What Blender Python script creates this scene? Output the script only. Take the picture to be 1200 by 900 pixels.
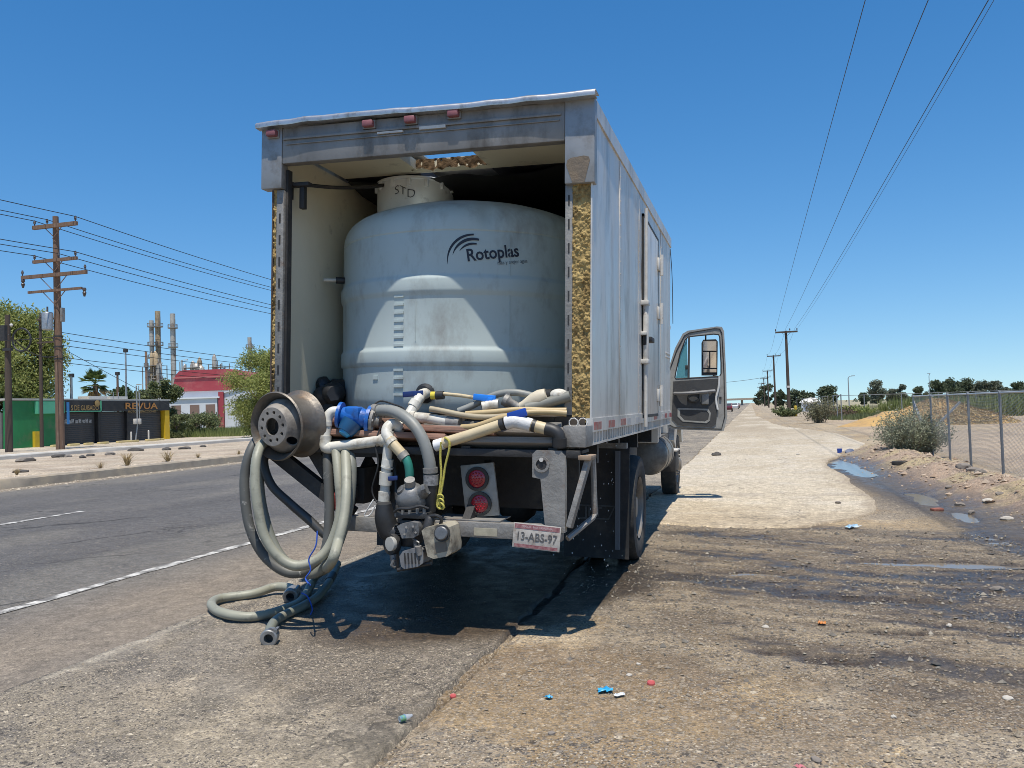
import bpy, bmesh, math, random
import numpy as np
from mathutils import Vector, Matrix, Euler

for o in list(bpy.data.objects):
    bpy.data.objects.remove(o)
scene = bpy.context.scene
rnd = random.Random(7)
nrg = np.random.default_rng(11)
R = math.radians

# ------------------------------------------------------------------ camera
FPX, CAM_H = 980.0, 1.5
YAW, PIT, ROL = R(15.9), R(1.8), R(1.8)
cf = Vector((-math.sin(YAW)*math.cos(PIT), math.cos(YAW)*math.cos(PIT), math.sin(PIT)))
cr0 = Vector((math.cos(YAW), math.sin(YAW), 0)); cu0 = cr0.cross(cf)
cr = cr0*math.cos(ROL) - cu0*math.sin(ROL)
cu = cu0*math.cos(ROL) + cr0*math.sin(ROL)
CP = Vector((0, 0, CAM_H))
cam_d = bpy.data.cameras.new("camera"); cam = bpy.data.objects.new("camera", cam_d)
scene.collection.objects.link(cam)
cam_d.sensor_width = 36; cam_d.lens = 36*FPX/1200; cam_d.clip_start = 0.05; cam_d.clip_end = 8000
cam.matrix_world = Matrix(((cr.x, cu.x, -cf.x, 0), (cr.y, cu.y, -cf.y, 0), (cr.z, cu.z, -cf.z, CAM_H), (0, 0, 0, 1)))
scene.camera = cam

# ------------------------------------------------------------------ sky, sun, exposure
SUN_DIR = Vector((-0.095, 0.29, -1)).normalized()
sun_el = math.asin(-SUN_DIR.z); sun_az = math.atan2(-SUN_DIR.x, -SUN_DIR.y)
world = bpy.data.worlds.new("World"); scene.world = world; world.use_nodes = True
wn = world.node_tree.nodes; wl = world.node_tree.links
sky = wn.new("ShaderNodeTexSky"); sky.sky_type = 'NISHITA'; sky.sun_disc = False
sky.sun_elevation = sun_el; sky.sun_rotation = sun_az
sky.altitude = 0; sky.air_density = 1.0; sky.dust_density = 0.3; sky.ozone_density = 3.0
wtc = wn.new("ShaderNodeTexCoord"); wmp = wn.new("ShaderNodeMapping"); wmp.inputs['Location'].default_value = (0, 0, .065); wmp.inputs['Scale'].default_value = (1, 1, .85)
wnm = wn.new("ShaderNodeVectorMath"); wnm.operation = 'NORMALIZE'; wl.new(wtc.outputs['Generated'], wmp.inputs[0]); wl.new(wmp.outputs[0], wnm.inputs[0]); wl.new(wnm.outputs[0], sky.inputs[0])
hs = wn.new("ShaderNodeHueSaturation"); hs.inputs['Saturation'].default_value = 1.34; wl.new(sky.outputs[0], hs.inputs['Color'])
wl.new(hs.outputs[0], wn["Background"].inputs[0]); wn["Background"].inputs[1].default_value = 0.135
sun_d = bpy.data.lights.new("sun", 'SUN'); sun_d.energy = 5.0; sun_d.angle = R(0.55); sun_d.color = (1.0, 0.945, 0.85)
sun = bpy.data.objects.new("sun", sun_d); scene.collection.objects.link(sun)
sun.rotation_euler = SUN_DIR.to_track_quat('-Z', 'Y').to_euler(); sun.location = (0, 0, 60)
scene.view_settings.view_transform = 'Standard'; scene.view_settings.look = 'None'
scene.view_settings.exposure = 0.12; scene.view_settings.gamma = 1.0
scene.view_settings.use_curve_mapping = False
scene.render.engine = 'CYCLES'
scene.cycles.use_denoising = True; scene.cycles.filter_width = 0.9
scene.cycles.max_bounces = 8

# ------------------------------------------------------------------ survey helpers: a photo pixel and a known distance give a point
def ray(u, v): return cf + cr*((u-600)/FPX) + cu*((450-v)/FPX)
def G(u, v, z=0.0):
    d = ray(u, v); return CP + d*((z-CAM_H)/d.z)
def atX(u, v, X): d = ray(u, v); return CP + d*(X/d.x)
def atY(u, v, Y): d = ray(u, v); return CP + d*(Y/d.y)
def atD(u, v, D): return CP + ray(u, v)*D
TM = Matrix.Translation((-1.10, 5.6, 0)) @ Matrix.Rotation(R(2.2), 4, 'Y')     # the truck stands leaning a little to its right
TMi = TM.inverted()
def TL(u, v, y):                                                            # truck frame: x right, y forward, z up
    d = TMi.to_3x3() @ ray(u, v); c = TMi @ CP
    return c + d*((y-c.y)/d.y)

# ------------------------------------------------------------------ noise
def _h(i, j, s):
    n = (i*374761393 + j*668265263 + s*1442695041) & 0xFFFFFFFF
    n = ((n ^ (n >> 13))*1274126177) & 0xFFFFFFFF
    return ((n ^ (n >> 16)) & 0xFFFF)/65535.0
def vnoise(x, y, s=0):
    x = np.asarray(x, float); y = np.asarray(y, float)
    i = np.floor(x).astype(np.int64); j = np.floor(y).astype(np.int64)
    fx = x-i; fy = y-j; fx = fx*fx*(3-2*fx); fy = fy*fy*(3-2*fy)
    a = _h(i, j, s); b = _h(i+1, j, s); c = _h(i, j+1, s); d = _h(i+1, j+1, s)
    return (a*(1-fx)+b*fx)*(1-fy) + (c*(1-fx)+d*fx)*fy
def fbm(x, y, s=0, o=4):
    t = 0; a = 0.5; n = 0
    for k in range(o):
        t = t + a*vnoise(np.asarray(x)*2**k, np.asarray(y)*2**k, s+k*17); n += a; a *= 0.5
    return t/n
def sstep(a, b, x):
    t = np.clip((np.asarray(x, float)-a)/(b-a), 0, 1); return t*t*(3-2*t)

# ------------------------------------------------------------------ materials
MATS = {}
def mat(name, c, c2=None, sc=6.0, rough=0.6, metal=0.0, bump=0.0, bsc=40.0, dirt=None, dsc=3.0, dthr=(0.5, 0.7),
        stretch=(1, 1, 1), spec=0.5, rvar=0.0, island=None, trans=0.0, emit=None, coat=0.0, rust=None, rsc=8.0, rthr=(0.6, 0.7)):
    """one procedural surface: two tones by noise, a dirt layer, patches of rust, per-piece variation, fine relief"""
    if name in MATS: return MATS[name]
    m = bpy.data.materials.new(name); m.use_nodes = True; MATS[name] = m
    nt = m.node_tree; N = nt.nodes; Lk = nt.links; b = N["Principled BSDF"]
    tc = N.new("ShaderNodeTexCoord"); mp = N.new("ShaderNodeMapping"); mp.inputs['Scale'].default_value = stretch
    Lk.new(tc.outputs['Object'], mp.inputs[0])
    def noise(scale, det=6.0, r=0.6):
        n = N.new("ShaderNodeTexNoise"); n.inputs['Scale'].default_value = scale; n.inputs['Detail'].default_value = det
        n.inputs['Roughness'].default_value = r; Lk.new(mp.outputs[0], n.inputs['Vector']); return n
    def ramp(src, lo, hi):
        r = N.new("ShaderNodeMapRange"); r.inputs[1].default_value = lo; r.inputs[2].default_value = hi; Lk.new(src, r.inputs[0]); return r.outputs[0]
    def mix(f, a, bb):
        x = N.new("ShaderNodeMix"); x.data_type = 'RGBA'; Lk.new(f, x.inputs[0])
        for k, s in ((6, a), (7, bb)):
            if isinstance(s, tuple): x.inputs[k].default_value = (*s, 1)
            else: Lk.new(s, x.inputs[k])
        return x.outputs[2]
    col = None
    if c2 is not None: col = mix(ramp(noise(sc).outputs[0], 0.32, 0.68), c, c2)
    if island is not None:
        g = N.new("ShaderNodeNewGeometry")
        col = mix(g.outputs['Random Per Island'], col if col is not None else c, island)
    if dirt is not None: 
        dmask = ramp(noise(dsc, 9, 0.68).outputs[0], *dthr)
        col = mix(dmask, col if col is not None else c, dirt)
    rmask = None
    if rust is not None:
        rmask = ramp(noise(rsc, 9, 0.7).outputs[0], *rthr)
        col = mix(rmask, col if col is not None else c, rust)
        mm = N.new("ShaderNodeMath"); mm.operation = 'MULTIPLY_ADD'; Lk.new(rmask, mm.inputs[0]); mm.inputs[1].default_value = -metal; mm.inputs[2].default_value = metal
        Lk.new(mm.outputs[0], b.inputs['Metallic'])
    if col is None: b.inputs['Base Color'].default_value = (*c, 1)
    else: Lk.new(col, b.inputs['Base Color'])
    b.inputs['Roughness'].default_value = rough
    if rust is None: b.inputs['Metallic'].default_value = metal
    b.inputs['Specular IOR Level'].default_value = spec
    if coat: b.inputs['Coat Weight'].default_value = coat
    if rvar:
        q = noise(sc*2.3, 6, 0.65); r = N.new("ShaderNodeMapRange"); r.inputs[1].default_value = .3; r.inputs[2].default_value = .7
        r.inputs[3].default_value = max(0, rough-rvar); r.inputs[4].default_value = min(1, rough+rvar)
        Lk.new(q.outputs[0], r.inputs[0]); Lk.new(r.outputs[0], b.inputs['Roughness'])
    if bump:
        q = noise(bsc, 6, 0.6); bp = N.new("ShaderNodeBump"); bp.inputs['Strength'].default_value = min(1, bump); bp.inputs['Distance'].default_value = 0.01*max(1, bump)
        Lk.new(q.outputs[0], bp.inputs['Height']); Lk.new(bp.outputs[0], b.inputs['Normal'])
    if trans:
        t = N.new("ShaderNodeBsdfTranslucent"); ms = N.new("ShaderNodeMixShader"); ms.inputs[0].default_value = trans
        if col is None: t.inputs[0].default_value = (*c, 1)
        else: Lk.new(col, t.inputs[0])
        Lk.new(b.outputs[0], ms.inputs[1]); Lk.new(t.outputs[0], ms.inputs[2]); Lk.new(ms.outputs[0], N["Material Output"].inputs[0])
    if emit: b.inputs['Emission Color'].default_value = (*emit[0], 1); b.inputs['Emission Strength'].default_value = emit[1]
    return m

def glass(name, tint, alpha=0.5):
    if name in MATS: return MATS[name]
    m = bpy.data.materials.new(name); m.use_nodes = True; MATS[name] = m
    N = m.node_tree.nodes; Lk = m.node_tree.links; b = N["Principled BSDF"]
    b.inputs['Base Color'].default_value = (*tint, 1); b.inputs['Roughness'].default_value = 0.06
    t = N.new("ShaderNodeBsdfTransparent"); t.inputs[0].default_value = (*[0.5+0.5*q for q in tint], 1)
    ms = N.new("ShaderNodeMixShader"); ms.inputs[0].default_value = alpha
    Lk.new(t.outputs[0], ms.inputs[1]); Lk.new(b.outputs[0], ms.inputs[2]); Lk.new(ms.outputs[0], N["Material Output"].inputs[0])
    return m

# ------------------------------------------------------------------ objects
COL = scene.collection
def tag(o, label=None, cat=None, group=None, kind=None):
    if label: o["label"] = label
    if cat: o["category"] = cat
    if group: o["group"] = group
    if kind: o["kind"] = kind
    return o
def thing(name, label, cat, base=(0, 0, 0), group=None, tm=None):
    o = bpy.data.objects.new(name, None); COL.objects.link(o); o.empty_display_size = 0.2
    o.matrix_world = (tm if tm is not None else Matrix()) @ Matrix.Translation(base)
    return tag(o, label, cat, group)
def mesh_obj(name, verts, faces, m, parent=None, base=None, tm=None, smooth=None):
    """one mesh object; with a parent the points are in the parent's frame (minus base), else in world / tm frame around base"""
    b = Vector(base) if base is not None else Vector((0, 0, 0))
    me = bpy.data.meshes.new(name)
    V = np.asarray(verts, float).reshape(-1, 3) - np.array(b)
    me.from_pydata(V.tolist() if len(V) < 2000000 else V, [], faces)
    if m is not None: me.materials.append(m)
    if smooth is not None:
        me.polygons.foreach_set("use_smooth", [True]*len(me.polygons))
        if smooth < 180: me.set_sharp_from_angle(angle=R(smooth))
    me.update()
    o = bpy.data.objects.new(name, me); COL.objects.link(o)
    if parent is not None: o.parent = parent
    else: o.matrix_world = (tm if tm is not None else Matrix()) @ Matrix.Translation(b)
    return o

def catmull(P, n=8):
    P = [Vector(p) for p in P]
    if len(P) < 3: return P
    Q = [P[0]*2-P[1]] + P + [P[-1]*2-P[-2]]; out = []
    for i in range(1, len(Q)-2):
        a, b, c, d = Q[i-1], Q[i], Q[i+1], Q[i+2]
        for k in range(n):
            t = k/n
            out.append(0.5*((2*b) + (c-a)*t + (2*a-5*b+4*c-d)*t*t + (3*b-a-3*c+d)*t**3))
    out.append(P[-1]); return out

class B:
    """collects shapes for one mesh"""
    def __init__(s): s.bm = bmesh.new()
    def box(s, a, b, rot=None, piv=None):
        a = Vector(a); b = Vector(b); c = (a+b)/2; d = b-a
        mt = Matrix.Translation(c) @ Matrix.Diagonal((abs(d.x), abs(d.y), abs(d.z), 1))
        if rot is not None:
            p = Vector(piv) if piv is not None else c
            mt = Matrix.Translation(p) @ Euler(rot).to_matrix().to_4x4() @ Matrix.Translation(-p) @ mt
        bmesh.ops.create_cube(s.bm, size=1, matrix=mt); return s
    def beam(s, p, q, w, h, up=(0, 0, 1)):
        p = Vector(p); q = Vector(q); d = q-p; y = d.normalized(); x = y.cross(Vector(up))
        if x.length < 1e-4: x = y.cross(Vector((1, 0, 0)))
        x.normalize(); z = x.cross(y)
        mt = Matrix(((x.x*w, y.x*d.length, z.x*h, (p.x+q.x)/2), (x.y*w, y.y*d.length, z.y*h, (p.y+q.y)/2), (x.z*w, y.z*d.length, z.z*h, (p.z+q.z)/2), (0, 0, 0, 1)))
        bmesh.ops.create_cube(s.bm, size=1, matrix=mt); return s
    def tube(s, pts, r, n=10, cap=True, spline=0, ribs=0.0, amp=0.03):
        if spline: pts = catmull(pts, spline)
        pts = [Vector(p) for p in pts]
        if ribs:                      # even spacing, every other ring a little proud
            acc = [0.0]
            for a, d in zip(pts[:-1], pts[1:]): acc.append(acc[-1]+(d-a).length)
            k = max(4, int(acc[-1]/ribs)); ss = np.linspace(0, acc[-1], k); A = np.array([tuple(p) for p in pts])
            pts = [Vector((np.interp(q, acc, A[:, 0]), np.interp(q, acc, A[:, 1]), np.interp(q, acc, A[:, 2]))) for q in ss]
            r = [r*(1+(amp if i % 2 else -amp)+.02*math.sin(i*.13)) for i in range(k)]
        m = len(pts); rings = []
        rr = r if hasattr(r, '__len__') else [r]*m
        if len(rr) != m: rr = list(np.interp(np.linspace(0, 1, m), np.linspace(0, 1, len(rr)), rr))
        t0 = (pts[1]-pts[0]).normalized(); x = t0.orthogonal().normalized()
        for i, p in enumerate(pts):
            t = (pts[min(i+1, m-1)]-pts[max(i-1, 0)])
            t = t.normalized() if t.length > 1e-9 else t0
            x = (x - t*x.dot(t))
            x = x.normalized() if x.length > 1e-6 else t.orthogonal().normalized()
            y = t.cross(x)
            rings.append([s.bm.verts.new(p + (x*math.cos(2*math.pi*k/n) + y*math.sin(2*math.pi*k/n))*rr[i]) for k in range(n)])
        for i in range(m-1):
            for k in range(n):
                s.bm.faces.new((rings[i][k], rings[i][(k+1) % n], rings[i+1][(k+1) % n], rings[i+1][k]))
        if cap:
            s.bm.faces.new(rings[0][::-1]); s.bm.faces.new(rings[-1])
        return s
    def lathe(s, prof, n=32, org=(0, 0, 0), axis=(0, 0, 1), fn=None, close=False):
        """profile of (r, h) turned around an axis; fn(r, h, angle) may change r"""
        o = Vector(org); a = Vector(axis).normalized(); x = Vector((1, 0, 0)) if abs(a.x) < 0.9 else Vector((0, 1, 0))
        x = (x-a*x.dot(a)).normalized(); y = a.cross(x); rings = []
        for (r, h) in prof:
            if r < 1e-6: rings.append([s.bm.verts.new(o+a*h)]); continue
            ring = []
            for k in range(n):
                t = 2*math.pi*k/n; q = fn(r, h, t) if fn else r
                ring.append(s.bm.verts.new(o + a*h + (x*math.cos(t)+y*math.sin(t))*q))
            rings.append(ring)
        pr = list(zip(rings[:-1], rings[1:])) + ([(rings[-1], rings[0])] if close else [])
        for A, Bq in pr:
            for k in range(n):
                k2 = (k+1) % n
                if len(A) == 1 and len(Bq) == 1: continue
                if len(A) == 1: s.bm.faces.new((A[0], Bq[k2], Bq[k]))
                elif len(Bq) == 1: s.bm.faces.new((A[k], A[k2], Bq[0]))
                else: s.bm.faces.new((A[k], A[k2], Bq[k2], Bq[k]))
        return s
    def cyl(s, p, q, r, n=16, r2=None):
        p = Vector(p); q = Vector(q); L = (q-p).length
        return s.lathe([(0, 0), (r, 0), (r2 if r2 is not None else r, L), (0, L)], n, p, q-p)
    def ball(s, c, r, sub=2, sq=(1, 1, 1), jit=0.0):
        vs = bmesh.ops.create_icosphere(s.bm, subdivisions=sub, radius=1)['verts']
        for v in vs:
            k = 1+rnd.uniform(-jit, jit)
            v.co = Vector((c[0]+v.co.x*r*sq[0]*k, c[1]+v.co.y*r*sq[1]*k, c[2]+v.co.z*r*sq[2]*k))
        return s
    def prism(s, pts, d, hole=None):
        """polygon (list of 3D points) given thickness along vector d; hole: an inner polygon cut out of it"""
        d = Vector(d)
        if hole is None:
            a = [s.bm.verts.new(Vector(p)) for p in pts]; b = [s.bm.verts.new(Vector(p)+d) for p in pts]; n = len(a)
            s.bm.faces.new(a[::-1]); s.bm.faces.new(b)
            for k in range(n): s.bm.faces.new((a[k], a[(k+1) % n], b[(k+1) % n], b[k]))
        else:
            n = len(pts)     # hole must have as many points
            A = [[s.bm.verts.new(Vector(p)+o) for p in P] for o in (Vector((0, 0, 0)), d) for P in (pts, hole)]
            for k in range(n):
                j = (k+1) % n
                s.bm.faces.new((A[0][j], A[0][k], A[1][k], A[1][j])); s.bm.faces.new((A[2][k], A[2][j], A[3][j], A[3][k]))
                s.bm.faces.new((A[0][k], A[0][j], A[2][j], A[2][k])); s.bm.faces.new((A[1][j], A[1][k], A[3][k], A[3][j]))
        return s
    def done(s, name, m, parent=None, base=None, tm=None, smooth=35, bevel=0.0, seg=2):
        bm = s.bm
        if bevel:
            ed = [e for e in bm.edges if e.is_manifold and e.calc_face_angle(0) > R(30)]
            bmesh.ops.bevel(bm, geom=ed, offset=bevel, segments=seg, affect='EDGES', profile=0.5, clamp_overlap=True)
        bmesh.ops.recalc_face_normals(bm, faces=bm.faces)
        if base is not None: bmesh.ops.translate(bm, verts=bm.verts, vec=-Vector(base))
        me = bpy.data.meshes.new(name); bm.to_mesh(me); bm.free()
        if m is not None: me.materials.append(m)
        if smooth is not None:
            me.polygons.foreach_set("use_smooth", [True]*len(me.polygons)); me.set_sharp_from_angle(angle=R(smooth))
        o = bpy.data.objects.new(name, me); COL.objects.link(o)
        if parent is not None: o.parent = parent
        else: o.matrix_world = (tm if tm is not None else Matrix()) @ (Matrix.Translation(base) if base is not None else Matrix())
        return o

def part(o, parent):
    """hang a mesh made in the thing's own frame below one of its parts"""
    o.parent = parent; return o
def text_pts(txt, size, bold=0.0, shear=0.0, align='CENTER', fine=3):
    cu_ = bpy.data.curves.new("t", 'FONT'); cu_.body = txt; cu_.size = size; cu_.offset = bold; cu_.shear = shear
    cu_.align_x = align; cu_.align_y = 'CENTER'; cu_.resolution_u = fine
    ob = bpy.data.objects.new("t", cu_); COL.objects.link(ob); bpy.context.view_layer.update()
    me = bpy.data.meshes.new_from_object(ob.evaluated_get(bpy.context.evaluated_depsgraph_get()))
    V = [v.co.copy() for v in me.vertices]; F = [list(p.vertices) for p in me.polygons]
    bpy.data.objects.remove(ob); bpy.data.curves.remove(cu_); bpy.data.meshes.remove(me)
    return V, F
def text_obj(name, txt, size, m, org, ex, ey, parent=None, bold=0.0, shear=0.0, base=None, tm=None, align='CENTER', squeeze=1.0):
    V, F = text_pts(txt, size, bold, shear, align)
    org = Vector(org); ex = Vector(ex).normalized()*squeeze; ey = Vector(ey).normalized()
    return mesh_obj(name, [org+ex*v.x+ey*v.y for v in V], F, m, parent, base, tm)
def grid_obj(name, xs, ys, zfun, m, base=None, cols=None):
    Xg, Yg = np.meshgrid(xs, ys); Z = zfun(Xg, Yg); ny, nx = Xg.shape
    V = np.stack([Xg, Yg, Z], -1).reshape(-1, 3)
    idx = np.arange(nx*ny).reshape(ny, nx)
    Fq = np.stack([idx[:-1, :-1], idx[:-1, 1:], idx[1:, 1:], idx[1:, :-1]], -1).reshape(-1, 4)
    me = bpy.data.meshes.new(name)
    me.vertices.add(len(V)); me.vertices.foreach_set("co", V.astype(np.float32).ravel())
    me.loops.add(Fq.size); me.loops.foreach_set("vertex_index", Fq.astype(np.int32).ravel())
    me.polygons.add(len(Fq)); me.polygons.foreach_set("loop_start", np.arange(0, Fq.size, 4, dtype=np.int32))
    me.update(calc_edges=True); me.polygons.foreach_set("use_smooth", np.ones(len(Fq), bool))
    if cols:
        for nm, fn in cols.items():
            at = me.color_attributes.new(nm, 'FLOAT_COLOR', 'POINT')
            at.data.foreach_set("color", fn(Xg, Yg).reshape(-1, 4).astype(np.float32).ravel())
    me.materials.append(m); me.validate()
    o = bpy.data.objects.new(name, me); COL.objects.link(o); return o
# ================================================================== GROUND, ROAD, PAVEMENT, WATER
def ground_mat(name, peb=55.0, peb_amt=0.5, bump=0.5, speck=260.0, wet_rough=0.18, crack=0.0):
    m = bpy.data.materials.new(name); m.use_nodes = True; N = m.node_tree.nodes; Lk = m.node_tree.links; b = N["Principled BSDF"]
    at = N.new("ShaderNodeVertexColor"); at.layer_name = "soil"
    ms = N.new("ShaderNodeVertexColor"); ms.layer_name = "mask"
    sep = N.new("ShaderNodeSeparateColor"); Lk.new(ms.outputs[0], sep.inputs[0])      # R wet, G gravel
    tc = N.new("ShaderNodeTexCoord")
    def noise(s, d=5, r=.6):
        n = N.new("ShaderNodeTexNoise"); n.inputs['Scale'].default_value = s; n.inputs['Detail'].default_value = d; n.inputs['Roughness'].default_value = r
        Lk.new(tc.outputs['Object'], n.inputs['Vector']); return n.outputs[0]
    def math_(op, a, c=None, d=None):
        x = N.new("ShaderNodeMath"); x.operation = op
        for k, v in enumerate((a, c, d)):
            if v is None: continue
            if isinstance(v, (int, float)): x.inputs[k].default_value = v
            else: Lk.new(v, x.inputs[k])
        return x.outputs[0]
    def mr(src, a, c, d=0., e=1.):
        r = N.new("ShaderNodeMapRange"); r.inputs[1].default_value = a; r.inputs[2].default_value = c; r.inputs[3].default_value = d; r.inputs[4].default_value = e
        Lk.new(src, r.inputs[0]); return r.outputs[0]
    def mixc(f, a, c, blend='MIX'):
        x = N.new("ShaderNodeMix"); x.data_type = 'RGBA'; x.blend_type = blend
        if isinstance(f, (int, float)): x.inputs[0].default_value = f
        else: Lk.new(f, x.inputs[0])
        for k, s in ((6, a), (7, c)):
            if isinstance(s, tuple): x.inputs[k].default_value = (*s, 1)
            else: Lk.new(s, x.inputs[k])
        return x.outputs[2]
    n1 = noise(9, 6, .65); n2 = noise(speck*.22, 9, .85)
    v1 = mr(n1, .25, .75, .62, 1.38); v2 = mr(n2, .33, .67, .42, 1.58); v = math_('MULTIPLY', v1, v2)
    v = math_('MULTIPLY', v, mr(noise(26, 8, .8), .32, .68, .55, 1.45))
    vv = N.new("ShaderNodeCombineColor"); [Lk.new(v, vv.inputs[k]) for k in range(3)]
    col = mixc(1.0, at.outputs[0], vv.outputs[0], 'MULTIPLY')
    hgt = math_('ADD', math_('MULTIPLY', n1, .6), math_('MULTIPLY', n2, .25))
    def pebbles(scale, lo, hi, key):
        vo = N.new("ShaderNodeTexVoronoi"); vo.inputs['Scale'].default_value = scale; vo.inputs['Randomness'].default_value = 1
        Lk.new(tc.outputs['Object'], vo.inputs['Vector'])
        sc_ = N.new("ShaderNodeSeparateColor"); Lk.new(vo.outputs['Color'], sc_.inputs[0])
        inside = mr(vo.outputs['Distance'], .52, .40); pick = mr(sc_.outputs[0], lo, hi)
        dens = math_('MULTIPLY', math_('MULTIPLY', inside, pick), sep.outputs[1])
        r = N.new("ShaderNodeValToRGB"); e = r.color_ramp.elements
        e[0].position = 0; e[0].color = (.035, .03, .027, 1); e[1].position = 1; e[1].color = (.60, .51, .38, 1)
        for ps, cc in ((.3, (.16, .14, .12, 1)), (.6, (.30, .25, .19, 1)), (.85, (.36, .30, .22, 1))):
            q = e.new(ps); q.color = cc
        Lk.new(sc_.outputs[1], r.inputs[0]); return dens, r.outputs[0]
    for (s, lo, hi, a) in ((peb*1.15, .3, .45, peb_amt), (peb*.55, .80, .88, peb_amt), (peb*2.2, .2, .4, peb_amt)):
        d, c = pebbles(s, lo, hi, 0); d2 = math_('MULTIPLY', d, a)
        wd = N.new("ShaderNodeMix"); wd.data_type = 'RGBA'; wd.blend_type = 'MULTIPLY'; Lk.new(sep.outputs[0], wd.inputs[0]); Lk.new(c, wd.inputs[6]); wd.inputs[7].default_value = (.30, .24, .19, 1)
        col = mixc(d2, col, wd.outputs[2]); hgt = math_('ADD', hgt, math_('MULTIPLY', d, .5 if s <= peb else .25))
    if crack:
        nw = noise(1.3, 4, .6)
        vm = N.new("ShaderNodeVectorMath"); vm.operation = 'MULTIPLY_ADD'; Lk.new(tc.outputs['Object'], vm.inputs[0]); vm.inputs[1].default_value = (.55, .3, 0)
        cc_ = N.new("ShaderNodeCombineXYZ"); Lk.new(nw, cc_.inputs[0]); Lk.new(nw, cc_.inputs[1]); Lk.new(cc_.outputs[0], vm.inputs[2])
        vo = N.new("ShaderNodeTexVoronoi"); vo.feature = 'DISTANCE_TO_EDGE'; vo.inputs['Scale'].default_value = 1.0; Lk.new(vm.outputs[0], vo.inputs['Vector'])
        cm = math_('MULTIPLY', mr(vo.outputs['Distance'], .012, .004), math_('MULTIPLY', mr(noise(.7, 3), .48, .6), crack))
        col = mixc(cm, col, (.03, .028, .026)); hgt = math_('SUBTRACT', hgt, math_('MULTIPLY', cm, 1.0))
    wetn = math_('MULTIPLY', sep.outputs[0], mr(noise(5, 5), .3, .6, .55, 1.0))
    Lk.new(col, b.inputs['Base Color'])
    Lk.new(mr(wetn, 0, 1, .92, wet_rough), b.inputs['Roughness']); b.inputs['Specular IOR Level'].default_value = .35
    bp = N.new("ShaderNodeBump"); bp.inputs['Strength'].default_value = bump; bp.inputs['Distance'].default_value = .012
    Lk.new(hgt, bp.inputs['Height']); Lk.new(bp.outputs[0], b.inputs['Normal'])
    return m

def lines(pts):                      # (value, step) knots -> grid lines
    out = [pts[0][0]]
    for (a, sa), (b, sb) in zip(pts[:-1], pts[1:]):
        x = a
        while x < b-1e-6:
            t = (x-a)/(b-a); x = min(b, x + sa*(1-t)+sb*t)
            if x > out[-1]+1e-6: out.append(x)
    return np.array(out)
def edge_x(Y): return -1.62 + .07*(fbm(np.asarray(Y)*.9, 3.1, 3)-.5)*2 + .05*(vnoise(np.asarray(Y)*5, 1.7, 5)-.5) + .022*(vnoise(np.asarray(Y)*16, 4.7, 6)-.5)
def drain_x(Y): return np.interp(Y, [3, 6, 8.5, 10, 13, 16, 20.5, 24, 30], [5.6, 4.3, 3.45, 3.0, 2.6, 2.3, 2.2, 2.0, 1.9])
PUD = [(G(998, 546), .50, 2.3), (G(1083, 583), .16, 1.1), (G(1172, 634), .22, .95), (G(1100, 661), .6, .12), (G(1130, 603), .12, .5),
       (G(905, 764), .16, .07), (G(980, 775), .2, .07), (G(1090, 705), .45, .07), (G(880, 672), .3, .08), (G(985, 700), .4, .06), (G(1020, 741), .4, .05)]
def dips(X, Y):
    d = np.zeros_like(X)
    wx = (fbm(X*2.2, Y*2.2, 40)-.5)*2.0
    for c, a, b_ in PUD: d = np.maximum(d, np.clip(1.5-1.0*np.sqrt(((X-c.x)/a)**2+((Y-c.y)/b_)**2)-wx, 0, 1))
    return d
def rut_s(X, Y): return Y + .40*X - .02*X*X + .9*(fbm(X*.45, Y*.45, 66)-.5)
def rut_w(X, Y):
    s = rut_s(X, Y); return sstep(4.2, 5.8, s+1.3*(fbm(X*.8, Y*.8, 61)-.5))*(1-sstep(10.2, 11.6, s))*sstep(-1.5, -.7, X)
def rut_n(X, Y):
    s = rut_s(X, Y); t = X-.4*Y
    return .38*fbm(s*2.6, t*.28, 71, 3)+.32*fbm(s*9, t*.9, 72, 3)+.30*fbm(X*3.5, Y*4.5, 73, 4)
def berm_w(X, Y):
    bx = drain_x(Y)+1.15
    return np.exp(-((X-bx)/.62)**2)*sstep(5, 9, Y)*(1-sstep(23.5, 27, Y))
def ground_h(X, Y):
    X = np.asarray(X, float); Y = np.asarray(Y, float)
    z = .012*(fbm(X*.8, Y*.8, 1)-.45) + .006*(fbm(X*4, Y*4, 2)-.5)
    z = z + .004
    z += rut_w(X, Y)*(rut_n(X, Y)-.47)*.075 + rut_w(X, Y)*.02*(fbm(X*5, Y*7, 67)-.5)
    z -= dips(X, Y)*.036
    z -= .02*np.exp(-((X-drain_x(Y))/.5)**2)*sstep(5, 7, Y)*(1-sstep(22, 25, Y))
    bw = berm_w(X, Y); z += bw*(.16+.20*fbm(X*1.3, Y*1.3, 9)) + bw*.07*(fbm(X*6, Y*6, 12)-.5)
    z += sstep(3.6, 5.5, X)*(.05+.05*fbm(X*.5, Y*.5, 14))*(1-sstep(60, 90, Y))
    z = z - .045*np.exp(-((X-edge_x(Y)-.02)/.018)**2)*sstep(.25, .5, vnoise(Y*1.9, 0*Y+9, 19))
    und = sstep(-17.1, -16.6, X)*(1-sstep(-1.75, -1.63, X)); z = z*(1-und) - .07*und
    med = 1-sstep(-17.4, -16.9, X); z += med*(.27-.20*sstep(-26, -31, X)) * 1.0
    z += med*.05*(fbm(X*.6, Y*.6, 22)-.5)
    return z
def blend(a, b, w): return a*(1-w[..., None]) + np.array(b)*w[..., None]
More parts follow.
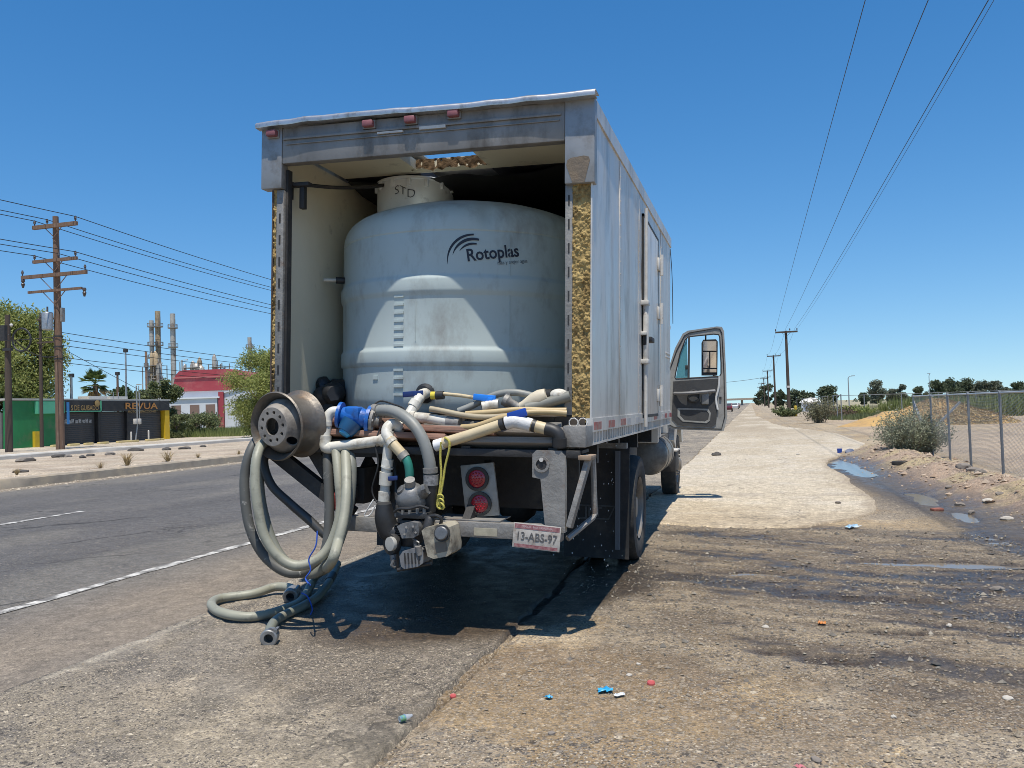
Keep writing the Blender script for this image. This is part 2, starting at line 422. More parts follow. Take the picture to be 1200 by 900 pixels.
def soil(X, Y):
    n = fbm(X*.7, Y*.7, 31); n2 = fbm(X*2.6, Y*2.6, 33); n3 = fbm(X*.25, Y*.25, 35)
    c = np.zeros(X.shape+(3,)); c[:] = (.41, .30, .165)
    c = blend(c, (.26, .185, .105), sstep(.42, .62, n)*.8)
    c = blend(c, (.48, .38, .25), sstep(.55, .68, n2)*.6)
    c = blend(c, (.27, .235, .185), sstep(.48, .6, fbm(X*1.4+7, Y*1.4, 37))*.6)
    # brown damp patches in front
    c = blend(c, (.15, .10, .055), sstep(.44, .58, fbm(X*1.1+3, Y*1.1+5, 39))*(1-sstep(-.2, 3.0, np.abs(Y-5.4)-.6))*.8)
    c = blend(c, (.04, .033, .026), np.exp(-((X-edge_x(Y)-.02)/.016)**2)*.9)
    w = rut_w(X, Y); rn = rut_n(X, Y)
    c = blend(c, (.115, .085, .053), w*.93); c = blend(c, (.30, .235, .15), w*sstep(.54, .60, rn)*.7); c = blend(c, (.045, .038, .031), w*sstep(.475, .40, rn)*.92)
    dw = np.exp(-((X-drain_x(Y))/.75)**2)*sstep(5.0, 7.0, Y)*(1-sstep(21, 24, Y))
    c = blend(c, (.03, .024, .018), truck_wet_shade(X, Y)*.93)  # wet soil under the truck, coloured near black to deepen its shadow
    c = blend(c, (.085, .067, .046), np.clip(dw*1.7, 0, .95))
    c = blend(c, (.07, .058, .045), np.clip(dips(X, Y)*2, 0, .85))
    bw = np.clip(berm_w(X, Y)*1.6, 0, 1); c = blend(c, (.36, .255, .175), bw); c = blend(c, (.42, .33, .17), bw*sstep(.52, .62, fbm(X*1.5, Y*1.5, 45))*.8)
    c = blend(c, (.43, .325, .22), sstep(4.2, 5.2, X)*(1-bw)*sstep(7, 9, Y)); c = blend(c, (.34, .25, .17), sstep(4.2, 5.2, X)*sstep(.5, .62, fbm(X*.9, Y*.35, 47))*.7)
    c = blend(c, (.47, .36, .22), sstep(24, 27, Y)*sstep(2, 4, X)*(1-sstep(60, 75, Y))*sstep(.42, .6, n3)*.7)
    c = blend(c, (.40, .32, .22), sstep(70, 100, Y)*sstep(0, 5, X)); c = blend(c, (.30, .29, .16), sstep(130, 200, Y)*sstep(6, 14, X)*.7)
    lf = 1-sstep(-17, -16.4, X); sand = np.zeros_like(c); sand[:] = (.50, .405, .29); sand = blend(sand, (.40, .31, .22), sstep(.45, .6, n)); sand = blend(sand, (.56, .47, .36), sstep(.52, .64, n2)*.7)
    sand = blend(sand, (.53, .45, .34), sstep(-29, -31, X)); sand = blend(sand, (.24, .24, .12), sstep(60, 70, Y)*sstep(-46, -50, X)*.8); sand = blend(sand, (.33, .29, .19), sstep(110, 160, Y)*.7)
    c = c*(1-lf[..., None]) + sand*lf[..., None]
    return np.concatenate([c, np.ones(X.shape+(1,))], -1)
def truck_wet_shade(X, Y):
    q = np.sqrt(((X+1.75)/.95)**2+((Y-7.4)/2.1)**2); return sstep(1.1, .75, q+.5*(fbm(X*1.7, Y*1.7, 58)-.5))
def masks(X, Y):
    w = rut_w(X, Y)*(.25+.7*sstep(.5, .40, rut_n(X, Y)))
    w = np.maximum(w, np.clip(dips(X, Y)*2.2, 0, 1)); dw = np.exp(-((X-drain_x(Y))/.6)**2)*sstep(6.5, 8.5, Y)*(1-sstep(21, 24, Y)); w = np.maximum(w, np.clip(dw*1.2, 0, .95)*.95); w = np.maximum(w, truck_wet_shade(X, Y)*.8)
    g = .6+.4*sstep(.40, .58, fbm(X*.9+2, Y*.9, 51)); g = g*(1-.5*w); g = np.maximum(g, rut_w(X, Y)*.7)
    return np.stack([w, g, 0*w, np.ones_like(w)], -1)

gx = lines([(-3000, 700), (-200, 40), (-60, 3), (-17.5, .4), (-16.3, .4), (-1.9, .9), (-1.8, .04), (3.2, .04), (6.0, .07), (14, .5), (60, 4), (300, 50), (3000, 700)])
gy = lines([(-60, 10), (-4, 1.5), (2.4, .12), (3.2, .035), (8, .05), (24, .16), (60, .8), (200, 6), (800, 60), (6000, 900)])
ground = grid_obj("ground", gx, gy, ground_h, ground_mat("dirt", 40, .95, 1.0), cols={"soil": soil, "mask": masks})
tag(ground, kind='structure')

# ---- road: asphalt lanes, dusty shoulder, kerbs, markings
ROAD_Z = .07
def road_soil(X, Y):
    n = fbm(X*.9, Y*.35, 81); n2 = fbm(X*3.5, Y*1.2, 82)
    c = np.zeros(X.shape+(3,)); c[:] = (.082, .081, .082)
    wp = np.exp(-((np.abs(X+8.0)-1.1)/.55)**2)+np.exp(-((np.abs(X+13.2)-1.1)/.55)**2)
    c = blend(c, (.058, .058, .061), np.clip(wp*.7*n2*1.6, 0, .85)); c = blend(c, (.16, .15, .13), sstep(.55, .7, n)*.5)
    c = blend(c, (.25, .20, .145), sstep(-5.9, -4.6, X)*(.45+.45*n2)); c = blend(c, (.40, .32, .23), sstep(-15.4, -16.2, X)*.9*sstep(.2, .5, n2+.2)); c = blend(c, (.17, .155, .13), sstep(-13.6, -15.4, X)*.5)
    return np.concatenate([c, np.ones(X.shape+(1,))], -1)
def road_mask(X, Y):
    g = .35+.4*fbm(X, Y, 85); g = np.maximum(g, sstep(-15.3, -16.1, X))
    return np.stack([0*X, g, 0*X, np.ones_like(X)], -1)
JX = -3.96
ry = lines([(-60, 8), (0, 1.2), (3, .12), (12, .2), (40, 1), (200, 8), (900, 60), (3000, 500)])
road = grid_obj("road", lines([(-16.45, .12), (-14, .3), (-7, .25), (JX+.25, .12)]), ry, lambda X, Y: ROAD_Z + .004*(fbm(X, Y, 86)-.5), ground_mat("asphalt", 70, .55, .7, 330, crack=.8), cols={"soil": road_soil, "mask": road_mask})
tag(road, kind='structure')
sx = np.array([0, .004]+list(np.linspace(.02, .985, 62))+[.993, 1.0])
def jx(Y): return JX+.10*(fbm(np.asarray(Y)*.7, 8.3, 104)-.5)*2+.03*(vnoise(np.asarray(Y)*6, 2.2, 105)-.5)*2
def sh_x(S, Y):
    e = edge_x(Y); j = jx(Y); return j + S*(e-j)
def sh_z(S, X, Y):
    z = ROAD_Z - .050*S + .010*(fbm(X*1.2, Y*1.2, 88)-.5) + .004*(fbm(X*6, Y*6, 89)-.5)
    z = np.maximum(z, np.where(X < JX+.3, ROAD_Z+.006, -1.)); z = np.where(S < .0001, ROAD_Z-.012, z)
    return np.where(S >= .9999, -.05, z)
def sh_soil(X, Y):
    n = fbm(X*1.1, Y*.8, 91); n2 = fbm(X*3.2, Y*3.2, 92)
    c = np.zeros(X.shape+(3,)); c[:] = (.265, .225, .17)
    c = blend(c, (.20, .172, .135), sstep(.42, .6, n)*.85); c = blend(c, (.39, .32, .225), sstep(.5, .66, n2)*.6); c = blend(c, (.15, .135, .115), sstep(JX+1.0, JX, X)*.6)
    c = blend(c, (.085, .078, .07), sstep(.62, .72, fbm(X*2.2, Y*2.2, 94))*.7)
    c = blend(c, (.33, .27, .18), sstep(4.2, 3.2, Y)*sstep(.4, .6, n)*.5)
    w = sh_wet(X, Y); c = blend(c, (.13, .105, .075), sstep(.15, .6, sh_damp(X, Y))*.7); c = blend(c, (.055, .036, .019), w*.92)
    c = blend(c, (.05, .045, .04), np.exp(-((X-jx(Y)-.008)/.014)**2)*sstep(.3, .6, vnoise(Y*2.2, 0*Y, 95))*.9)
    c = blend(c, (.42, .37, .29), np.exp(-((X-jx(Y)-.06)/.05)**2)*sstep(.5, .7, vnoise(Y*1.7, 0*Y+4, 96))*.8)
    return np.concatenate([c, np.ones(X.shape+(1,))], -1)
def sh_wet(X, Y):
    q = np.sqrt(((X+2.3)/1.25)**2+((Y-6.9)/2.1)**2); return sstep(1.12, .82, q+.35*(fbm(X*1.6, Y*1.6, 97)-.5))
def sh_damp(X, Y):
    q = np.sqrt(((X+2.1)/1.2)**2+((Y-5.2)/1.6)**2); return sstep(1.2, .6, q+.8*(fbm(X*1.8, Y*1.8, 98)-.5))
def sh_mask(X, Y):
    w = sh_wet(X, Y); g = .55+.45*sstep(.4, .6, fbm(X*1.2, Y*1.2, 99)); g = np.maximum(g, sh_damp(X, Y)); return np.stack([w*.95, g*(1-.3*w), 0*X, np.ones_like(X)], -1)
shy = lines([(-60, 8), (0, 1.2), (2.4, .1), (3, .035), (8, .05), (14, .1), (40, .6), (200, 6), (900, 60), (3000, 500)])
S_, Y_ = np.meshgrid(sx, shy); X_ = sh_x(S_, Y_); Z_ = sh_z(S_, X_, Y_)
shoulder = grid_obj("road_shoulder", sx, shy, lambda S, Y: sh_z(S, sh_x(S, Y), Y), ground_mat("old_asphalt", 48, .95, 1.0, 300, crack=.5, wet_rough=.4),
                    cols={"soil": lambda S, Y: sh_soil(sh_x(S, Y), Y), "mask": lambda S, Y: sh_mask(sh_x(S, Y), Y)})
shoulder.data.vertices.foreach_set("co", np.stack([X_, Y_, Z_], -1).astype(np.float32).ravel()); shoulder.data.update()
tag(shoulder, kind='structure')
def surf_h(x, y):
    """height of whatever one stands on"""
    if x < JX: return ROAD_Z if x > -16.45 else float(ground_h(np.array([x]), np.array([y]))[0])
    e = float(edge_x(np.array([y]))[0])
    if x < e:
        s = (x-JX)/(e-JX); return float(sh_z(np.array([s]), np.array([x]), np.array([y]))[0])
    zg = float(ground_h(np.array([x]), np.array([y]))[0])
    return max(zg, .034) if conc_in(x, y) else zg
PAVE_Y = [10.75, 11.3, 12, 13, 15, 18, 20, 22, 24, 27, 30, 40, 46, 52, 60, 100, 3000]
PAVE_X = [.5, 1.2, 1.5, 1.62, 1.66, 1.7, 1.65, 1.72, 2.3, 3.0, 3.6, 3.6, 2.8, 1.9, 1.4, .5, .3]
def conc_in(x, y): return y > 11.4 and edge_x(y)+.05 < x < np.interp(y, PAVE_Y, PAVE_X)-.05

# paint lines, worn
def paint(name, X0, w, Y0, Y1, step=.25):
    ys = np.arange(Y0, Y1+1e-6, step); V = []; F = []
    for i, y in enumerate(ys):
        a = .018*(vnoise(y*3.1, 1, 101)-.5)*2; b_ = .018*(vnoise(y*2.7, 5, 102)-.5)*2
        z = ROAD_Z+.006
        V += [(X0-w/2+a, y, z), (X0+w/2+b_, y, z)]
        if i: F.append((2*i-2, 2*i-1, 2*i+1, 2*i))
    o = mesh_obj(name, V, F, MAT_PAINT, base=(X0, (Y0+Y1)/2, ROAD_Z+.006)); return tag(o, kind='structure')
MAT_PAINT = mat("worn_white_paint", (.62, .60, .55), (.50, .48, .44), sc=9, rough=.8, dirt=(.15, .14, .125), dsc=6, dthr=(.44, .55), bump=.3, bsc=120)
paint("road_edge_line", -5.60, .115, -8, 60); paint("road_edge_line", -5.60, .13, 60, 1200, 6)
for y0 in (-2.0, 19.6, 28.6, 37.6, 46.6, 55.6, 64.6): paint("lane_line", -10.55, .13, y0 if y0 > 0 else 4.5, y0+5.0 if y0 > 0 else 11.4)

# concrete pavement beyond the ruts
def pv_mesh():
    ys = np.concatenate([np.linspace(10.75, 13, 46), lines([(13, .12), (30, .35), (100, 3), (400, 20), (2500, 400)])[1:]])
    S, Y = np.meshgrid(np.array([0, .003]+list(np.linspace(.01, .985, 64))+[.993, .997, 1]), ys)
    xl = edge_x(Y)+.015; xr = np.interp(Y, PAVE_Y, PAVE_X)+.10*(fbm(Y*1.1, 2+0*Y, 111)-.5)*2*(1-sstep(24, 30, Y))
    X = xl+S*(xr-xl)
    front = .35*(1-((X+.1)/1.6)**2)+.16*(fbm(X*2.0, 0*X+3, 113)-.5)*2
    Yw = np.where(Y < 13, 13-(13-Y)*(1+front/2.25), Y)
    Z = .030+.006*(fbm(X*.8, Yw*.5, 115)-.5)
    edge = np.minimum(S, 1-S); Z = np.where((S >= .9999) | (Y <= 10.7501), -.03, Z); Z = np.where(S <= .0001, -.02, Z)
    return S, X, Yw, Z
S1, X1, Y1, Z1 = pv_mesh()
def pv_soil(a, b_):
    n = fbm(X1*.6, Y1*.35, 117); n2 = fbm(X1*2.5, Y1*2.5, 118)
    c = np.zeros(X1.shape+(3,)); c[:] = (.46, .39, .285); c = blend(c, (.40, .33, .23), sstep(.45, .6, n)*.8); c = blend(c, (.48, .42, .33), sstep(.5, .65, n2)*.6)
    c = blend(c, (.35, .28, .19), sstep(12.6, 11.0, Y1+.8*(n2-.5))*.7); c = blend(c, (.28, .22, .15), sstep(.93, 1.0, S1+.1*(n2-.5))*.7*sstep(26, 22, Y1))
    c = blend(c, (.33, .265, .18), sstep(28, 50, Y1)*sstep(.38, .55, fbm(X1*.5, Y1*.12, 116))*.85); c = blend(c, (.30, .25, .19), np.exp(-((Y1-13.9)/.25)**2)*sstep(.45, .6, n2)*.5)
    return np.concatenate([c, np.ones(X1.shape+(1,))], -1)
pave = grid_obj("concrete_pavement", np.arange(X1.shape[1], dtype=float), np.arange(X1.shape[0], dtype=float), lambda X, Y: 0*X, ground_mat("concrete", 70, .35, .35, 240, crack=.55),
                cols={"soil": pv_soil, "mask": lambda a, b_: np.stack([0*X1, .25+.5*sstep(.5, .7, fbm(X1*1.5, Y1*1.5, 119)), 0*X1, 1+0*X1], -1)})
pave.data.vertices.foreach_set("co", np.stack([X1, Y1, Z1], -1).astype(np.float32).ravel()); pave.data.update()
tag(pave, kind='structure')

# standing water
def WZ(k): return (-.031 if k in (0, 1, 2, 4) else -.014)-.0011*(k % 3)
MAT_WATER = bpy.data.materials.new("muddy_water"); MAT_WATER.use_nodes = True
_b = MAT_WATER.node_tree.nodes["Principled BSDF"]; _b.inputs['Base Color'].default_value = (.20, .165, .12, 1); _b.inputs['Roughness'].default_value = .13; _b.inputs['IOR'].default_value = 1.45
_n = MAT_WATER.node_tree.nodes.new("ShaderNodeTexNoise"); _n.inputs['Scale'].default_value = 9; _bp = MAT_WATER.node_tree.nodes.new("ShaderNodeBump"); _bp.inputs['Strength'].default_value = .05; _bp.inputs['Distance'].default_value = .01
MAT_WATER.node_tree.links.new(_n.outputs[0], _bp.inputs['Height']); MAT_WATER.node_tree.links.new(_bp.outputs[0], _b.inputs['Normal'])
for kz, (c, a, b_) in enumerate(PUD):
    if kz in (5, 6, 7, 9, 10): continue                 # only damp hollows
    pts = []
    for k in range(40):
        t = 2*math.pi*k/40; q = 1.25+.12*math.sin(3*t+c.x)
        pts.append((c.x+a*q*math.cos(t), c.y+b_*q*math.sin(t), WZ(kz)))
    tag(mesh_obj("puddle", pts, [list(range(40))], MAT_WATER, base=(c.x, c.y, WZ(kz))), kind='structure')

# kerbs on the far side of the road
MAT_KERB = mat("kerb_concrete", (.40, .335, .25), (.30, .25, .19), sc=3, rough=.9, bump=.6, bsc=25, dirt=(.45, .36, .25), dsc=2, dthr=(.5, .65))
def kerb(name, X0, w, z0, z1, ylist, m, wob=0.0, lab=None):
    prof = [(0, z0), (.02, z1-.04), (.05, z1), (w-.05, z1), (w, z1-.05), (w, z0)]
    V = []; F = []; n = len(prof)
    for i, y in enumerate(ylist):
        dx = wob*(vnoise(y*.23, 3, 121)-.5)*2; dz = .05*wob*(vnoise(y*.4, 7, 122)-.5)
        V += [(X0-p[0]+dx, y, p[1]+dz+.012*(vnoise(y*1.7, k, 123)-.5)) for k, p in enumerate(prof)]
        if i:
            for k in range(n-1): F.append((n*(i-1)+k, n*(i-1)+k+1, n*i+k+1, n*i+k))
    return tag(mesh_obj(name, V, F, m, smooth=30), kind='structure')
kerb("road_kerb", -16.36, .42, -.05, .30, list(np.arange(-10, 60, .5))+list(np.arange(60, 900, 10)), MAT_KERB)
kerb("median_kerb", -27.4, .8, -.05, .40, list(np.arange(8, 70, .8))+list(np.arange(70, 400, 10)), mat("pale_kerb", (.55, .52, .47), (.42, .39, .34), sc=1.2, rough=.9, bump=.4), wob=.25)
# ================================================================== THE BOX TRUCK (frame: x right, y forward, z up; origin under its right rear corner)
truck = thing("box_truck", "old silver box truck seen from behind with its rear open and cab door swung out", "truck", tm=TM)
W_ = 2.465
ALU = mat("aged_aluminium", (.70, .66, .605), (.60, .56, .51), sc=1.6, rough=.46, metal=.4, rvar=.12, stretch=(1, 1, .35), dirt=(.30, .27, .23), dsc=2.6, dthr=(.48, .74), bump=.3, bsc=5)
ALU_D = mat("grimy_header_metal", (.30, .28, .26), (.21, .195, .18), sc=3.5, rough=.55, metal=.45, dirt=(.13, .115, .10), dsc=5, dthr=(.48, .7), bump=.25, bsc=14, stretch=(1, 1, .5))
ALU_CAP = mat("corner_cap_metal", (.36, .355, .35), (.28, .275, .27), sc=4, rough=.5, metal=.5, dirt=(.20, .17, .14), dsc=4, dthr=(.5, .75), bump=.15, bsc=12)
STEEL = mat("dirty_grey_steel", (.30, .285, .26), (.20, .19, .175), sc=7, rough=.6, metal=.3, bump=.5, bsc=30, rust=(.17, .10, .06), rsc=6, rthr=(.56, .72))
DARK = mat("black_chassis_paint", (.020, .020, .021), (.035, .032, .03), sc=6, rough=.65, bump=.3, dirt=(.07, .06, .05), dsc=5, dthr=(.55, .75))
CREAM = mat("cream_liner_panel", (.72, .66, .50), (.64, .58, .43), sc=1.5, rough=.6, dirt=(.26, .21, .15), dsc=3.5, dthr=(.60, .82), bump=.1)
SHADE_BUNDLE_BLACK = mat("shade_and_bundle_black", (.012, .012, .013), (.022, .022, .024), sc=3, rough=.5, bump=.4, bsc=6)  # black stands in for shade inside the box; also colours the bundle
FOAM = mat("yellowed_foam", (.47, .345, .15), (.33, .225, .09), sc=16, rough=1.0, bump=.8, bsc=110, dirt=(.12, .075, .035), dsc=6, dthr=(.50, .64), spec=.1, stretch=(1, 1, .6))
RED_L = mat("dull_red_lens", (.26, .09, .10), (.20, .07, .08), sc=12, rough=.55)
RUBBER = mat("dusty_rubber", (.028, .027, .026), (.05, .046, .04), sc=9, rough=.85, bump=.4, bsc=50, dirt=(.12, .10, .075), dsc=4, dthr=(.52, .75))
WOODRED = mat("reddish_weathered_plank", (.30, .165, .115), (.20, .11, .08), sc=5, rough=.85, stretch=(.4, 6, 6), bump=.5, bsc=18, dirt=(.11, .075, .055), dsc=7, dthr=(.5, .68))
HARD = mat("pale_painted_hardware", (.62, .60, .56), (.50, .47, .42), sc=15, rough=.5, rust=(.22, .12, .07), rsc=14, rthr=(.6, .7))

def wavy_panel(name, axis, off, a0, a1, b0, b1, na, nb, amp, m, thick, seed=0, topfn=None):
    """a sheet-metal skin with shallow dents; axis 'x': plane x=off spanned by y (a), z (b); 'z': plane z=off spanned by x, y"""
    A, Bq = np.meshgrid(np.linspace(a0, a1, na), np.linspace(b0, b1, nb))
    D = amp*((fbm(A*1.1, Bq*1.1, 200+seed)-.5)*2 + .5*(fbm(A*3, Bq*3, 210+seed)-.5)*2)
    if topfn is not None: Bq = topfn(A, Bq)
    V = np.stack([off+D, A, Bq], -1) if axis == 'x' else np.stack([A, Bq, off+D], -1)
    V2 = V.copy(); V2[..., 0 if axis == 'x' else 2] = off-thick
    n = na*nb; V = np.concatenate([V.reshape(-1, 3), V2.reshape(-1, 3)]); F = []
    for j in range(nb-1):
        for i in range(na-1):
            q = (j*na+i, j*na+i+1, (j+1)*na+i+1, (j+1)*na+i); F.append(q); F.append(tuple(k+n for k in q[::-1]))
    rim = [i for i in range(na)] + [j*na+na-1 for j in range(1, nb)] + [(nb-1)*na+i for i in range(na-2, -1, -1)] + [j*na for j in range(nb-2, 0, -1)]
    for k in range(len(rim)): a, b_ = rim[k], rim[(k+1) % len(rim)]; F.append((b_, a, a+n, b_+n))
    return mesh_obj(name, V, F, m, truck, smooth=40)
roofz = lambda y: 3.56+.017*y
# right side: skin, seams with rivets, side door, rails
skin = wavy_panel("side_wall", 'x', 0.0, .015, 5.74, 1.43, 3.52, 110, 44, .007, ALU, .035, 1, topfn=lambda A, Bq: 1.43+(Bq-1.43)*(roofz(A)-1.46)/(3.52-1.43))
b = B()
for y in (1.25, 2.48, 4.5):
    B().box((-.004, y-.018, 1.44), (.0055, y+.018, roofz(y)-.05)).done("panel_seam", ALU, truck, bevel=.002)
b = B()
for y in (1.25, 2.48, 4.5):
    for z in np.arange(1.5, 3.45, .10):
        for s in (-.012, .012): b.box((.006, y+s-.004, z-.004), (.010, y+s+.004, z+.004))
tag(b.done("rivet", ALU, truck, smooth=None), kind="stuff")
dr = B().box((-.01, 2.74, 1.40), (.014, 4.09, 3.40)).done("side_door", ALU, truck, bevel=.004)
b = B(); y0, y1, z0, z1 = 2.72, 4.11, 1.385, 3.42
for A, C in (((y0, z0), (y0+.03, z1)), ((y1-.03, z0), (y1, z1)), ((y0, z1-.03), (y1, z1)), ((y0, z0), (y1, z0+.03))):
    b.box((.0, A[0], A[1]), (.017, C[0], C[1]))
part(b.done("door_gasket", DARK), dr)
b = B().tube([(.045, 2.69, 1.30), (.045, 2.69, 3.46)], .017, 10)
part(b.done("lock_rod", HARD), dr)
b = B().tube([(.045, 2.69, 1.95), (.045, 2.69, 2.52)], .030, 10).box((.0, 2.64, 2.50), (.075, 2.76, 2.545)).box((.0, 2.64, 1.92), (.075, 2.76, 1.965)).box((.0, 2.62, 2.2), (.06, 2.80, 2.235))
part(b.done("rod_sleeve", HARD, bevel=.004), dr)
b = B().box((.02, 2.70, 2.14), (.10, 2.95, 2.19)).box((.02, 2.66, 2.10), (.055, 2.74, 2.22))
part(b.done("door_handle", DARK, bevel=.008), dr)
for z in (3.12, 2.56, 1.62):
    hb = B().box((.015, 3.98, z-.07), (.04, 4.24, z+.07)).tube([(.05, 4.11, z-.12), (.05, 4.11, z+.12)], .022, 8)
    part(hb.done("hinge", HARD, bevel=.005), dr)
for zz in (2.16, 2.11): part(B().box((.0, 5.10, zz), (.012, 5.62, zz+.022)).done("vent_slot", HARD, bevel=.003), skin)
b = B().box((-.035, .0, 1.335), (.010, 5.75, 1.43)).box((-.035, .0, 1.246), (.008, 5.75, 1.262)).box((-.035, 0, 1.262), (-.008, 5.75, 1.335))
for y in np.arange(.05, 5.72, .115): b.box((-.01, y, 1.262), (.007, y+.028, 1.335))
lr = b.done("lower_rail", ALU, truck)
for k, y in enumerate(np.arange(.06, 5.6, .305)):
    if rnd.random() < .16: continue
    m_ = mat("red_reflective_tape", (.42, .035, .04), (.30, .05, .05), sc=9, rough=.4, dirt=(.30, .25, .22), dsc=7, dthr=(.5, .66)) if k % 2 == 0 else mat("white_reflective_tape", (.58, .55, .53), (.45, .42, .40), sc=9, rough=.4, dirt=(.25, .22, .2), dsc=7, dthr=(.5, .66))
    part(B().box((.009, y, 1.348), (.0125, y+.28, 1.402)).done("reflective_tape", m_, smooth=None), lr)
b = B()
for i in range(12):
    a0, a1 = 5.75*i/12, 5.75*(i+1)/12
    b.beam((-.012, a0, roofz(a0)+.012), (-.012, a1, roofz(a1)+.012), .05, .11)
b.done("top_rail", ALU, truck)
# left wall, front wall, floor, roof with a torn opening, cream liners, black shade panels
B().box((-W_, .02, 1.25), (-W_+.035, 5.74, 3.54)).done("side_wall", ALU, truck, bevel=.004)
lw = B().box((-W_+.037, .03, 1.44), (-W_+.062, 5.68, 3.47)).done("inner_liner", CREAM, truck)
B().box((-.10, .09, 1.44), (-.037, 5.68, 3.47)).done("inner_liner", CREAM, truck)
B().box((-W_+.036, 5.69, 1.25), (-.036, 5.745, 3.62)).done("front_wall", ALU, truck)
B().box((-W_+.102, 5.60, 1.45), (-.102, 5.685, 3.46)).done("front_shade_panel", SHADE_BUNDLE_BLACK, truck)  # black panel added as painted shade at the front of the box
HX0, HX1, HY0, HY1 = -1.66, -1.02, .50, .82
b = B()
for (xa, xb, ya, yb) in ((-W_-.01, HX0, 0.0, 5.76), (HX1, .012, 0.0, 5.76), (HX0, HX1, 0.0, .70), (HX0, HX1, 1.55, 5.76)):
    n = 10
    for i in range(n):
        u0, u1 = ya+(yb-ya)*i/n, ya+(yb-ya)*(i+1)/n
        vs = [b.bm.verts.new((x, y, roofz(y)+.065+dz)) for dz in (0, .012) for (x, y) in ((xa, u0), (xb, u0), (xb, u1), (xa, u1))]
        for f in ((3, 2, 1, 0), (4, 5, 6, 7), (0, 1, 5, 4), (1, 2, 6, 5), (2, 3, 7, 6), (3, 0, 4, 7)): b.bm.faces.new([vs[k] for k in f])
roof = b.done("roof", ALU, truck)
ceil = B()
for (xa, xb, ya, yb) in ((-W_+.101, HX0+.01, .06, .98), (HX1-.01, -.101, .06, .98), (HX0+.01, HX1-.01, .06, HY0-.02), (HX0+.01, HX1-.01, HY1+.04, .98)):
    ceil.box((xa, ya, 3.475), (xb, yb, 3.555))
ceil = ceil.done("ceiling_liner", CREAM, truck)
INSB = mat("brown_insulation", (.15, .09, .04), (.08, .05, .025), sc=20, rough=.95, bump=.8, bsc=60)
xs = np.linspace(HX0-.03, HX1+.03, 70); V = []; F = []
for i, x in enumerate(xs):
    e = .030*(fbm(np.array([x*22.]), np.array([1.]), 235)[0]-.5)*2
    for k, z in enumerate(np.linspace(0, 1, 6)): V.append((x, HY1+.035+.02*(vnoise(x*40, z*4, 236)-.5), 3.470+e*(1-z)+.085*z))
    if i:
        for k in range(5): F.append((6*(i-1)+k, 6*i+k, 6*i+k+1, 6*(i-1)+k+1))
part(mesh_obj("torn_insulation", V, F, INSB, smooth=60), ceil)
B().box((-W_+.101, .985, 3.47), (HX0, 5.59, 3.555)).box((HX1, .985, 3.47), (-.101, 5.59, 3.555)).box((HX0, 1.6, 3.47), (HX1, 5.59, 3.555)).done("ceiling_shade_panel", SHADE_BUNDLE_BLACK, truck)  # deep ceiling coloured black for the shade inside
B().box((-2.3, 3.7, .42), (-.25, 4.3, 1.2)).done("underbody_shade_box", DARK, truck, bevel=.01)  # dark box added to stand in for the shade under the truck
B().box((-1.72, .33, .76), (-.15, .36, 1.25)).done("underbody_shade_board", DARK, truck)  # dark board added in place of the black shade below the box
# sagging black sheet added as shade for the dark depth under the ceiling
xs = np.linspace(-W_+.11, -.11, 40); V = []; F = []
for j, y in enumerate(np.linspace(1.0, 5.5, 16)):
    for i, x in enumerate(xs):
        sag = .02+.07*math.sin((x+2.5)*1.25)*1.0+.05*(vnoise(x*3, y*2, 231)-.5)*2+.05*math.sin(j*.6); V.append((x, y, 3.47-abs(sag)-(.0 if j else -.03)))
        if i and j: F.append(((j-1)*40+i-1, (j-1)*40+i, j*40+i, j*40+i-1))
sh = mesh_obj("sagging_shade_sheet", V, F, SHADE_BUNDLE_BLACK, truck, smooth=60)
b = B().tube([(-2.40, .12, 3.20), (-2.36, .25, 3.24), (-2.2, .5, 3.27), (-2.05, .8, 3.34), (-1.98, 1.05, 3.42)], .016, 8, spline=5)
b.box((-2.42, .10, 3.10), (-2.38, .16, 3.24)).box((-2.31, .12, 3.02), (-2.27, .17, 3.2)).box((-2.40, .1, 3.19), (-2.22, .16, 3.22))
b.done("loose_door_track", DARK, truck, bevel=.004)
fl = B()
for k in range(11): fl.box((-W_+.10+k*.2115, .0, 1.36), (-W_+.10+k*.2115+.207, 5.6, 1.437+.004*rnd.random()))
fl.done("floor", mat("dark_floor_boards", (.055, .045, .036), (.09, .07, .052), sc=4, rough=.9, stretch=(5, .5, 5)), truck)
for y in np.arange(.35, 5.6, .6): B().box((-W_+.05, y, 1.25), (-.06, y+.07, 1.358)).done("floor_beam", DARK, truck)
# rear header, corner caps, marker lights
hz0, hz1 = 3.33, 3.60
hd = B().box((-2.37, -.03, hz0), (-.185, .055, hz1)).done("rear_header", ALU_D, truck, bevel=.006)
part(B().box((-2.36, -.045, 3.505), (-.21, -.028, 3.525)).box((-2.34, -.04, 3.468), (-.22, -.029, 3.478)).done("header_trim", ALU_D, bevel=.003), hd)
V = []; F = []; n = 60                                # dented roof lip that shades the header
for i in range(n):
    x = -2.56+(2.60)*i/(n-1); s = .012*(vnoise(x*2.2, 1, 241)-.5)*2+.007*(vnoise(x*7, 2, 242)-.5)*2; o_ = .014*(vnoise(x*1.6, 3, 243)-.5)*2
    for (y, z) in ((.05, 3.648), (-.085-o_, 3.645), (-.100-o_, 3.630), (-.094-o_, 3.602), (-.03, 3.600)): V.append((x, y, z+s))
    if i:
        for k in range(4): F.append((5*(i-1)+k, 5*(i-1)+k+1, 5*i+k+1, 5*i+k))
mesh_obj("roof_lip", V, F, mat("bent_lip_metal", (.55, .55, .55), (.42, .42, .42), sc=5, rough=.38, metal=.8, dirt=(.25, .23, .2), dsc=9, dthr=(.5, .7)), truck, smooth=70)
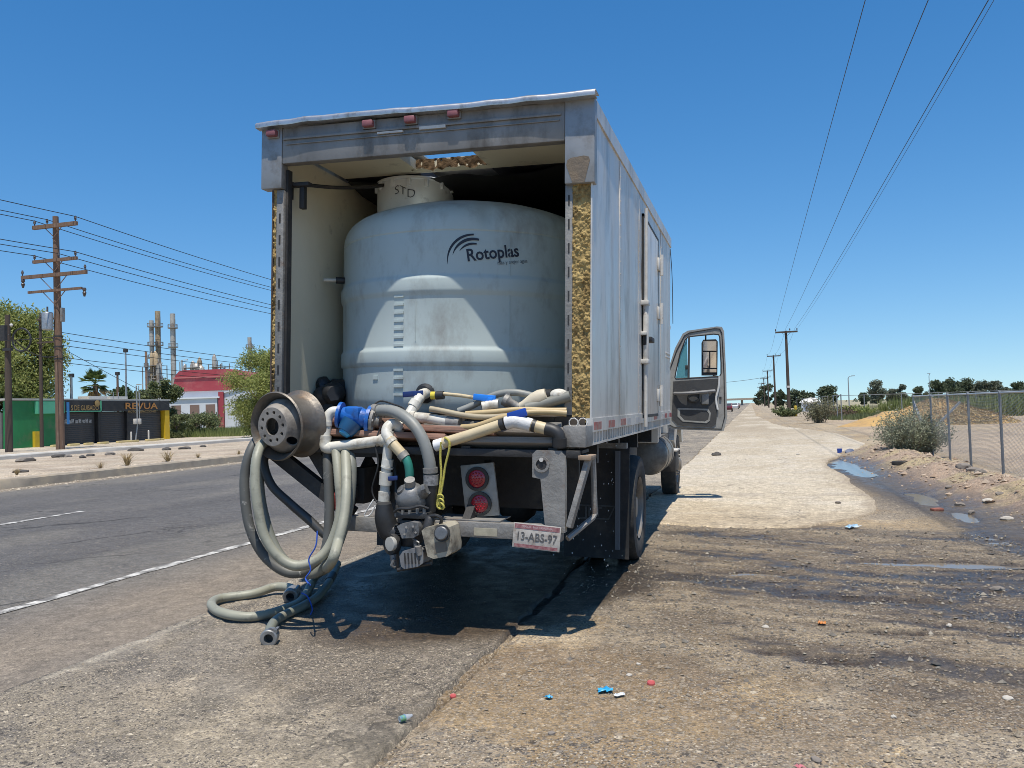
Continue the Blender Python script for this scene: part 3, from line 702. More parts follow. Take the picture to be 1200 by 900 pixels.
cl_ = B().box((-2.548, -.035, 3.145), (-2.371, .06, 3.612)).done("corner_cap", ALU_CAP, truck, bevel=.008)
cr_ = B().box((-.184, -.035, 3.03), (.024, .06, 3.612)).done("corner_cap", ALU_CAP, truck, bevel=.008)
b = B(); pts = [(-.172, 3.155), (-.165, 3.19), (-.14, 3.205), (-.05, 3.215), (-.015, 3.205), (-.008, 3.18), (-.045, 3.035), (-.13, 3.035)]
part(b.prism([(x, -.0385, z) for x, z in pts], (0, .006, 0)).done("rusted_pocket", mat("rusty_pocket", (.20, .15, .10), (.13, .11, .09), sc=9, rough=.85, bump=.5)), cr_)
for (x, z) in ((-2.44, 3.555), (-1.645, 3.560), (-1.315, 3.562), (-.985, 3.575)):
    lt = B().box((x-.042, -.088, z-.022), (x+.042, -.03, z+.026)).done("marker_light", RED_L, truck, bevel=.010)
    part(B().box((x-.05, -.048, z-.03), (x+.05, -.029, z+.034)).done("lamp_base", ALU_D, bevel=.003), lt)
# scraped bare patches beside the lamps
b = B()
for (x0, x1, z0_, z1_) in ((-1.58, -1.38, 3.485, 3.50), (-1.25, -1.05, 3.49, 3.512)):
    b.box((x0, -.0475, z0_), (x1, -.0285, z1_))
part(b.done("scraped_strip", HARD), hd)
# door posts: steel tracks and bare foam where the trim is gone
def post(name, x0, x1, z0, z1):
    b = B().box((x0, .0, z0), (x1, .05, z1)); o = b.done(name, STEEL, truck, bevel=.003)
    for z in np.arange(z0+.12, z1-.1, .165): part(B().box((x0+.012+.3*(x1-x0-.024), -.0025, z), (x1-.012-.3*(x1-x0-.024), .0, z+.07)).done("slot", DARK, smooth=None), o)
    return o
post("door_track", -.186, -.134, 1.45, 3.03); post("door_track", -2.433, -2.372, 1.45, 3.14)
B().box((-2.370, .03, 1.44), (-2.352, .09, 3.30)).done("door_seal", DARK, truck)
def foam(x0, x1, z0, z1, nx, nz, dep, seed):
    V = []; F = []
    X, Z = np.meshgrid(np.linspace(x0, x1, nx), np.linspace(z0, z1, nz))
    D = -dep*(fbm(X*75, Z*65, seed)**1.3)*1.3 - dep*.7*sstep(.52, .7, fbm(X*30, Z*22, seed+5)) + dep*.9
    X = X + .010*(fbm(X*9+3, Z*9, seed+9)-.5)
    V = np.stack([X, D, Z], -1).reshape(-1, 3)
    for j in range(nz-1):
        for i in range(nx-1): F.append((j*nx+i, j*nx+i+1, (j+1)*nx+i+1, (j+1)*nx+i))
    return mesh_obj("exposed_foam", V, F, FOAM, truck, smooth=50)
foam(-.134, -.008, 1.40, 3.03, 30, 380, .015, 251)
foam(-2.457, -2.432, 1.48, 3.14, 8, 340, .016, 261)
B().box((-.134, .032, 1.40), (-.012, .085, 3.03)).done("post_core", DARK, truck)
B().box((-2.462, .032, 1.45), (-2.434, .085, 3.14)).done("post_core", DARK, truck)
B().box((-.0075, -.004, 1.25), (.0035, .03, 3.03)).done("edge_trim", ALU, truck)
B().box((-2.469, -.004, 1.45), (-2.457, .03, 3.14)).done("edge_trim", mat("rust_brown_trim", (.10, .07, .05), (.07, .05, .04), sc=12, rough=.85, bump=.5), truck)
# rear sill, deck with planks
B().box((-W_+.02, -.03, 1.25), (-.20, .03, 1.40)).done("rear_sill", STEEL, truck, bevel=.005)
B().beam((-2.2, -.27, 1.20), (-.02, -.27, 1.20), .05, .05).done("deck_beam", DARK, truck, bevel=.004)
for x in (-2.2, -1.5, -.8, -.2): B().beam((x, -.28, 1.215), (x, .3, 1.235), .06, .05).done("deck_bracket", DARK, truck)
for k, (xa, xb, y, z, tl) in enumerate(((-1.98, -.95, -.21, 1.295, .10), (-1.72, -.62, -.14, 1.345, .16), (-.95, -.12, -.22, 1.262, -.03), (-2.10, -1.2, -.08, 1.38, .05), (-1.1, -.1, -.12, 1.33, .02))):
    m_ = WOODRED if k in (0, 1, 3) else mat("grey_weathered_plank", (.26, .23, .20), (.17, .15, .13), sc=5, rough=.9, stretch=(.4, 6, 6), bump=.5, bsc=18)
    B().box((xa, y-.075, z-.022), (xb, y+.075, z+.022), rot=(-.35+tl, tl*.25, 0)).done("deck_plank", m_, truck, bevel=.006)
B().box((-.135, -.27, 1.245), (.015, -.02, 1.385)).done("deck_end_plate", STEEL, truck, bevel=.006)
b = B()
for k, x in enumerate((-.07, -.01)): b.tube([(x+.03*math.cos(t*.7), -.25+.01*k, 1.405+.03*math.sin(t*.7)) for t in range(10)], .004, 6)
b.done("wire_loop", HARD, truck)
B().box((-2.3, -.255, 1.205), (-.01, -.03, 1.225)).done("deck_shadow_pan", DARK, truck)  # plain pan added to close light gaps in the deck's shadow
# chassis, bumper and its braces
for x in (-1.72, -.86): B().box((x, -.1, .80), (x+.09, 9.6, 1.06)).done("chassis_rail", DARK, truck, bevel=.006)
for y in (.4, 2.2, 3.4, 5.2, 7.4): B().box((-1.63, y, .85), (-.86, y+.1, 1.0)).done("cross_member", DARK, truck)
for y in (.9, 2.0, 3.3, 4.6): B().box((-W_+.2, y, 1.06), (-.12, y+.08, 1.25)).done("subframe_beam", DARK, truck)
bp_ = B().box((-1.75, -.33, .64), (-.13, -.25, .742)).done("bumper_bar", STEEL, truck, bevel=.006)
part(B().box((-.72, -.336, .655), (-.56, -.33, .705)).done("faded_sticker", mat("faded_cream_sticker", (.42, .38, .28), (.3, .27, .2), sc=20, rough=.7)), bp_)
ph = B().prism([(-.325, -.33, 1.05), (-.325, -.33, 1.20), (-.30, -.33, 1.225), (-.135, -.33, 1.225), (-.11, -.33, 1.19), (-.105, -.33, .70), (-.235, -.33, .70), (-.27, -.33, 1.04)], (0, .06, 0)).done("bumper_post", STEEL, truck, bevel=.006)
part(B().lathe([(.052, -.012), (.036, -.012), (.036, .0), (.052, .0)], 20, (-.262, -.33, 1.135), (0, 1, 0), close=True).done("hitch_ring", STEEL), ph)
part(B().cyl((-.262, -.334, 1.135), (-.262, -.327, 1.135), .036, 18).done("hitch_hole", DARK), ph)
part(B().cyl((-.262, -.345, 1.165), (-.262, -.32, 1.165), .014, 10).done("bolt", HARD), ph)
b = B().beam((.03, -.22, 1.19), (-.085, -.30, .73), .085, .035, up=(1, 0, 0)); b.done("side_brace", STEEL, truck, bevel=.005)
B().box((-.03, -.30, 1.165), (.055, -.1, 1.195)).done("brace_cap", mat("rusty_tan_plate", (.34, .25, .17), (.22, .15, .10), sc=14, rough=.8), truck, bevel=.004)
B().tube([(.035, -.12, 1.17), (.045, -.10, .80), (.035, -.12, .775), (-.10, -.28, .655)], .02, 8).done("step_rail", STEEL, truck)
for x in (-1.73, -.80): B().beam((x, -.29, .68), (x+.05, .1, 1.1), .06, .07).done("bumper_bracket", DARK, truck)
# left rear brackets with a red end
B().beam((-2.28, -.22, 1.16), (-1.66, -.22, .74), .10, .07, up=(0, 1, 0)).done("corner_brace", DARK, truck)
B().beam((-2.35, -.2, 1.22), (-1.5, -.2, 1.22), .1, .1).done("corner_beam", DARK, truck)
B().beam((-1.98, -.2, 1.18), (-1.72, -.2, .80), .09, .05, up=(0, 1, 0)).done("corner_brace", DARK, truck)
B().beam((-1.80, -.27, .86), (-1.66, -.27, .77), .08, .075, up=(0, 1, 0)).done("brace_end", mat("faded_red_paint", (.30, .05, .045), (.18, .04, .035), sc=10, rough=.6), truck)
# tail light panel
tp = thing("tail_light_panel", None, None); tp.parent = truck
tp.matrix_basis = Matrix.Translation((-.735, -.16, .93)) @ Euler((0, R(-7), 0)).to_matrix().to_4x4()
B().box((-.12, -.012, -.175), (.12, .012, .185)).done("back_plate", mat("dull_zinc_plate", (.36, .34, .30), (.25, .23, .20), sc=8, rough=.6, metal=.3, dirt=(.12, .1, .08), dsc=6, dthr=(.52, .7)), tp, bevel=.004)
LED = mat("red_lamp_lens", (.40, .015, .03), (.24, .01, .02), sc=70, rough=.2, coat=.4)
for z in (.085, -.085):
    B().lathe([(.082, .0), (.082, -.022), (.064, -.026), (.060, -.018), (.060, 0)], 28, (-.005, -.010, z), (0, 1, 0)).done("rubber_ring", RUBBER, tp)
    ln = B().lathe([(.061, -.014), (.045, -.022), (.0, -.025)], 28, (-.005, -.012, z), (0, 1, 0)).done("lamp_lens", LED, tp)
    b = B()
    for ring, cnt in ((.0, 1), (.02, 6), (.04, 12)):
        for k in range(cnt): t = 2*math.pi*k/cnt; b.ball((-.005+ring*math.cos(t), -.036, z+ring*math.sin(t)), .0075, 1)
    b.done("lens_dot", LED, tp)
B().box((-1.02, -.30, .745), (-.55, -.05, .752)).done("bumper_tread", STEEL, truck)
# number plate
lp = thing("license_plate", None, None); lp.parent = truck
lp.matrix_basis = Matrix.Translation((-.288, -.355, .668)) @ Euler((R(-4), R(3.5), 0)).to_matrix().to_4x4()
PW, PH = .315, .16
B().box((-PW/2, -.002, -PH/2), (PW/2, .003, PH/2)).done("plate", mat("dirty_white_plate", (.46, .43, .385), (.36, .33, .29), sc=22, rough=.6, dirt=(.22, .17, .13), dsc=18, dthr=(.50, .70)), lp, bevel=.002)
MAROON = mat("maroon_plate_band", (.17, .045, .055), (.33, .18, .175), sc=40, rough=.55)
B().box((-PW/2+.008, -.0035, PH/2-.036), (PW/2-.008, -.0022, PH/2-.006)).done("plate_band", MAROON, lp, smooth=None)
B().box((-PW/2+.014, -.0035, -PH/2+.006), (PW/2-.014, -.0022, -PH/2+.026)).done("plate_band", MAROON, lp, smooth=None)
text_obj("plate_number", "13-ABS-97", .074, mat("plate_ink", (.03, .03, .032), (.16, .15, .14), sc=45, rough=.6), (0, -.0045, -.006), (1, 0, 0), (0, 0, 1), lp, bold=.0012, squeeze=.86)
text_obj("plate_small_text", "MEXICO   BAJA CALIFORNIA", .019, mat("pale_plate_print", (.55, .42, .42), rough=.6), (0, -.0045, PH/2-.021), (1, 0, 0), (0, 0, 1), lp, squeeze=.85)
# wheels
RIM = mat("worn_steel_rim", (.26, .24, .215), (.16, .145, .13), sc=7, rough=.55, metal=.3, dirt=(.30, .23, .15), dsc=5, dthr=(.5, .68), bump=.3)
def wheel(x, y, side, R_=.515, w=.25, dual=False, name="wheel"):
    """x: outer face; side +1 right, -1 left"""
    wh = thing(name, None, None); wh.parent = truck; wh.location = (x, y, R_-.012)
    for k in range(2 if dual else 1):
        o = -side*(k*.33)
        prof = [(.30, -.09), (.33, -.115), (.42, -.125), (.485, -.118), (.508, -.09), (.515, -.05), (.515, .05), (.508, .09), (.485, .118), (.42, .125), (.33, .115), (.30, .09)]
        def tread(r, h, t): return r - (.010 if (r > .5 and (int(t*36/math.pi) % 2)) else 0)
        B().lathe(prof, 72, (o-side*w/2, 0, 0), (1, 0, 0), fn=tread, close=True).done("tyre", RUBBER, wh)
    if dual: prof = [(.30, 0), (.285, -.012), (.27, -.06), (.265, -.15), (.18, -.165), (.12, -.16), (.115, -.08), (.10, -.03), (0, -.025)]
    else: prof = [(.30, 0), (.285, -.012), (.27, -.05), (.22, -.04), (.16, .0), (.12, .02), (.08, .06), (0, .065)]
    rm = B().lathe([(r, side*h) for r, h in prof], 40, (-side*.012, 0, 0), (1, 0, 0)).done("rim", RIM, wh)
    nb = B()
    for k in range(10):
        t = 2*math.pi*k/10; h = -side*(.165 if dual else .0)
        nb.cyl((-side*.012+h, .165*math.cos(t), .165*math.sin(t)), (-side*.012+h+side*.035, .165*math.cos(t), .165*math.sin(t)), .016, 6)
    nb.done("wheel_nut", STEEL, wh)
    return wh
wheel(-.005, 2.72, 1, dual=True); wheel(-W_+.03, 2.72, -1, dual=True)
wheel(-.13, 8.65, 1); wheel(-W_+.15, 8.65, -1)
B().cyl((-2.3, 2.72, .5), (-.25, 2.72, .5), .075, 14).ball((-1.27, 2.72, .5), .22, 2, (1, .9, 1)).done("rear_axle", DARK, truck)
B().cyl((-2.3, 8.65, .5), (-.25, 8.65, .5), .06, 12).done("front_axle", DARK, truck)
for x in (-1.72, -.82):
    b = B()
    for k in range(5): b.beam((x, 2.72-.7+.1*k, .72-.03*k), (x, 2.72+.7-.1*k, .72-.03*k), .075, .02)
    b.done("leaf_spring", DARK, truck)
for x0 in (-.62, -2.50):
    mf = B().box((x0, 1.98, .12), (x0+.60, 2.0, 1.12)).done("mudflap", mat("black_flap_rubber", (.018, .018, .019), (.03, .028, .026), sc=5, rough=.7, dirt=(.06, .05, .04), dsc=6, dthr=(.5, .7)), truck)
    if x0 > -1:
        GREYP = mat("worn_grey_print", (.09, .088, .085), (.05, .05, .05), sc=20, rough=.7)
        b = B(); A = [(-.50, .60), (-.14, .60), (-.20, .47), (-.50, .47)]; H = [(-.485, .588), (-.158, .588), (-.208, .482), (-.485, .482)]
        part(b.prism([(x, 1.975, z) for x, z in A], (0, .004, 0), [(x, 1.975, z) for x, z in H]).done("flap_frame", GREYP), mf)
        part(text_obj("flap_lettering", "JET", .12, GREYP, (-.345, 1.974, .535), (1, 0, 0), (0, 0, 1), truck, bold=.003), mf)
B().box((-.66, 1.96, 1.12), (-.04, 2.04, 1.17)).done("flap_hanger", STEEL, truck)
B().box((-.13, 1.88, .22), (-.09, 1.92, 1.1)).done("hanging_strap", mat("grey_strap", (.12, .12, .125), rough=.7), truck)
# tanks and step on the right flank
B().lathe([(0, 0), (.22, 0), (.262, .025), (.27, .06), (.27, 1.0), (.262, 1.035), (.22, 1.06), (0, 1.06)], 32, (-.33, 6.05, .80), (0, 1, 0)).done("fuel_tank", mat("dull_fuel_tank", (.28, .27, .25), (.19, .18, .165), sc=5, rough=.45, metal=.5, dirt=(.1, .09, .08), dsc=4, dthr=(.5, .7)), truck)
for y in (6.25, 6.85): B().lathe([(.273, -.025), (.280, -.025), (.280, .025), (.273, .025)], 32, (-.33, y, .80), (0, 1, 0), close=True).done("tank_strap", STEEL, truck)
B().box((-.36, 7.2, .50), (-.05, 7.75, .80)).done("cab_step", DARK, truck, bevel=.01)
B().box((-.38, 7.18, .80), (-.03, 7.80, .825)).done("step_plate", HARD, truck, bevel=.004)
B().box((-.9, 5.9, .6), (-.62, 6.9, 1.0)).done("battery_box", DARK, truck, bevel=.01)
# cab
CABP = mat("greyish_white_cab_paint", (.60, .60, .57), (.50, .49, .46), sc=3, rough=.4, dirt=(.33, .28, .22), dsc=4, dthr=(.55, .75), coat=.2)
CABIN = mat("grey_cab_trim", (.13, .13, .13), (.09, .09, .09), sc=6, rough=.6)
B().box((-2.36, 5.98, .98), (-.18, 6.06, 2.72)).done("cab_back", CABP, truck, bevel=.02)
B().box((-2.38, 5.97, 2.66), (-.17, 7.75, 2.78)).done("cab_roof", CABP, truck, bevel=.05, seg=3)
B().box((-2.34, 6.06, .95), (-.20, 7.85, 1.06)).done("cab_floor", CABIN, truck)
B().box((-2.38, 6.06, 1.0), (-2.33, 7.55, 1.92)).done("cab_door", CABP, truck, bevel=.01)
for x in (-2.38, -.22):
    B().box((x, 6.06, 1.06), (x+.05, 6.26, 2.66)).done("cab_pillar", CABP, truck)
    B().beam((x+.025, 7.62, 1.9), (x+.025, 7.35, 2.68), .05, .07).done("windscreen_pillar", CABP, truck)
B().prism([(-2.32, 7.67, 1.92), (-.21, 7.67, 1.92), (-.21, 7.40, 2.66), (-2.32, 7.40, 2.66)], (0, .01, .004)).done("windscreen", glass("windscreen_glass", (.10, .14, .14), .35), truck)
B().box((-2.34, 7.45, 1.06), (-.20, 7.70, 1.92)).done("cowl", CABP, truck, bevel=.02)
B().prism([(-2.15, 7.70, 1.86), (-2.15, 9.55, 1.62), (-2.15, 9.62, 1.5), (-2.15, 9.62, .85), (-2.15, 7.70, .85)], (1.72, 0, 0)).done("hood", CABP, truck, bevel=.05, seg=3)
for s in (-1, 1):
    xo = -.42 if s > 0 else -2.15
    B().prism([(xo, 7.72, .95), (xo, 7.9, 1.24), (xo, 8.3, 1.42), (xo, 8.95, 1.42), (xo, 9.4, 1.2), (xo, 9.55, .85), (xo, 9.25, .85), (xo, 9.05, 1.12), (xo, 8.65, 1.18), (xo, 8.25, 1.10), (xo, 8.02, .8)], (s*.30, 0, 0)).done("fender", CABP, truck, bevel=.03)
    B().cyl(((-.32 if s > 0 else -2.24), 9.5, 1.05), ((-.32 if s > 0 else -2.24), 9.6, 1.05), .09, 16).done("headlight", HARD, truck)
B().box((-2.3, 9.62, .55), (-.25, 9.75, .82)).done("front_bumper", HARD, truck, bevel=.02)
st = thing("seat", None, None); st.parent = truck; st.location = (-1.2, 6.1, 1.06)
B().box((-.9, .1, .0), (.85, .62, .38)).done("cushion", CABIN, st, bevel=.05); B().box((-.9, -.02, .3), (.85, .14, 1.0)).done("backrest", CABIN, st, bevel=.05)
B().lathe([(.21+.015*math.cos(t), .015*math.sin(t)) for t in np.linspace(0, 2*math.pi, 9)[:-1]], 28, (-1.9, 7.2, 1.95), (0, -.7, .7), close=True).done("steering_wheel", CABIN, truck)
# the open cab door: stands across the line of sight, hinged at the windscreen pillar
door = thing("open_cab_door", None, None); door.parent = truck
door.matrix_basis = Matrix()
DY = 7.60
def dp(u, v, y=DY): return TL(u, v, y)
DGREY = mat("grey_door_shell", (.34, .34, .32), (.27, .265, .25), sc=4, rough=.45, dirt=(.18, .165, .14), dsc=5, dthr=(.5, .72))
DTRIM = mat("charcoal_door_trim", (.045, .046, .048), (.065, .064, .062), sc=7, rough=.6, bump=.2)
outer = [(779, 470), (779, 446), (791, 408), (800, 391), (806, 387.5), (840, 382.5), (846, 383), (848.5, 388), (851, 440), (852, 490), (848, 505), (788, 503), (779, 498)]
inner = [(791, 442), (792, 436), (797, 414), (803, 398), (807, 394.5), (836, 391.5), (842, 392), (843.5, 395), (845, 425), (845, 438), (843, 441), (800, 443.5), (792, 444)]
def ring_scale(P, q): return P
b = B().prism([dp(*p) for p in outer], (0, .055, 0), [dp(*p) for p in inner])
b.done("door_frame", DGREY, door, bevel=.008)
b = B().prism([dp(*p, DY-.012) for p in [(789, 447), (842, 443.5), (839, 462), (841, 478), (839, 497), (834, 500.5), (794, 498), (787, 490)]], (0, .016, 0))
tr = b.done("door_trim", DTRIM, door, bevel=.006)
b = B().prism([dp(*p, DY-.018) for p in [(794, 478), (830, 479), (833, 484), (832, 493), (828, 496), (800, 494), (794, 488)]], (0, .012, 0), [dp(*p, DY-.018) for p in [(797, 480), (828, 481), (831, 485), (830, 491.5), (826, 494), (802, 492.5), (797, 487)]])
part(b.done("map_pocket", DGREY), door)
A = dp(790, 461, DY-.03); C = dp(838, 458, DY-.03)
part(B().tube([A, A+Vector((.12, -.05, .0)), (A+C)/2+Vector((0, -.06, -.01)), C+Vector((-.1, -.03, -.01)), C], .024, 8, spline=4).done("arm_rest", mat("grey_arm_rest", (.20, .20, .20), rough=.6)), door)
c_ = dp(813, 464, DY-.02); part(B().lathe([(.10, 0), (.10, -.03), (.085, -.035), (.08, -.01), (0, -.008)], 20, c_, (0, 1, 0)).done("door_speaker", DTRIM), door)
c_ = dp(826, 467, DY-.02); part(B().box(c_+Vector((-.05, -.03, -.09)), c_+Vector((.06, .0, .12))).done("handle_bezel", mat("grey_bezel", (.24, .24, .235), rough=.5), bevel=.012), door)
part(B().tube([dp(*p, DY-.02) for p in [(843, 441), (842, 455), (839, 468), (841, 480)]], .016, 8, spline=4).done("weather_strip", mat("white_plastic_strip", (.62, .62, .60), rough=.5)), door)
b = B().tube([dp(*p, DY+.005) for p in inner]+[dp(*inner[0], DY+.005)], .011, 6); b.done("window_gasket", DARK, door)
b = B().tube([dp(600+(u-600)*.9985-(2.2 if u > 815 else -2.4), v+(2.4 if v < 440 else -2.2), DY-.004) for u, v in outer], .008, 6); b.done("door_seal", DARK, door)
for v in (455, 490): c_ = dp(782, v, DY-.01); B().box(c_+Vector((-.03, -.03, -.04)), c_+Vector((.03, .03, .04))).done("door_hinge", STEEL, door, bevel=.006)
b = B().beam(dp(807.5, 394, DY+.01), dp(807, 443, DY+.01), .03, .03, up=(0, 1, 0)); b.done("window_divider", DTRIM, door)
b = B().prism([dp(*p, DY+.02) for p in [(792, 443.5), (797, 415), (805, 396), (806, 442.5)]], (0, .006, 0)); b.done("vent_glass", glass("blue_green_glass", (.12, .36, .40), .55), door)
part(B().box(dp(803, 433, DY-.01), dp(806, 428, DY+.01)).done("vent_latch", DARK, bevel=.004), door)
c_ = dp(844, 466, DY-.01); B().box(c_+Vector((-.015, -.01, -.025)), c_+Vector((.02, .01, .015))).done("door_latch", DARK, door)
mir = thing("door_mirror", None, None); mir.parent = truck
B().prism([dp(*p, DY+.17) for p in [(822, 402), (824, 398), (839, 397.5), (841, 400), (840.5, 440), (822, 440)]], (0, .06, 0)).done("mirror_shell", DARK, mir, bevel=.01)
def tiltq(P, y): return [dp(u, v, y)+Vector((0, -.0006*(440-v)+.02, 0)) for (u, v) in P]
MIRM = mat("mirror_glass", (.8, .8, .8), rough=.03, metal=1.0)
for P in ([(824, 400), (839.5, 400), (839.5, 411), (824, 411)], [(824, 412.5), (831, 412.5), (831, 431), (824, 431)], [(832.5, 412.5), (839.5, 412.5), (839.5, 431), (832.5, 431)], [(824, 432.5), (839.5, 432.5), (839.5, 439), (824, 439)]):
    pts = [dp(u, v, DY+.155)+Vector((0, .0009*(v-420)*0, 0)) for u, v in P]
    o = mesh_obj("mirror_pane", [p+Vector((0, -.16*(p.z-2.2)*.5+.0, 0)) for p in pts], [(0, 1, 2, 3)], MIRM, mir)
B().tube([dp(827, 391, DY+.1), dp(827, 399, DY+.2)], .012, 6).tube([dp(845, 444, DY+.05), dp(836, 440, DY+.2)], .012, 6).done("mirror_arm", DARK, mir)
# roof-edge aerial wire
B().tube([(.0, 5.75, 3.6), (.02, 5.8, 3.2), (.03, 5.8, 2.6)], .005, 5, spline=4).done("loose_cable", DARK, truck)
# ================================================================== THE WATER TANK
TC = Vector((-1.325, 1.295, 1.44))
def tint_tank():
    m = mat("pale_grey_polyethylene", (.47, .53, .51), (.41, .465, .445), sc=1.4, rough=.5, stretch=(1, 1, .5), dirt=(.27, .27, .245), dsc=3.4, dthr=(.50, .74), bump=.12, bsc=5, spec=.35)
    return m
TANKM = tint_tank()
tank = thing("water_tank", "large pale grey round plastic water tank standing inside the truck box", "water tank", base=TC, tm=TM)
def fn(r, h, t):
    if r < .3: return r
    ph = (t+math.pi/2+math.pi) % (2*math.pi)-math.pi       # 0 towards the open rear
    g = math.exp(-((ph-.46)/.055)**2-((h-1.53)/.085)**2)
    return r - .045*g + .003*math.sin(9*ph)*math.exp(-((h-1.2)/.5)**2)
prof = [(.0, .0), (.97, .0), (1.005, .012), (1.028, .05), (1.04, .12), (1.046, .22), (1.048, .345), (1.05, .362), (1.062, .378), (1.066, .40), (1.066, .47), (1.063, .488), (1.053, .502),
        (1.05, .52), (1.05, .70), (1.05, .885), (1.053, .902), (1.064, .918), (1.067, .94), (1.067, 1.01), (1.064, 1.028), (1.054, 1.042), (1.05, 1.06), (1.05, 1.2), (1.048, 1.36), (1.044, 1.375), (1.05, 1.385), (1.046, 1.43), (1.036, 1.475),
        (1.018, 1.515), (.99, 1.552), (.95, 1.585), (.90, 1.612), (.82, 1.645), (.70, 1.685), (.55, 1.72), (.38, 1.75), (.2, 1.765), (0, 1.77)]
B().lathe([(r*1.022, h) for r, h in prof], 160, (0, 0, 0), fn=fn).done("tank_body", TANKM, tank, smooth=28)
def onc(ph, z, out=0.0, R_=1.073): return Vector((math.sin(ph)*(R_+out), -math.cos(ph)*(R_+out), z))
def cyl_box(b, ph, z, w, h, d, R_=1.073):
    """a small raised block on the curved wall"""
    c = [[onc(ph+s*w/2/R_, z+q*h/2, o, R_) for s, q in ((-1, -1), (1, -1), (1, 1), (-1, 1))] for o in (-.01, d)]
    A = [b.bm.verts.new(p) for p in c[0]]; D = [b.bm.verts.new(p) for p in c[1]]
    b.bm.faces.new(D); b.bm.faces.new(A[::-1])
    for k in range(4): b.bm.faces.new((A[k], A[(k+1) % 4], D[(k+1) % 4], D[k]))
for k in range(14):                                          # moulded level marks
    z = .15+k*.062
    if .35 < z < .51: continue
    b = B(); cyl_box(b, -.185, z, .085, .018, .006); b.done("level_mark", TANKM, tank, bevel=.002)
b = B(); cyl_box(b, -.40, .28, .05, .03, .004); b.done("moulded_badge", TANKM, tank)
for (ph, z, w, h) in ((.03, .20, .12, .006), (.62, .9, .004, .9), (-.05, .7, .004, .3)):
    b = B(); cyl_box(b, ph, z, w, h, .0045); b.done("mould_line", TANKM, tank)
# neck, off centre, with writing
NC = TL(487, 225, 1.25)-TC
nk = []
for k in range(10): nk.append(2*math.pi*(k+.5)/10)
WN = mat("chalky_white_plastic", (.74, .76, .76), (.64, .66, .66), sc=5, rough=.6, dirt=(.25, .25, .24), dsc=7, dthr=(.6, .8))
b = B().lathe([(.335, 1.58), (.335, 1.98), (.345, 1.985), (.345, 2.005), (.33, 2.012), (.31, 2.0), (.30, 1.96), (0, 1.955)], 40, (NC.x, NC.y, 0)); nkO = b.done("tank_neck", WN, tank)
for k in range(14): t = 2*math.pi*k/14; B().box((NC.x+.337*math.cos(t)-.016, NC.y+.337*math.sin(t)-.016, 1.92), (NC.x+.337*math.cos(t)+.016, NC.y+.337*math.sin(t)+.016, 1.985)).done("neck_lug", WN, tank, bevel=.004)
INK = mat("navy_print", (.012, .016, .03), rough=.55)
V, F = text_pts("STD", .105, -.001)
def on_neck(v, ph0=.12, z0=1.87):
    ph = ph0+v.x/.337; return Vector((NC.x+math.sin(ph)*.3385, NC.y-math.cos(ph)*.3385, z0+v.y-.02*math.sin(v.x*30)))
mesh_obj("handwritten_letters", [on_neck(v) for v in V], F, mat("faded_marker_ink", (.06, .065, .075), rough=.7), tank)
# printed maker's name and swoosh on the wall
LPH = .47; LZ = 1.205
def on_wall(x, y, tilt=R(8)):
    q = Vector((x*math.cos(tilt)-y*math.sin(tilt), x*math.sin(tilt)+y*math.cos(tilt)))
    return onc(LPH+q.x/1.05, LZ+q.y, .0035)
V, F = text_pts("Rotoplas", .130, .0026)
mesh_obj("printed_name", [on_wall(v.x*.86+.03, v.y) for v in V], F, INK, tank)
V, F = text_pts("más y mejor agua", .040, .0)
mesh_obj("printed_slogan", [on_wall(v.x*.85+.17, v.y-.078) for v in V], F, mat("faded_navy_print", (.05, .06, .08), rough=.6), tank)
for k, (r0, w, a0, a1) in enumerate(((.20, .020, 182, 82), (.165, .024, 158, 68), (.128, .018, 140, 72))):
    V = []; F = []; n = 18
    for i in range(n):
        t = R(a0+(a1-a0)*i/(n-1)); ww = w*math.sin(math.pi*min(.75, .04+.75*i/(n-1)))
        for rr in (r0-ww/2, r0+ww/2): V.append(on_wall(-.120+rr*1.0*math.cos(t)*.95, -.035+rr*.95*math.sin(t)))
        if i: F.append((2*i-2, 2*i-1, 2*i+1, 2*i))
    mesh_obj("printed_swoosh", V, F, INK, tank)
# overflow stub and bottom outlet
RUB = mat("black_fitting", (.018, .018, .019), (.03, .03, .03), sc=15, rough=.5)
PVC = mat("white_pvc", (.64, .62, .56), (.55, .52, .44), sc=8, rough=.45, dirt=(.26, .21, .15), dsc=9, dthr=(.52, .72), bump=.15)
PVCY = mat("yellowed_pvc", (.58, .48, .31), (.50, .40, .24), sc=7, rough=.5, dirt=(.24, .18, .11), dsc=9, dthr=(.54, .74), bump=.15)
a = onc(-.98, 1.10); d = onc(-.98, 1.10, .07); b = B().cyl(a, d, .028, 14); b.done("overflow_nut", RUB, tank)
b = B().cyl(d, d+Vector((-.09, -.04, .0)), .014, 10); b.done("overflow_stub", PVC, tank)
OP = TL(499, 461, .24)-TC
B().lathe([(.0, -.06), (.075, -.06), (.075, .02), (.055, .03), (.055, .06), (0, .06)], 24, (OP.x, OP.y, OP.z), (0, -1, 0)).done("outlet_flange", RUB, tank)

cen = TL(388, 470, .62); t = thing("black_bundle", "crumpled black bundle lying on the box floor left of the tank", "bundle", base=cen, tm=TM)
b = B()
for k in range(9): b.ball((rnd.uniform(-.1, .06), rnd.uniform(-.1, .1), rnd.uniform(-.02, .15)), rnd.uniform(.06, .11), 2, (1, 1, 1), .12)
b.done("cloth", SHADE_BUNDLE_BLACK, t); B().box((-.12, -.12, -.10), (.08, .12, -.02)).done("tray", DARK, t, bevel=.01)

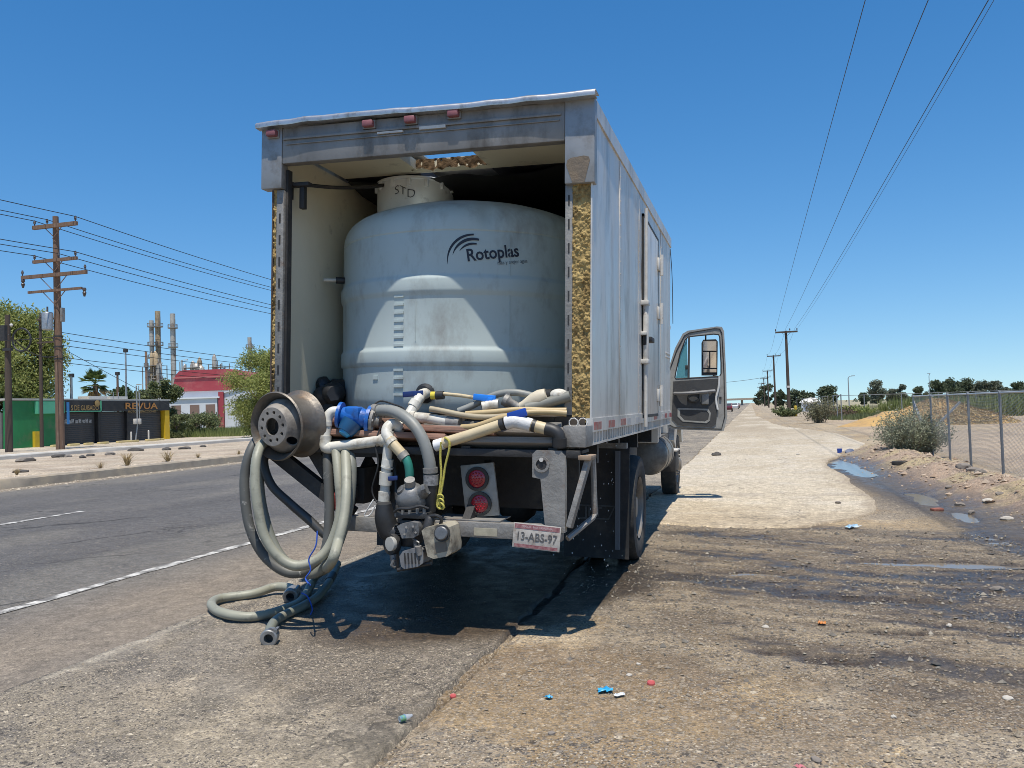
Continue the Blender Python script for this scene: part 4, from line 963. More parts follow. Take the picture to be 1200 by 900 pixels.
# ================================================================== PLUMBING ON THE REAR DECK
def TD(u, v, y): return TL(u, v, y*.72 if y < 0 else y)
def P3(pts): return [TD(u, v, y) for (u, v, y) in pts]
def pipe_thing(name, label, cat, runs, base, group=None):
    """runs: (part name, points (pixel, depth), radius, material, spline)"""
    c = TD(*base); t = thing(name, label, cat, base=c, tm=TM, group=group)
    for (nm, pts, r, m, sp) in runs: B().tube(P3(pts), r*(.86 if r > .03 else 1), 14, spline=sp, **(dict(ribs=.012, amp=.02) if nm == 'hose_body' else {})).done(nm, m, t, base=c, smooth=50)
    return t, c
def ringp(t, c, nm, m, p, q, r, n=18): return B().cyl(TD(*p), TD(*q), r*.87, n).done(nm, m, t, base=c, bevel=.003)
BLUEH = mat("blue_valve_plastic", (.02, .10, .45), (.03, .14, .55), sc=10, rough=.4)
NAVYH = mat("dark_blue_valve_plastic", (.012, .03, .13), rough=.4)
BLK = RUB
# outlet run from the tank to the tee
t, c = pipe_thing("outlet_pipe", "white plastic outlet pipe with dark blue handle running down from the tank", "pipe",
    [("elbow", [(499, 461, .20), (494, 463, .05), (489, 470, -.04)], .047, PVC, 4), ("pipe_run", [(491, 467, -.03), (481, 483, -.14), (473, 497, -.22), (464, 506, -.29)], .042, PVC, 3),
     ("branch", [(478, 489, -.16), (500, 490, -.17), (524, 494, -.18)], .043, PVC, 3)], (480, 488, -.15))
for (p, q) in (((488, 471, -.07), (484, 477, -.10)), ((478, 487, -.165), (474, 493, -.20)), ((482, 489, -.165), (487, 489, -.165))): ringp(t, c, "coupling", PVC, p, q, .051)
ringp(t, c, "ribbed_sleeve", mat("grey_ribbed_rubber", (.28, .27, .25), (.2, .19, .18), sc=40, rough=.7), (524, 494, -.18), (537, 495.5, -.185), .046)
ringp(t, c, "hose_clamp", STEEL, (534, 495, -.184), (539, 496, -.186), .05)
B().beam(TD(472, 462.5, -.05), TD(496, 460.5, .0), .02, .04).box(TD(487, 464, -.03)-Vector((.015, .015, .01)), TD(487, 461, -.03)+Vector((.015, .015, .012))).done("valve_handle", NAVYH, t, base=c, bevel=.005)
# manifold: left elbow, horizontal run, tee, downpipe
t, c = pipe_thing("pipe_manifold", "white plastic pipe manifold below the blue meter with elbows, tee and downpipe", "pipe",
    [("riser", [(396, 482, -.34), (389, 483, -.36), (384, 490, -.38), (382, 505, -.40), (381, 517, -.41)], .042, PVC, 4), ("elbow", [(381, 515, -.41), (381.5, 524, -.415), (390, 525, -.415)], .046, PVC, 5),
     ("horizontal_run", [(384, 524.5, -.415), (420, 520, -.415), (452, 515.5, -.415)], .043, PVC, 2), ("tee", [(449, 516, -.41), (460, 514, -.41)], .050, PVC, 0),
     ("downpipe", [(456, 505, -.40), (455, 520, -.41), (453, 545, -.41), (450, 588, -.40)], .040, PVC, 3), ("union", [(454.5, 538, -.41), (453.5, 546, -.41)], .047, PVC, 0), ("ball_valve", [(452.5, 553, -.41), (451.5, 568, -.405)], .052, PVC, 0), ("end_sleeve", [(450.6, 576, -.40), (450, 587, -.40)], .048, PVC, 0)], (420, 520, -.415))
for (p, q) in (((382, 494, -.395), (382, 499, -.395)), ((381.5, 510, -.405), (381, 515, -.405)), ((446, 516.5, -.412), (449, 516, -.412)), ((454, 546.2, -.41), (453.4, 548.4, -.41)), ((450.5, 587, -.40), (450, 592, -.40))): ringp(t, c, "coupling", PVC if p[1] < 580 else STEEL, p, q, .050)
B().beam(TD(455, 561, -.47), TD(466, 560, -.46), .018, .03).done("valve_handle", NAVYH, t, base=c, bevel=.004)
# kinked elbow pair feeding the green hose
t, c = pipe_thing("elbow_branch", "cream plastic elbow pipe leading from the tee down to the green hose", "pipe",
    [("upper_elbow", [(468, 503, -.30), (462, 497, -.34), (455, 500, -.38), (453, 508, -.42), (457, 517, -.44)], .044, PVC, 4), ("lower_pipe", [(456, 515, -.44), (464, 524, -.45), (472, 533, -.45)], .042, PVCY, 2), ("metal_collar", [(470.5, 531.5, -.45), (475, 537, -.45)], .046, STEEL, 0)], (460, 515, -.42))
ringp(t, c, "coupling", PVC, (457, 516.5, -.442), (460, 520, -.445), .05)
GREEN = mat("teal_green_hose", (.03, .22, .17), (.025, .16, .13), sc=8, rough=.45)
o = B().tube(P3([(474, 534, -.45), (478, 543, -.46), (480, 555, -.46), (480, 564, -.45)]), .030, 14, spline=4).done("green_hose", GREEN, base=TD(478, 548, -.46), tm=TM)
tag(o, "short teal green hose between cream elbow pipe and pump", "hose")
# blue cast meter with flanges
BLUEC = mat("blue_enamel_casting", (.012, .125, .46), (.01, .095, .36), sc=9, rough=.42, dirt=(.02, .04, .09), dsc=9, dthr=(.55, .75), bump=.3, bsc=40)
a, d = TD(397, 486, -.36), TD(436, 492, -.30); ax = (d-a).normalized(); c = (a+d)/2
t = thing("blue_water_meter", "blue cast iron flanged water meter on the rear deck beside the wheel rim", "water meter", base=c, tm=TM)
L_ = (d-a).length
B().lathe([(0, .02), (.055, .02), (.07, .06), (.078, L_*.5), (.07, L_-.06), (.055, L_-.02), (0, L_-.02)], 28, a, ax).done("meter_body", BLUEC, t, base=c)
B().lathe([(0, 0), (.092, 0), (.092, .022), (0, .022)], 28, a, ax).done("flange", BLUEC, t, base=c, bevel=.003)
B().lathe([(0, L_-.03), (.098, L_-.03), (.098, L_-.005), (0, L_-.005)], 28, a, ax).done("flange", BLUEC, t, base=c, bevel=.003)
B().lathe([(0, L_+.0), (.09, L_+.0), (.09, L_+.02), (.05, L_+.03), (.048, L_+.06), (0, L_+.06)], 28, a, ax).done("counter_flange", STEEL, t, base=c, bevel=.003)
b = B()
for k in range(8):
    th = 2*math.pi*k/8; x = Vector((0, 0, 1)); y = ax.cross(x).normalized(); x = y.cross(ax); p = a+ax*(L_-.035)+(x*math.cos(th)+y*math.sin(th))*.079; b.cyl(p, p+ax*.065, .010, 6)
b.done("bolt", STEEL, t, base=c)
p = c+Vector((-.01, -.03, -.04)); q = TD(404, 507, -.43)
B().tube([p, p.lerp(q, .6), q], [.078, .068, .055], 20).done("meter_bowl", mat("dark_teal_casting", (.008, .07, .17), (.006, .05, .12), sc=9, rough=.45), t, base=c)
n_ = (q-p).normalized(); B().lathe([(0, .02), (.035, .018), (.045, .0), (.045, -.03)], 20, q, n_).done("round_cap", mat("bright_blue_cap", (.04, .30, .55), rough=.4), t, base=c)
B().box(c+Vector((-.055, -.075, -.03)), c+Vector((.06, .04, .075))).done("register_box", BLUEC, t, base=c, bevel=.022)
# thick grey suction hose arching from the meter to the pump
GREYH = mat("grey_suction_hose", (.235, .24, .225), (.19, .195, .18), sc=6, rough=.5, dirt=(.30, .27, .21), dsc=5, dthr=(.55, .75))
t, c = pipe_thing("suction_hose", "thick grey hose arching from the blue meter down to the pump", "hose",
    [("hose_body", [(440, 482, -.30), (453, 481, -.33), (468, 485, -.40), (484, 497, -.47), (496, 516, -.50), (503, 540, -.50), (505, 562, -.48)], .047, GREYH, 6),
     ("black_joint", [(505, 555, -.485), (505, 575, -.475), (503, 598, -.45)], .054, RUB, 3)], (480, 500, -.45))
for (p, q, m_) in (((438, 482, -.295), (444, 481.5, -.31), STEEL), ((504.2, 548, -.49), (504.6, 554, -.488), STEEL), ((505, 556, -.486), (505, 568, -.48), mat("printed_label_band", (.33, .32, .31), (.12, .12, .12), sc=45, rough=.6))): ringp(t, c, "hose_clamp", m_, p, q, .058)
# yellowed drain pipe with its capped end, taped valve and black elbow
t, c = pipe_thing("yellowed_drain_pipe", "yellowed plastic pipe lying across the deck with white taped valve and black elbow", "pipe",
    [("pipe_run", [(517, 520, -.42), (550, 510, -.42), (588, 497.5, -.42)], .043, PVCY, 2), ("white_end", [(510, 522.5, -.42), (520, 519.5, -.42)], .047, mat("bright_white_pvc", (.72, .72, .72), rough=.45), 0),
     ("black_band", [(586, 498, -.42), (591, 496.5, -.42)], .046, RUB, 0), ("taped_valve", [(593, 496, -.42), (603, 494, -.42), (618, 497, -.42), (623, 498.5, -.42)], .052, mat("white_tape", (.66, .66, .65), (.52, .51, .49), sc=14, rough=.6, bump=.4), 3),
     ("outlet_run", [(622, 498, -.42), (634, 501, -.42), (643, 503.5, -.42)], .046, PVCY, 2), ("black_stripe", [(624, 498.6, -.42), (628, 499.7, -.42)], .0495, RUB, 0),
     ("black_elbow", [(640, 502.5, -.42), (648, 504.5, -.425), (654, 509, -.425), (655.5, 516, -.42), (655.5, 524, -.41)], .050, RUB, 4), ("elbow_collar", [(655.5, 513, -.422), (655.5, 523, -.412)], .056, RUB, 0)], (590, 498, -.42))
B().beam(TD(595, 489, -.44), TD(617, 482.5, -.44), .022, .055).box(TD(603, 494, -.42)-Vector((.018, .018, 0)), TD(603, 487, -.42)+Vector((.018, .018, 0))).done("valve_handle", mat("cobalt_valve_plastic", (.01, .055, .33), rough=.4), t, base=c, bevel=.006)
# loose valves, hoses on the deck
t, c = pipe_thing("dip_rod", "thin cream rod with a yellow and black cap lying against the tank foot", "rod",
    [("rod", [(520, 461.5, -.02), (540, 463.5, -.04), (556, 466, -.06)], .013, PVCY, 0), ("black_grip", [(511, 463.5, -.02), (520, 463, -.02)], .035, RUB, 0), ("yellow_cap", [(505.5, 463.5, -.02), (511, 463.5, -.02)], .033, mat("yellow_plastic_cap", (.62, .50, .05), rough=.4), 0)], (530, 463, -.03))
t, c = pipe_thing("loose_ball_valve", "white loose ball valve with bright blue handle lying among the deck hoses", "valve",
    [("valve_body", [(567, 477, -.12), (576, 474, -.10), (584, 474, -.09)], .040, PVC, 2), ("valve_mouth", [(565, 477.5, -.125), (568, 477, -.118)], .046, PVC, 0), ("bore", [(564.6, 477.6, -.127), (565.5, 477.4, -.124)], .026, RUB, 0)], (574, 475, -.1))
B().beam(TD(555, 465, -.09), TD(581, 467.5, -.09), .03, .045).box(TD(575, 473, -.1)-Vector((.02, .02, 0)), TD(575, 466, -.1)+Vector((.02, .02, 0))).done("valve_handle", mat("bright_blue_valve_plastic", (.02, .20, .68), rough=.4), t, base=c, bevel=.006)
HOSES = (("tan_hose", "long tan hose lying across the deck, behind the blue handled taped valve", [(546, 485, -.16), (575, 483, -.17), (610, 480, -.15), (640, 481, -.12), (664, 481, -.10)], .024, mat("tan_hose_a", (.50, .38, .20), (.42, .31, .16), sc=6, rough=.5)),
    ("tan_hose", "tan hose curving up from the deck planks under the taped valve handle", [(541, 501, -.26), (560, 499, -.28), (590, 489, -.28), (620, 483.5, -.22), (645, 483, -.18), (664, 484.5, -.15)], .027, mat("tan_hose_b", (.47, .35, .18), (.38, .28, .14), sc=6, rough=.5)),
    ("tan_hose", "greyish tan hose with cut pointed tip beside the white outlet pipe", [(504, 479, -.20), (520, 482, -.21), (545, 487, -.22), (570, 489, -.22), (600, 487, -.2)], .025, mat("greyed_tan_hose", (.38, .32, .21), (.30, .25, .17), sc=6, rough=.55)),
    ("grey_hose", "grey hose bent in an arch behind the loose ball valve", [(537, 482, -.08), (552, 476, -.05), (566, 469, -.02), (585, 461.5, .0), (605, 460, .0), (625, 464, .02)], .030, GREYH),
    ("grey_hose", "thick grey hose sloping across the right end of the deck", [(616, 478, -.08), (630, 475, -.06), (648, 470, -.04), (668, 464, -.02)], .045, mat("dark_grey_hose", (.20, .20, .17), (.16, .16, .14), sc=6, rough=.55)))
for (nm, lab, pts, r, m_) in HOSES:
    tag(B().tube(P3(pts), r*.82, 12, spline=6).done(nm, m_, base=P3(pts)[len(pts)//2], tm=TM), lab, "hose")
b = B()
cen = TD(626, 470, -.02)
b.lathe([(0, -.10), (.05, -.10), (.062, -.05), (.058, .0), (.035, .08), (.03, .13), (0, .13)], 20, cen, Vector((-.8, 0, -.35)))
tag(b.done("plastic_funnel", mat("cream_plastic", (.62, .55, .42), (.52, .45, .33), sc=8, rough=.5), base=cen, tm=TM), "cream plastic funnel lying between the grey hoses", "funnel")
cen = TD(655, 463, .0); t = thing("white_cap_fitting", "round white cap fitting at the right end of the deck hoses", "fitting", base=cen, tm=TM)
B().ball((0, 0, 0), .055, 3, (1.2, 1, .8)).done("dome", PVC, t); B().cyl((-.05, 0, 0), (-.13, .02, 0), .04, 14).done("neck", RUB, t)
cen = TD(598, 472, -.03); t = thing("camlock_coupling", "small dark grey coupling lying beside the cream funnel", "coupling", base=cen, tm=TM)
B().lathe([(0, -.05), (.042, -.05), (.045, -.02), (.03, .0), (.028, .07), (0, .07)], 18, (0, 0, 0), (.8, 0, -.4)).done("barrel", STEEL, t); B().beam((-.04, 0, .03), (-.01, 0, .07), .012, .03).done("lever", STEEL, t)
# strings, straps and small clutter over the deck
for k, (lab, pts, r, c_) in enumerate((("thin black cable looped over the blue meter's right flange", [(436, 476, -.32), (446, 470, -.2), (462, 474, -.15), (474, 480, -.25), (470, 492, -.34)], .006, (.02, .02, .02)),
        ("thin black cable trailing down beside the cream elbow pipe", [(446, 500, -.40), (440, 520, -.44), (443, 545, -.44), (436, 575, -.42), (446, 596, -.42)], .006, (.025, .025, .025)),
        ("loose white wire dangling left of the pump", [(438, 585, -.42), (433, 593, -.44), (427, 604, -.44), (434, 603, -.43), (440, 592, -.42)], .005, (.6, .6, .58)),
        ("grey cable strung under the deck behind the tail lights", [(478, 525, -.2), (530, 532, -.15), (590, 528, -.15), (640, 524, -.2)], .007, (.10, .10, .10)))):
    tag(B().tube(P3(pts), r, 6, spline=6).done("cable", mat("cable_%d" % k, c_, rough=.6), base=P3(pts)[2], tm=TM), lab, "cable")
# yellow rope
ROPE = mat("yellow_rope_fibre", (.55, .48, .08), (.42, .38, .10), sc=60, rough=.8, bump=.6, bsc=200)
c = TD(522, 515, -.47)
t = thing("yellow_rope", "knotted yellow rope hanging from the yellowed pipe beside the tail lights", "rope", base=c, tm=TM)
B().tube(P3([(521, 512.5, -.47), (526, 517, -.475), (526.5, 526, -.47), (522, 545, -.46), (519, 565, -.46), (516, 582, -.46), (514, 592, -.46)]), .008, 8, spline=6).done("strand", ROPE, t, base=c)
B().tube(P3([(517, 518, -.47), (516, 535, -.46), (517, 555, -.46), (515, 575, -.46), (512, 590, -.46), (515, 596, -.46), (521, 594, -.46)]), .008, 8, spline=6).done("strand", ROPE, t, base=c)
b = B()
for k in range(3): b.lathe([(.020+.008*math.cos(q), .008*math.sin(q)) for q in np.linspace(0, 2*math.pi, 7)[:-1]], 14, TD(516+k*.8, 583+k*5, -.465), (.3*k, 1, .3), close=True)
b.done("knot", ROPE, t, base=c)

# ================================================================== PUMP WITH SMALL ENGINE
pc = TL(486, 640, -.36)
pump = thing("motor_pump", "tilted dirty grey motor pump with cream fuel tank hanging under the deck", "pump", base=pc, tm=TM)
CAST = mat("dirty_cast_aluminium", (.24, .24, .235), (.15, .15, .147), sc=9, rough=.5, metal=.4, dirt=(.05, .047, .044), dsc=8, dthr=(.5, .68), bump=.3, bsc=30)
BLKM = mat("black_engine_metal", (.022, .022, .023), (.04, .038, .036), sc=12, rough=.5, bump=.3)
def Q(u, v, y): return TL(u, v, y)
o_ = Q(482, 583, -.36)
B().lathe([(0, -.10), (.06, -.10), (.095, -.07), (.105, -.02), (.103, .02), (.095, .05), (.075, .075), (.045, .09), (.03, .092), (.03, .105), (0, .107)], 28, o_, (-.5, -.6, .6)).done("pump_volute", CAST, pump, base=pc)
B().tube([o_+Vector((.05, 0, .03)), Q(495, 577, -.38), Q(499, 573, -.40)], [.06, .05, .04], 16).done("pump_outlet", CAST, pump, base=pc)
B().cyl(Q(496, 574, -.42), Q(500, 572.5, -.42), .035, 8).done("outlet_plug", CAST, pump, base=pc)
B().tube([Q(480, 562, -.43), Q(481, 570, -.40)], .036, 14).done("hose_barb", STEEL, pump, base=pc)
B().tube([Q(450, 590, -.40), Q(451, 605, -.39), Q(456, 622, -.37), Q(466, 625, -.36)], [.05, .07, .075, .07], 16, spline=3).done("intake_elbow", RUB, pump, base=pc)
fl_ = B().box(Q(462, 607, -.45), Q(510, 598, -.30)); fl_.done("mounting_flange", BLKM, pump, base=pc, bevel=.008)
b = B()
for (u, v) in ((464, 603), (472, 601), (480, 600.5), (489, 600), (497, 600)): b.cyl(Q(u, v+2, -.44), Q(u, v-4, -.44), .012, 6)
b.done("bolt", CAST, pump, base=pc)
B().box(Q(468, 640, -.40), Q(496, 606, -.24)).done("engine_block", BLKM, pump, base=pc, bevel=.01)
b = B()
for k in range(6): z = Q(480, 628, -.36).z+.014*k; p = Q(480, 628, -.36); b.box((p.x-.09, -.42, z), (p.x+.07, -.26, z+.006))
b.done("cooling_fin", BLKM, pump, base=pc)
def shell(name, pts, y0, y1, m, bev):
    b = B().prism([Q(u, v, y0) for u, v in pts], (0, y1-y0, 0)); return b.done(name, m, pump, base=pc, bevel=bev, seg=3)
shell("engine_cover", [(465, 617), (470, 614), (482, 611.5), (489, 613), (491, 618), (490.5, 627), (484, 630.5), (471, 631), (468, 623)], -.50, -.36, CAST, .030)
shell("lower_cover", [(468, 652), (472, 646), (482, 643), (494, 643.5), (496, 648), (495.5, 660), (490, 664), (474, 667), (470, 664)], -.50, -.34, mat("scuffed_grey_cover", (.20, .205, .21), (.13, .13, .135), sc=9, rough=.45, dirt=(.05, .05, .05), dsc=7, dthr=(.5, .7)), .036)
CREAMT = mat("dirty_cream_tank", (.43, .39, .30), (.32, .285, .215), sc=8, rough=.5, dirt=(.10, .085, .065), dsc=8, dthr=(.48, .66))
shell("fuel_tank", [(494, 622), (498, 618.5), (512, 615.5), (522, 614.5), (526, 618), (529.5, 640), (529, 648), (524, 652), (508, 655), (501, 652)], -.53, -.34, CREAMT, .032)
B().lathe([(0, 0), (.038, 0), (.044, .008), (.044, .028), (.038, .034), (0, .036)], 22, Q(518.5, 625, -.53), (0, -1, .15)).done("filler_cap", mat("steel_filler_cap", (.20, .20, .20), (.12, .12, .12), sc=20, rough=.45, metal=.5), pump, base=pc)
shell("tank_hollow", [(509, 636), (522, 633.5), (524, 646), (509, 649)], -.533, -.50, mat("grimy_brown_hollow", (.19, .16, .12), (.12, .1, .08), sc=9, rough=.7), .006)
B().lathe([(0, 0), (.044, 0), (.048, .012), (.046, .03), (0, .034)], 22, Q(460.5, 637, -.46), (-.45, -.9, 0)).done("starter_hub", mat("pale_starter_disc", (.46, .45, .41), (.36, .35, .32), sc=12, rough=.5), pump, base=pc)
B().lathe([(0, 0), (.072, .0), (.075, .02), (.07, .04), (0, .04)], 24, Q(462, 637, -.40), (-.45, -.9, 0)).done("starter_housing", BLKM, pump, base=pc)
b = B(); b.tube([Q(462, 655, -.47), Q(459, 662, -.47), Q(463, 665, -.46)], .012, 8).cyl(Q(460, 650, -.45), Q(462, 664, -.45), .02, 10).cyl(Q(487, 633, -.47), Q(488, 642, -.47), .018, 10).tube([Q(484, 631, -.48), Q(491, 636, -.49), Q(492, 643, -.48)], .008, 6); b.done("carburettor", CAST, pump, base=pc)
for (u, v) in ((476, 618), (484, 617), (487, 624), (474, 626)): B().cyl(Q(u, v, -.507), Q(u, v, -.495), .008, 6).done("cover_bolt", STEEL, pump, base=pc)
for k in range(5): B().beam(Q(474+4*k, 648, -.507), Q(475+4*k, 661, -.507), .006, .008).done("cover_rib", BLKM, pump, base=pc)
B().tube([Q(498, 607, -.44), Q(510, 604, -.47), Q(517, 608, -.46), Q(516, 616, -.44)], .012, 8, spline=4).done("fuel_line", RUB, pump, base=pc)
B().tube([Q(462, 600, -.45), Q(468, 596, -.47), Q(480, 596, -.47), Q(492, 593, -.46), Q(502, 596, -.44)], .009, 8, spline=4).done("throttle_cable", RUB, pump, base=pc)
B().lathe([(0, 0), (.03, 0), (.034, .01), (.034, .09), (.03, .10), (0, .10)], 16, Q(505, 606, -.44), (-.2, -.3, -1)).done("air_filter", BLKM, pump, base=pc)
B().cyl(Q(490, 640, -.50), Q(492, 650, -.49), .022, 12).done("muffler_stub", STEEL, pump, base=pc)
B().lathe([(.045, 0), (.054, 0), (.054, .012), (.045, .012)], 22, Q(518.5, 625, -.53), (0, -1, .15), close=True).done("cap_ring", BLKM, pump, base=pc)
b = B()
for (p, q) in (((466, 668, -.30), (505, 660, -.30)), ((466, 668, -.46), (505, 660, -.46)), ((466, 668, -.30), (466, 605, -.30)), ((505, 660, -.30), (508, 600, -.30)), ((508, 600, -.30), (506, 540, -.20)), ((466, 605, -.3), (462, 540, -.2))): b.tube([Q(*p), Q(*q)], .013, 8)
b.done("carry_frame", BLKM, pump, base=pc)

# ================================================================== SPARE WHEEL RIM ON THE LEFT CORNER
rc = TL(324, 499.5, -.50)
rim = thing("bare_wheel_rim", "bare dirty grey steel wheel rim fixed at the left rear corner of the truck", "wheel rim", base=rc, tm=TM)
rim_ax = Vector((.22, 1, .05)).normalized()
RB = mat("grimy_steel_rim", (.19, .17, .145), (.12, .105, .09), sc=7, rough=.5, metal=.55, dirt=(.23, .165, .11), dsc=7, dthr=(.50, .70), bump=.4, bsc=30)
bar = [(.232, -.012), (.240, 0), (.236, .012), (.218, .022), (.205, .05), (.196, .075), (.196, .14), (.205, .19), (.218, .215), (.236, .225), (.241, .235), (.232, .247), (.224, .24), (.212, .222), (.200, .19), (.190, .14), (.190, .075), (.198, .045), (.212, .018), (.224, .0)]
B().lathe(bar, 64, (0, 0, 0), rim_ax, close=True).done("barrel", RB, rim)
# dished disc with hand holes, stud holes and hub bore cut through it
dsk = [(.190, .10), (.188, .05), (.170, .02), (.150, -.005), (.142, -.028), (.132, -.040), (.060, -.042), (.060, -.030), (.130, -.028), (.134, -.018), (.145, .006), (.165, .032), (.180, .06), (.182, .10)]
do = B().lathe(dsk, 64, (0, 0, 0), rim_ax, close=True).done("disc", mat("dusty_rim_disc", (.30, .27, .235), (.20, .18, .155), sc=9, rough=.65, metal=.2, dirt=(.13, .115, .10), dsc=8, dthr=(.5, .68), bump=.3), rim)
cut = B(); xx = Vector((0, 0, 1)); yy = rim_ax.cross(xx).normalized(); xx = yy.cross(rim_ax)
for k in range(10):
    th = 2*math.pi*(k+.3)/10; p = (xx*math.cos(th)+yy*math.sin(th))*.098; cut.cyl(p-rim_ax*.2, p+rim_ax*.2, .0125, 12)
cut = cut.done("cutter", None)
cut2 = B()
for th in (R(-52), R(128), R(218)):
    p = (xx*math.cos(th)+yy*math.sin(th))*.168; cut2.ball(p, .036, 3, (1, 1.6, 1))
cut2 = cut2.done("cutter", None)
for cc in (cut, cut2):
    cc.parent = rim; bpy.context.view_layer.update()
    md = do.modifiers.new("cut", 'BOOLEAN'); md.object = cc; md.operation = 'DIFFERENCE'; md.solver = 'EXACT'
bpy.context.view_layer.update()
nm_ = bpy.data.meshes.new_from_object(do.evaluated_get(bpy.context.evaluated_depsgraph_get()))
do.modifiers.clear(); do.data = nm_; do.data.set_sharp_from_angle(angle=R(35))
for cc in (cut, cut2): bpy.data.objects.remove(cc)
B().cyl(rim_ax*.03, rim_ax*.30, .045, 16).box((-.05, .22, -.1), (.05, .32, .06)).done("hanger_stub", DARK, rim)

# ================================================================== HANGING DELIVERY HOSES
HOSE = mat("grey_green_delivery_hose", (.31, .305, .235), (.25, .245, .19), sc=5, rough=.5, dirt=(.12, .115, .09), dsc=6, dthr=(.55, .72), bump=.2, bsc=20)
HOSED = mat("dark_delivery_hose", (.075, .075, .07), (.10, .10, .09), sc=6, rough=.55, dirt=(.33, .32, .29), dsc=14, dthr=(.60, .68))
def Wp(u, v, y): return TM @ TL(u, v, y)
def Gh(u, v, h=.04):
    p = G(u, v, 0.06); return Vector((p.x, p.y, surf_h(p.x, p.y)+h))
def hose(lab, pts, r, m, ends=None, sp=8, group=None):
    c = pts[len(pts)//2]; t = thing("delivery_hose", lab, "hose", base=c, group=group)
    B().tube(pts, r, 16, spline=sp, ribs=.011, amp=.022).done("hose_body", m, t, base=c)
    return t, c
hr = .034
hose("dark scuffed hose hanging outermost in the coil on the left", [Wp(330, 508, -.24), Wp(306, 512, -.36), Wp(293, 530, -.46), Wp(286.5, 560, -.50), Wp(289, 600, -.52), Wp(297, 630, -.52), Wp(313, 655, -.50), Wp(338, 671, -.47), Wp(362, 667, -.43), Wp(381, 645, -.38), Wp(386, 600, -.34), Wp(384, 545, -.30), Wp(384, 520, -.22)], hr, HOSED)
hose("pale grey green hose hanging as the inner loop of the coil", [Wp(330, 512, -.22), Wp(310, 518, -.42), Wp(301, 535, -.55), Wp(299, 565, -.60), Wp(303, 600, -.62), Wp(310, 628, -.62), Wp(326, 652, -.60), Wp(347, 663, -.57), Wp(371, 656, -.52), Wp(388, 636, -.46), Wp(399, 600, -.42), Wp(397, 560, -.38), Wp(393, 520, -.28)], hr, HOSE)
hose("shaded hose coloured black, slanting down behind the coil from the wheel rim", [Wp(318, 520, -.25), Wp(309, 540, -.32), Wp(318, 568, -.34), Wp(340, 590, -.34), Wp(362, 609, -.32), Wp(385, 629, -.30), Wp(398, 622, -.27), Wp(404, 590, -.24), Wp(402, 530, -.18)], hr*.92, mat("shaded_hose_black", (.03, .03, .032), (.06, .06, .055), sc=5, rough=.4, dirt=(.2, .2, .17), dsc=3, dthr=(.6, .75)))  # hose colour blackened for the shade it hangs in
hose("grey hose hanging straight at the right side of the coil", [Wp(407, 520, -.22), Wp(412, 545, -.32), Wp(411, 580, -.36), Wp(405, 610, -.40), Wp(395, 640, -.44), Wp(383, 661, -.44), Wp(368, 672, -.42), Wp(348, 669, -.40), Wp(328, 650, -.38), Wp(314, 620, -.36), Wp(305, 580, -.34), Wp(306, 545, -.32), Wp(320, 520, -.25)], hr, mat("mid_grey_hose", (.185, .19, .16), (.15, .155, .13), sc=5, rough=.5, dirt=(.28, .26, .21), dsc=4, dthr=(.56, .76)))
CAMG = mat("grey_camlock_metal", (.33, .33, .32), (.24, .24, .23), sc=12, rough=.45, metal=.6, dirt=(.12, .11, .1), dsc=9, dthr=(.52, .7))
def coupling(t, c, p, d, s=1.0):
    d = Vector(d).normalized(); p = Vector(p)
    B().lathe([(.030*s, .10*s), (.034*s, .0), (.046*s, .0), (.050*s, .03*s), (.050*s, .055*s), (.056*s, .06*s), (.056*s, .095*s), (.050*s, .10*s)], 26, p, d, close=True).done("coupling", CAMG, t, base=c)
    B().cyl(p+d*.02*s, p+d*.05*s, .036*s, 16).done("bore", RUB, t, base=c)
    x = d.orthogonal().normalized()
    for sg in (-1, 1):
        q = p+d*.065*s+x*sg*.062*s; B().beam(q-d*.045*s, q+d*.02*s, .016*s, .02*s).done("lever", CAMG, t, base=c)
pA = [Wp(405, 530, -.30), Wp(406, 565, -.46), Wp(404, 600, -.56), Wp(397, 632, -.64), Wp(387, 661, -.66), Gh(370, 693, .12), Gh(355, 708), Gh(336, 719), Gh(297, 729), Gh(262, 728), Gh(248, 718), Gh(258, 709), Gh(297, 704), Gh(322, 699, .06), Gh(339, 700, .075), Gh(345, 704, .075)]
t, c = hose("pale grey hose looping out onto the asphalt left of the truck", pA, hr, HOSE)
e = pA[-1]; coupling(t, c, e+Vector((0, 0, .0)), (.22, -.9, -.22), 1.1)
pB = [Gh(396, 678, .13), Gh(388, 690, .08), Gh(374, 703), Gh(357, 715), Gh(338, 724), Gh(323, 733), Gh(316, 744), Gh(316, 750)]
t, c = hose("short grey hose end lying open on the asphalt nearest the camera", pB, hr*.95, mat("olive_grey_hose", (.20, .205, .16), (.16, .165, .13), sc=5, rough=.5, dirt=(.28, .25, .19), dsc=4, dthr=(.52, .72)))
coupling(t, c, pB[-1]+Vector((.01, .02, .006)), (.25, -.85, -.05)); a = pB[1]; B().tube([pB[0].lerp(pB[1], .75), pB[1].lerp(pB[2], .15)], hr*1.04, 16).done("black_tape", RUB, t, base=c)
BLS = mat("blue_cord", (.02, .08, .42), rough=.6)
tag(B().tube([Wp(372, 622, -.60), Wp(370, 640, -.62), Wp(362, 655, -.62), Wp(364, 668, -.62), Wp(358, 678, -.63), Wp(364, 686, -.62), Gh(360, 694, .10)], .005, 6, spline=5).done("twine", BLS, base=Wp(364, 660, -.62)), "thin blue cord tied round the hanging hose coil", "cord")
tag(B().tube([Gh(354, 708, .085), Gh(361, 712, .085), Gh(366, 717, .03), Gh(364, 722, .02)], .005, 6, spline=5).done("twine", BLS, base=Gh(361, 713, .05)), "short scrap of blue cord on the hose on the asphalt", "cord")
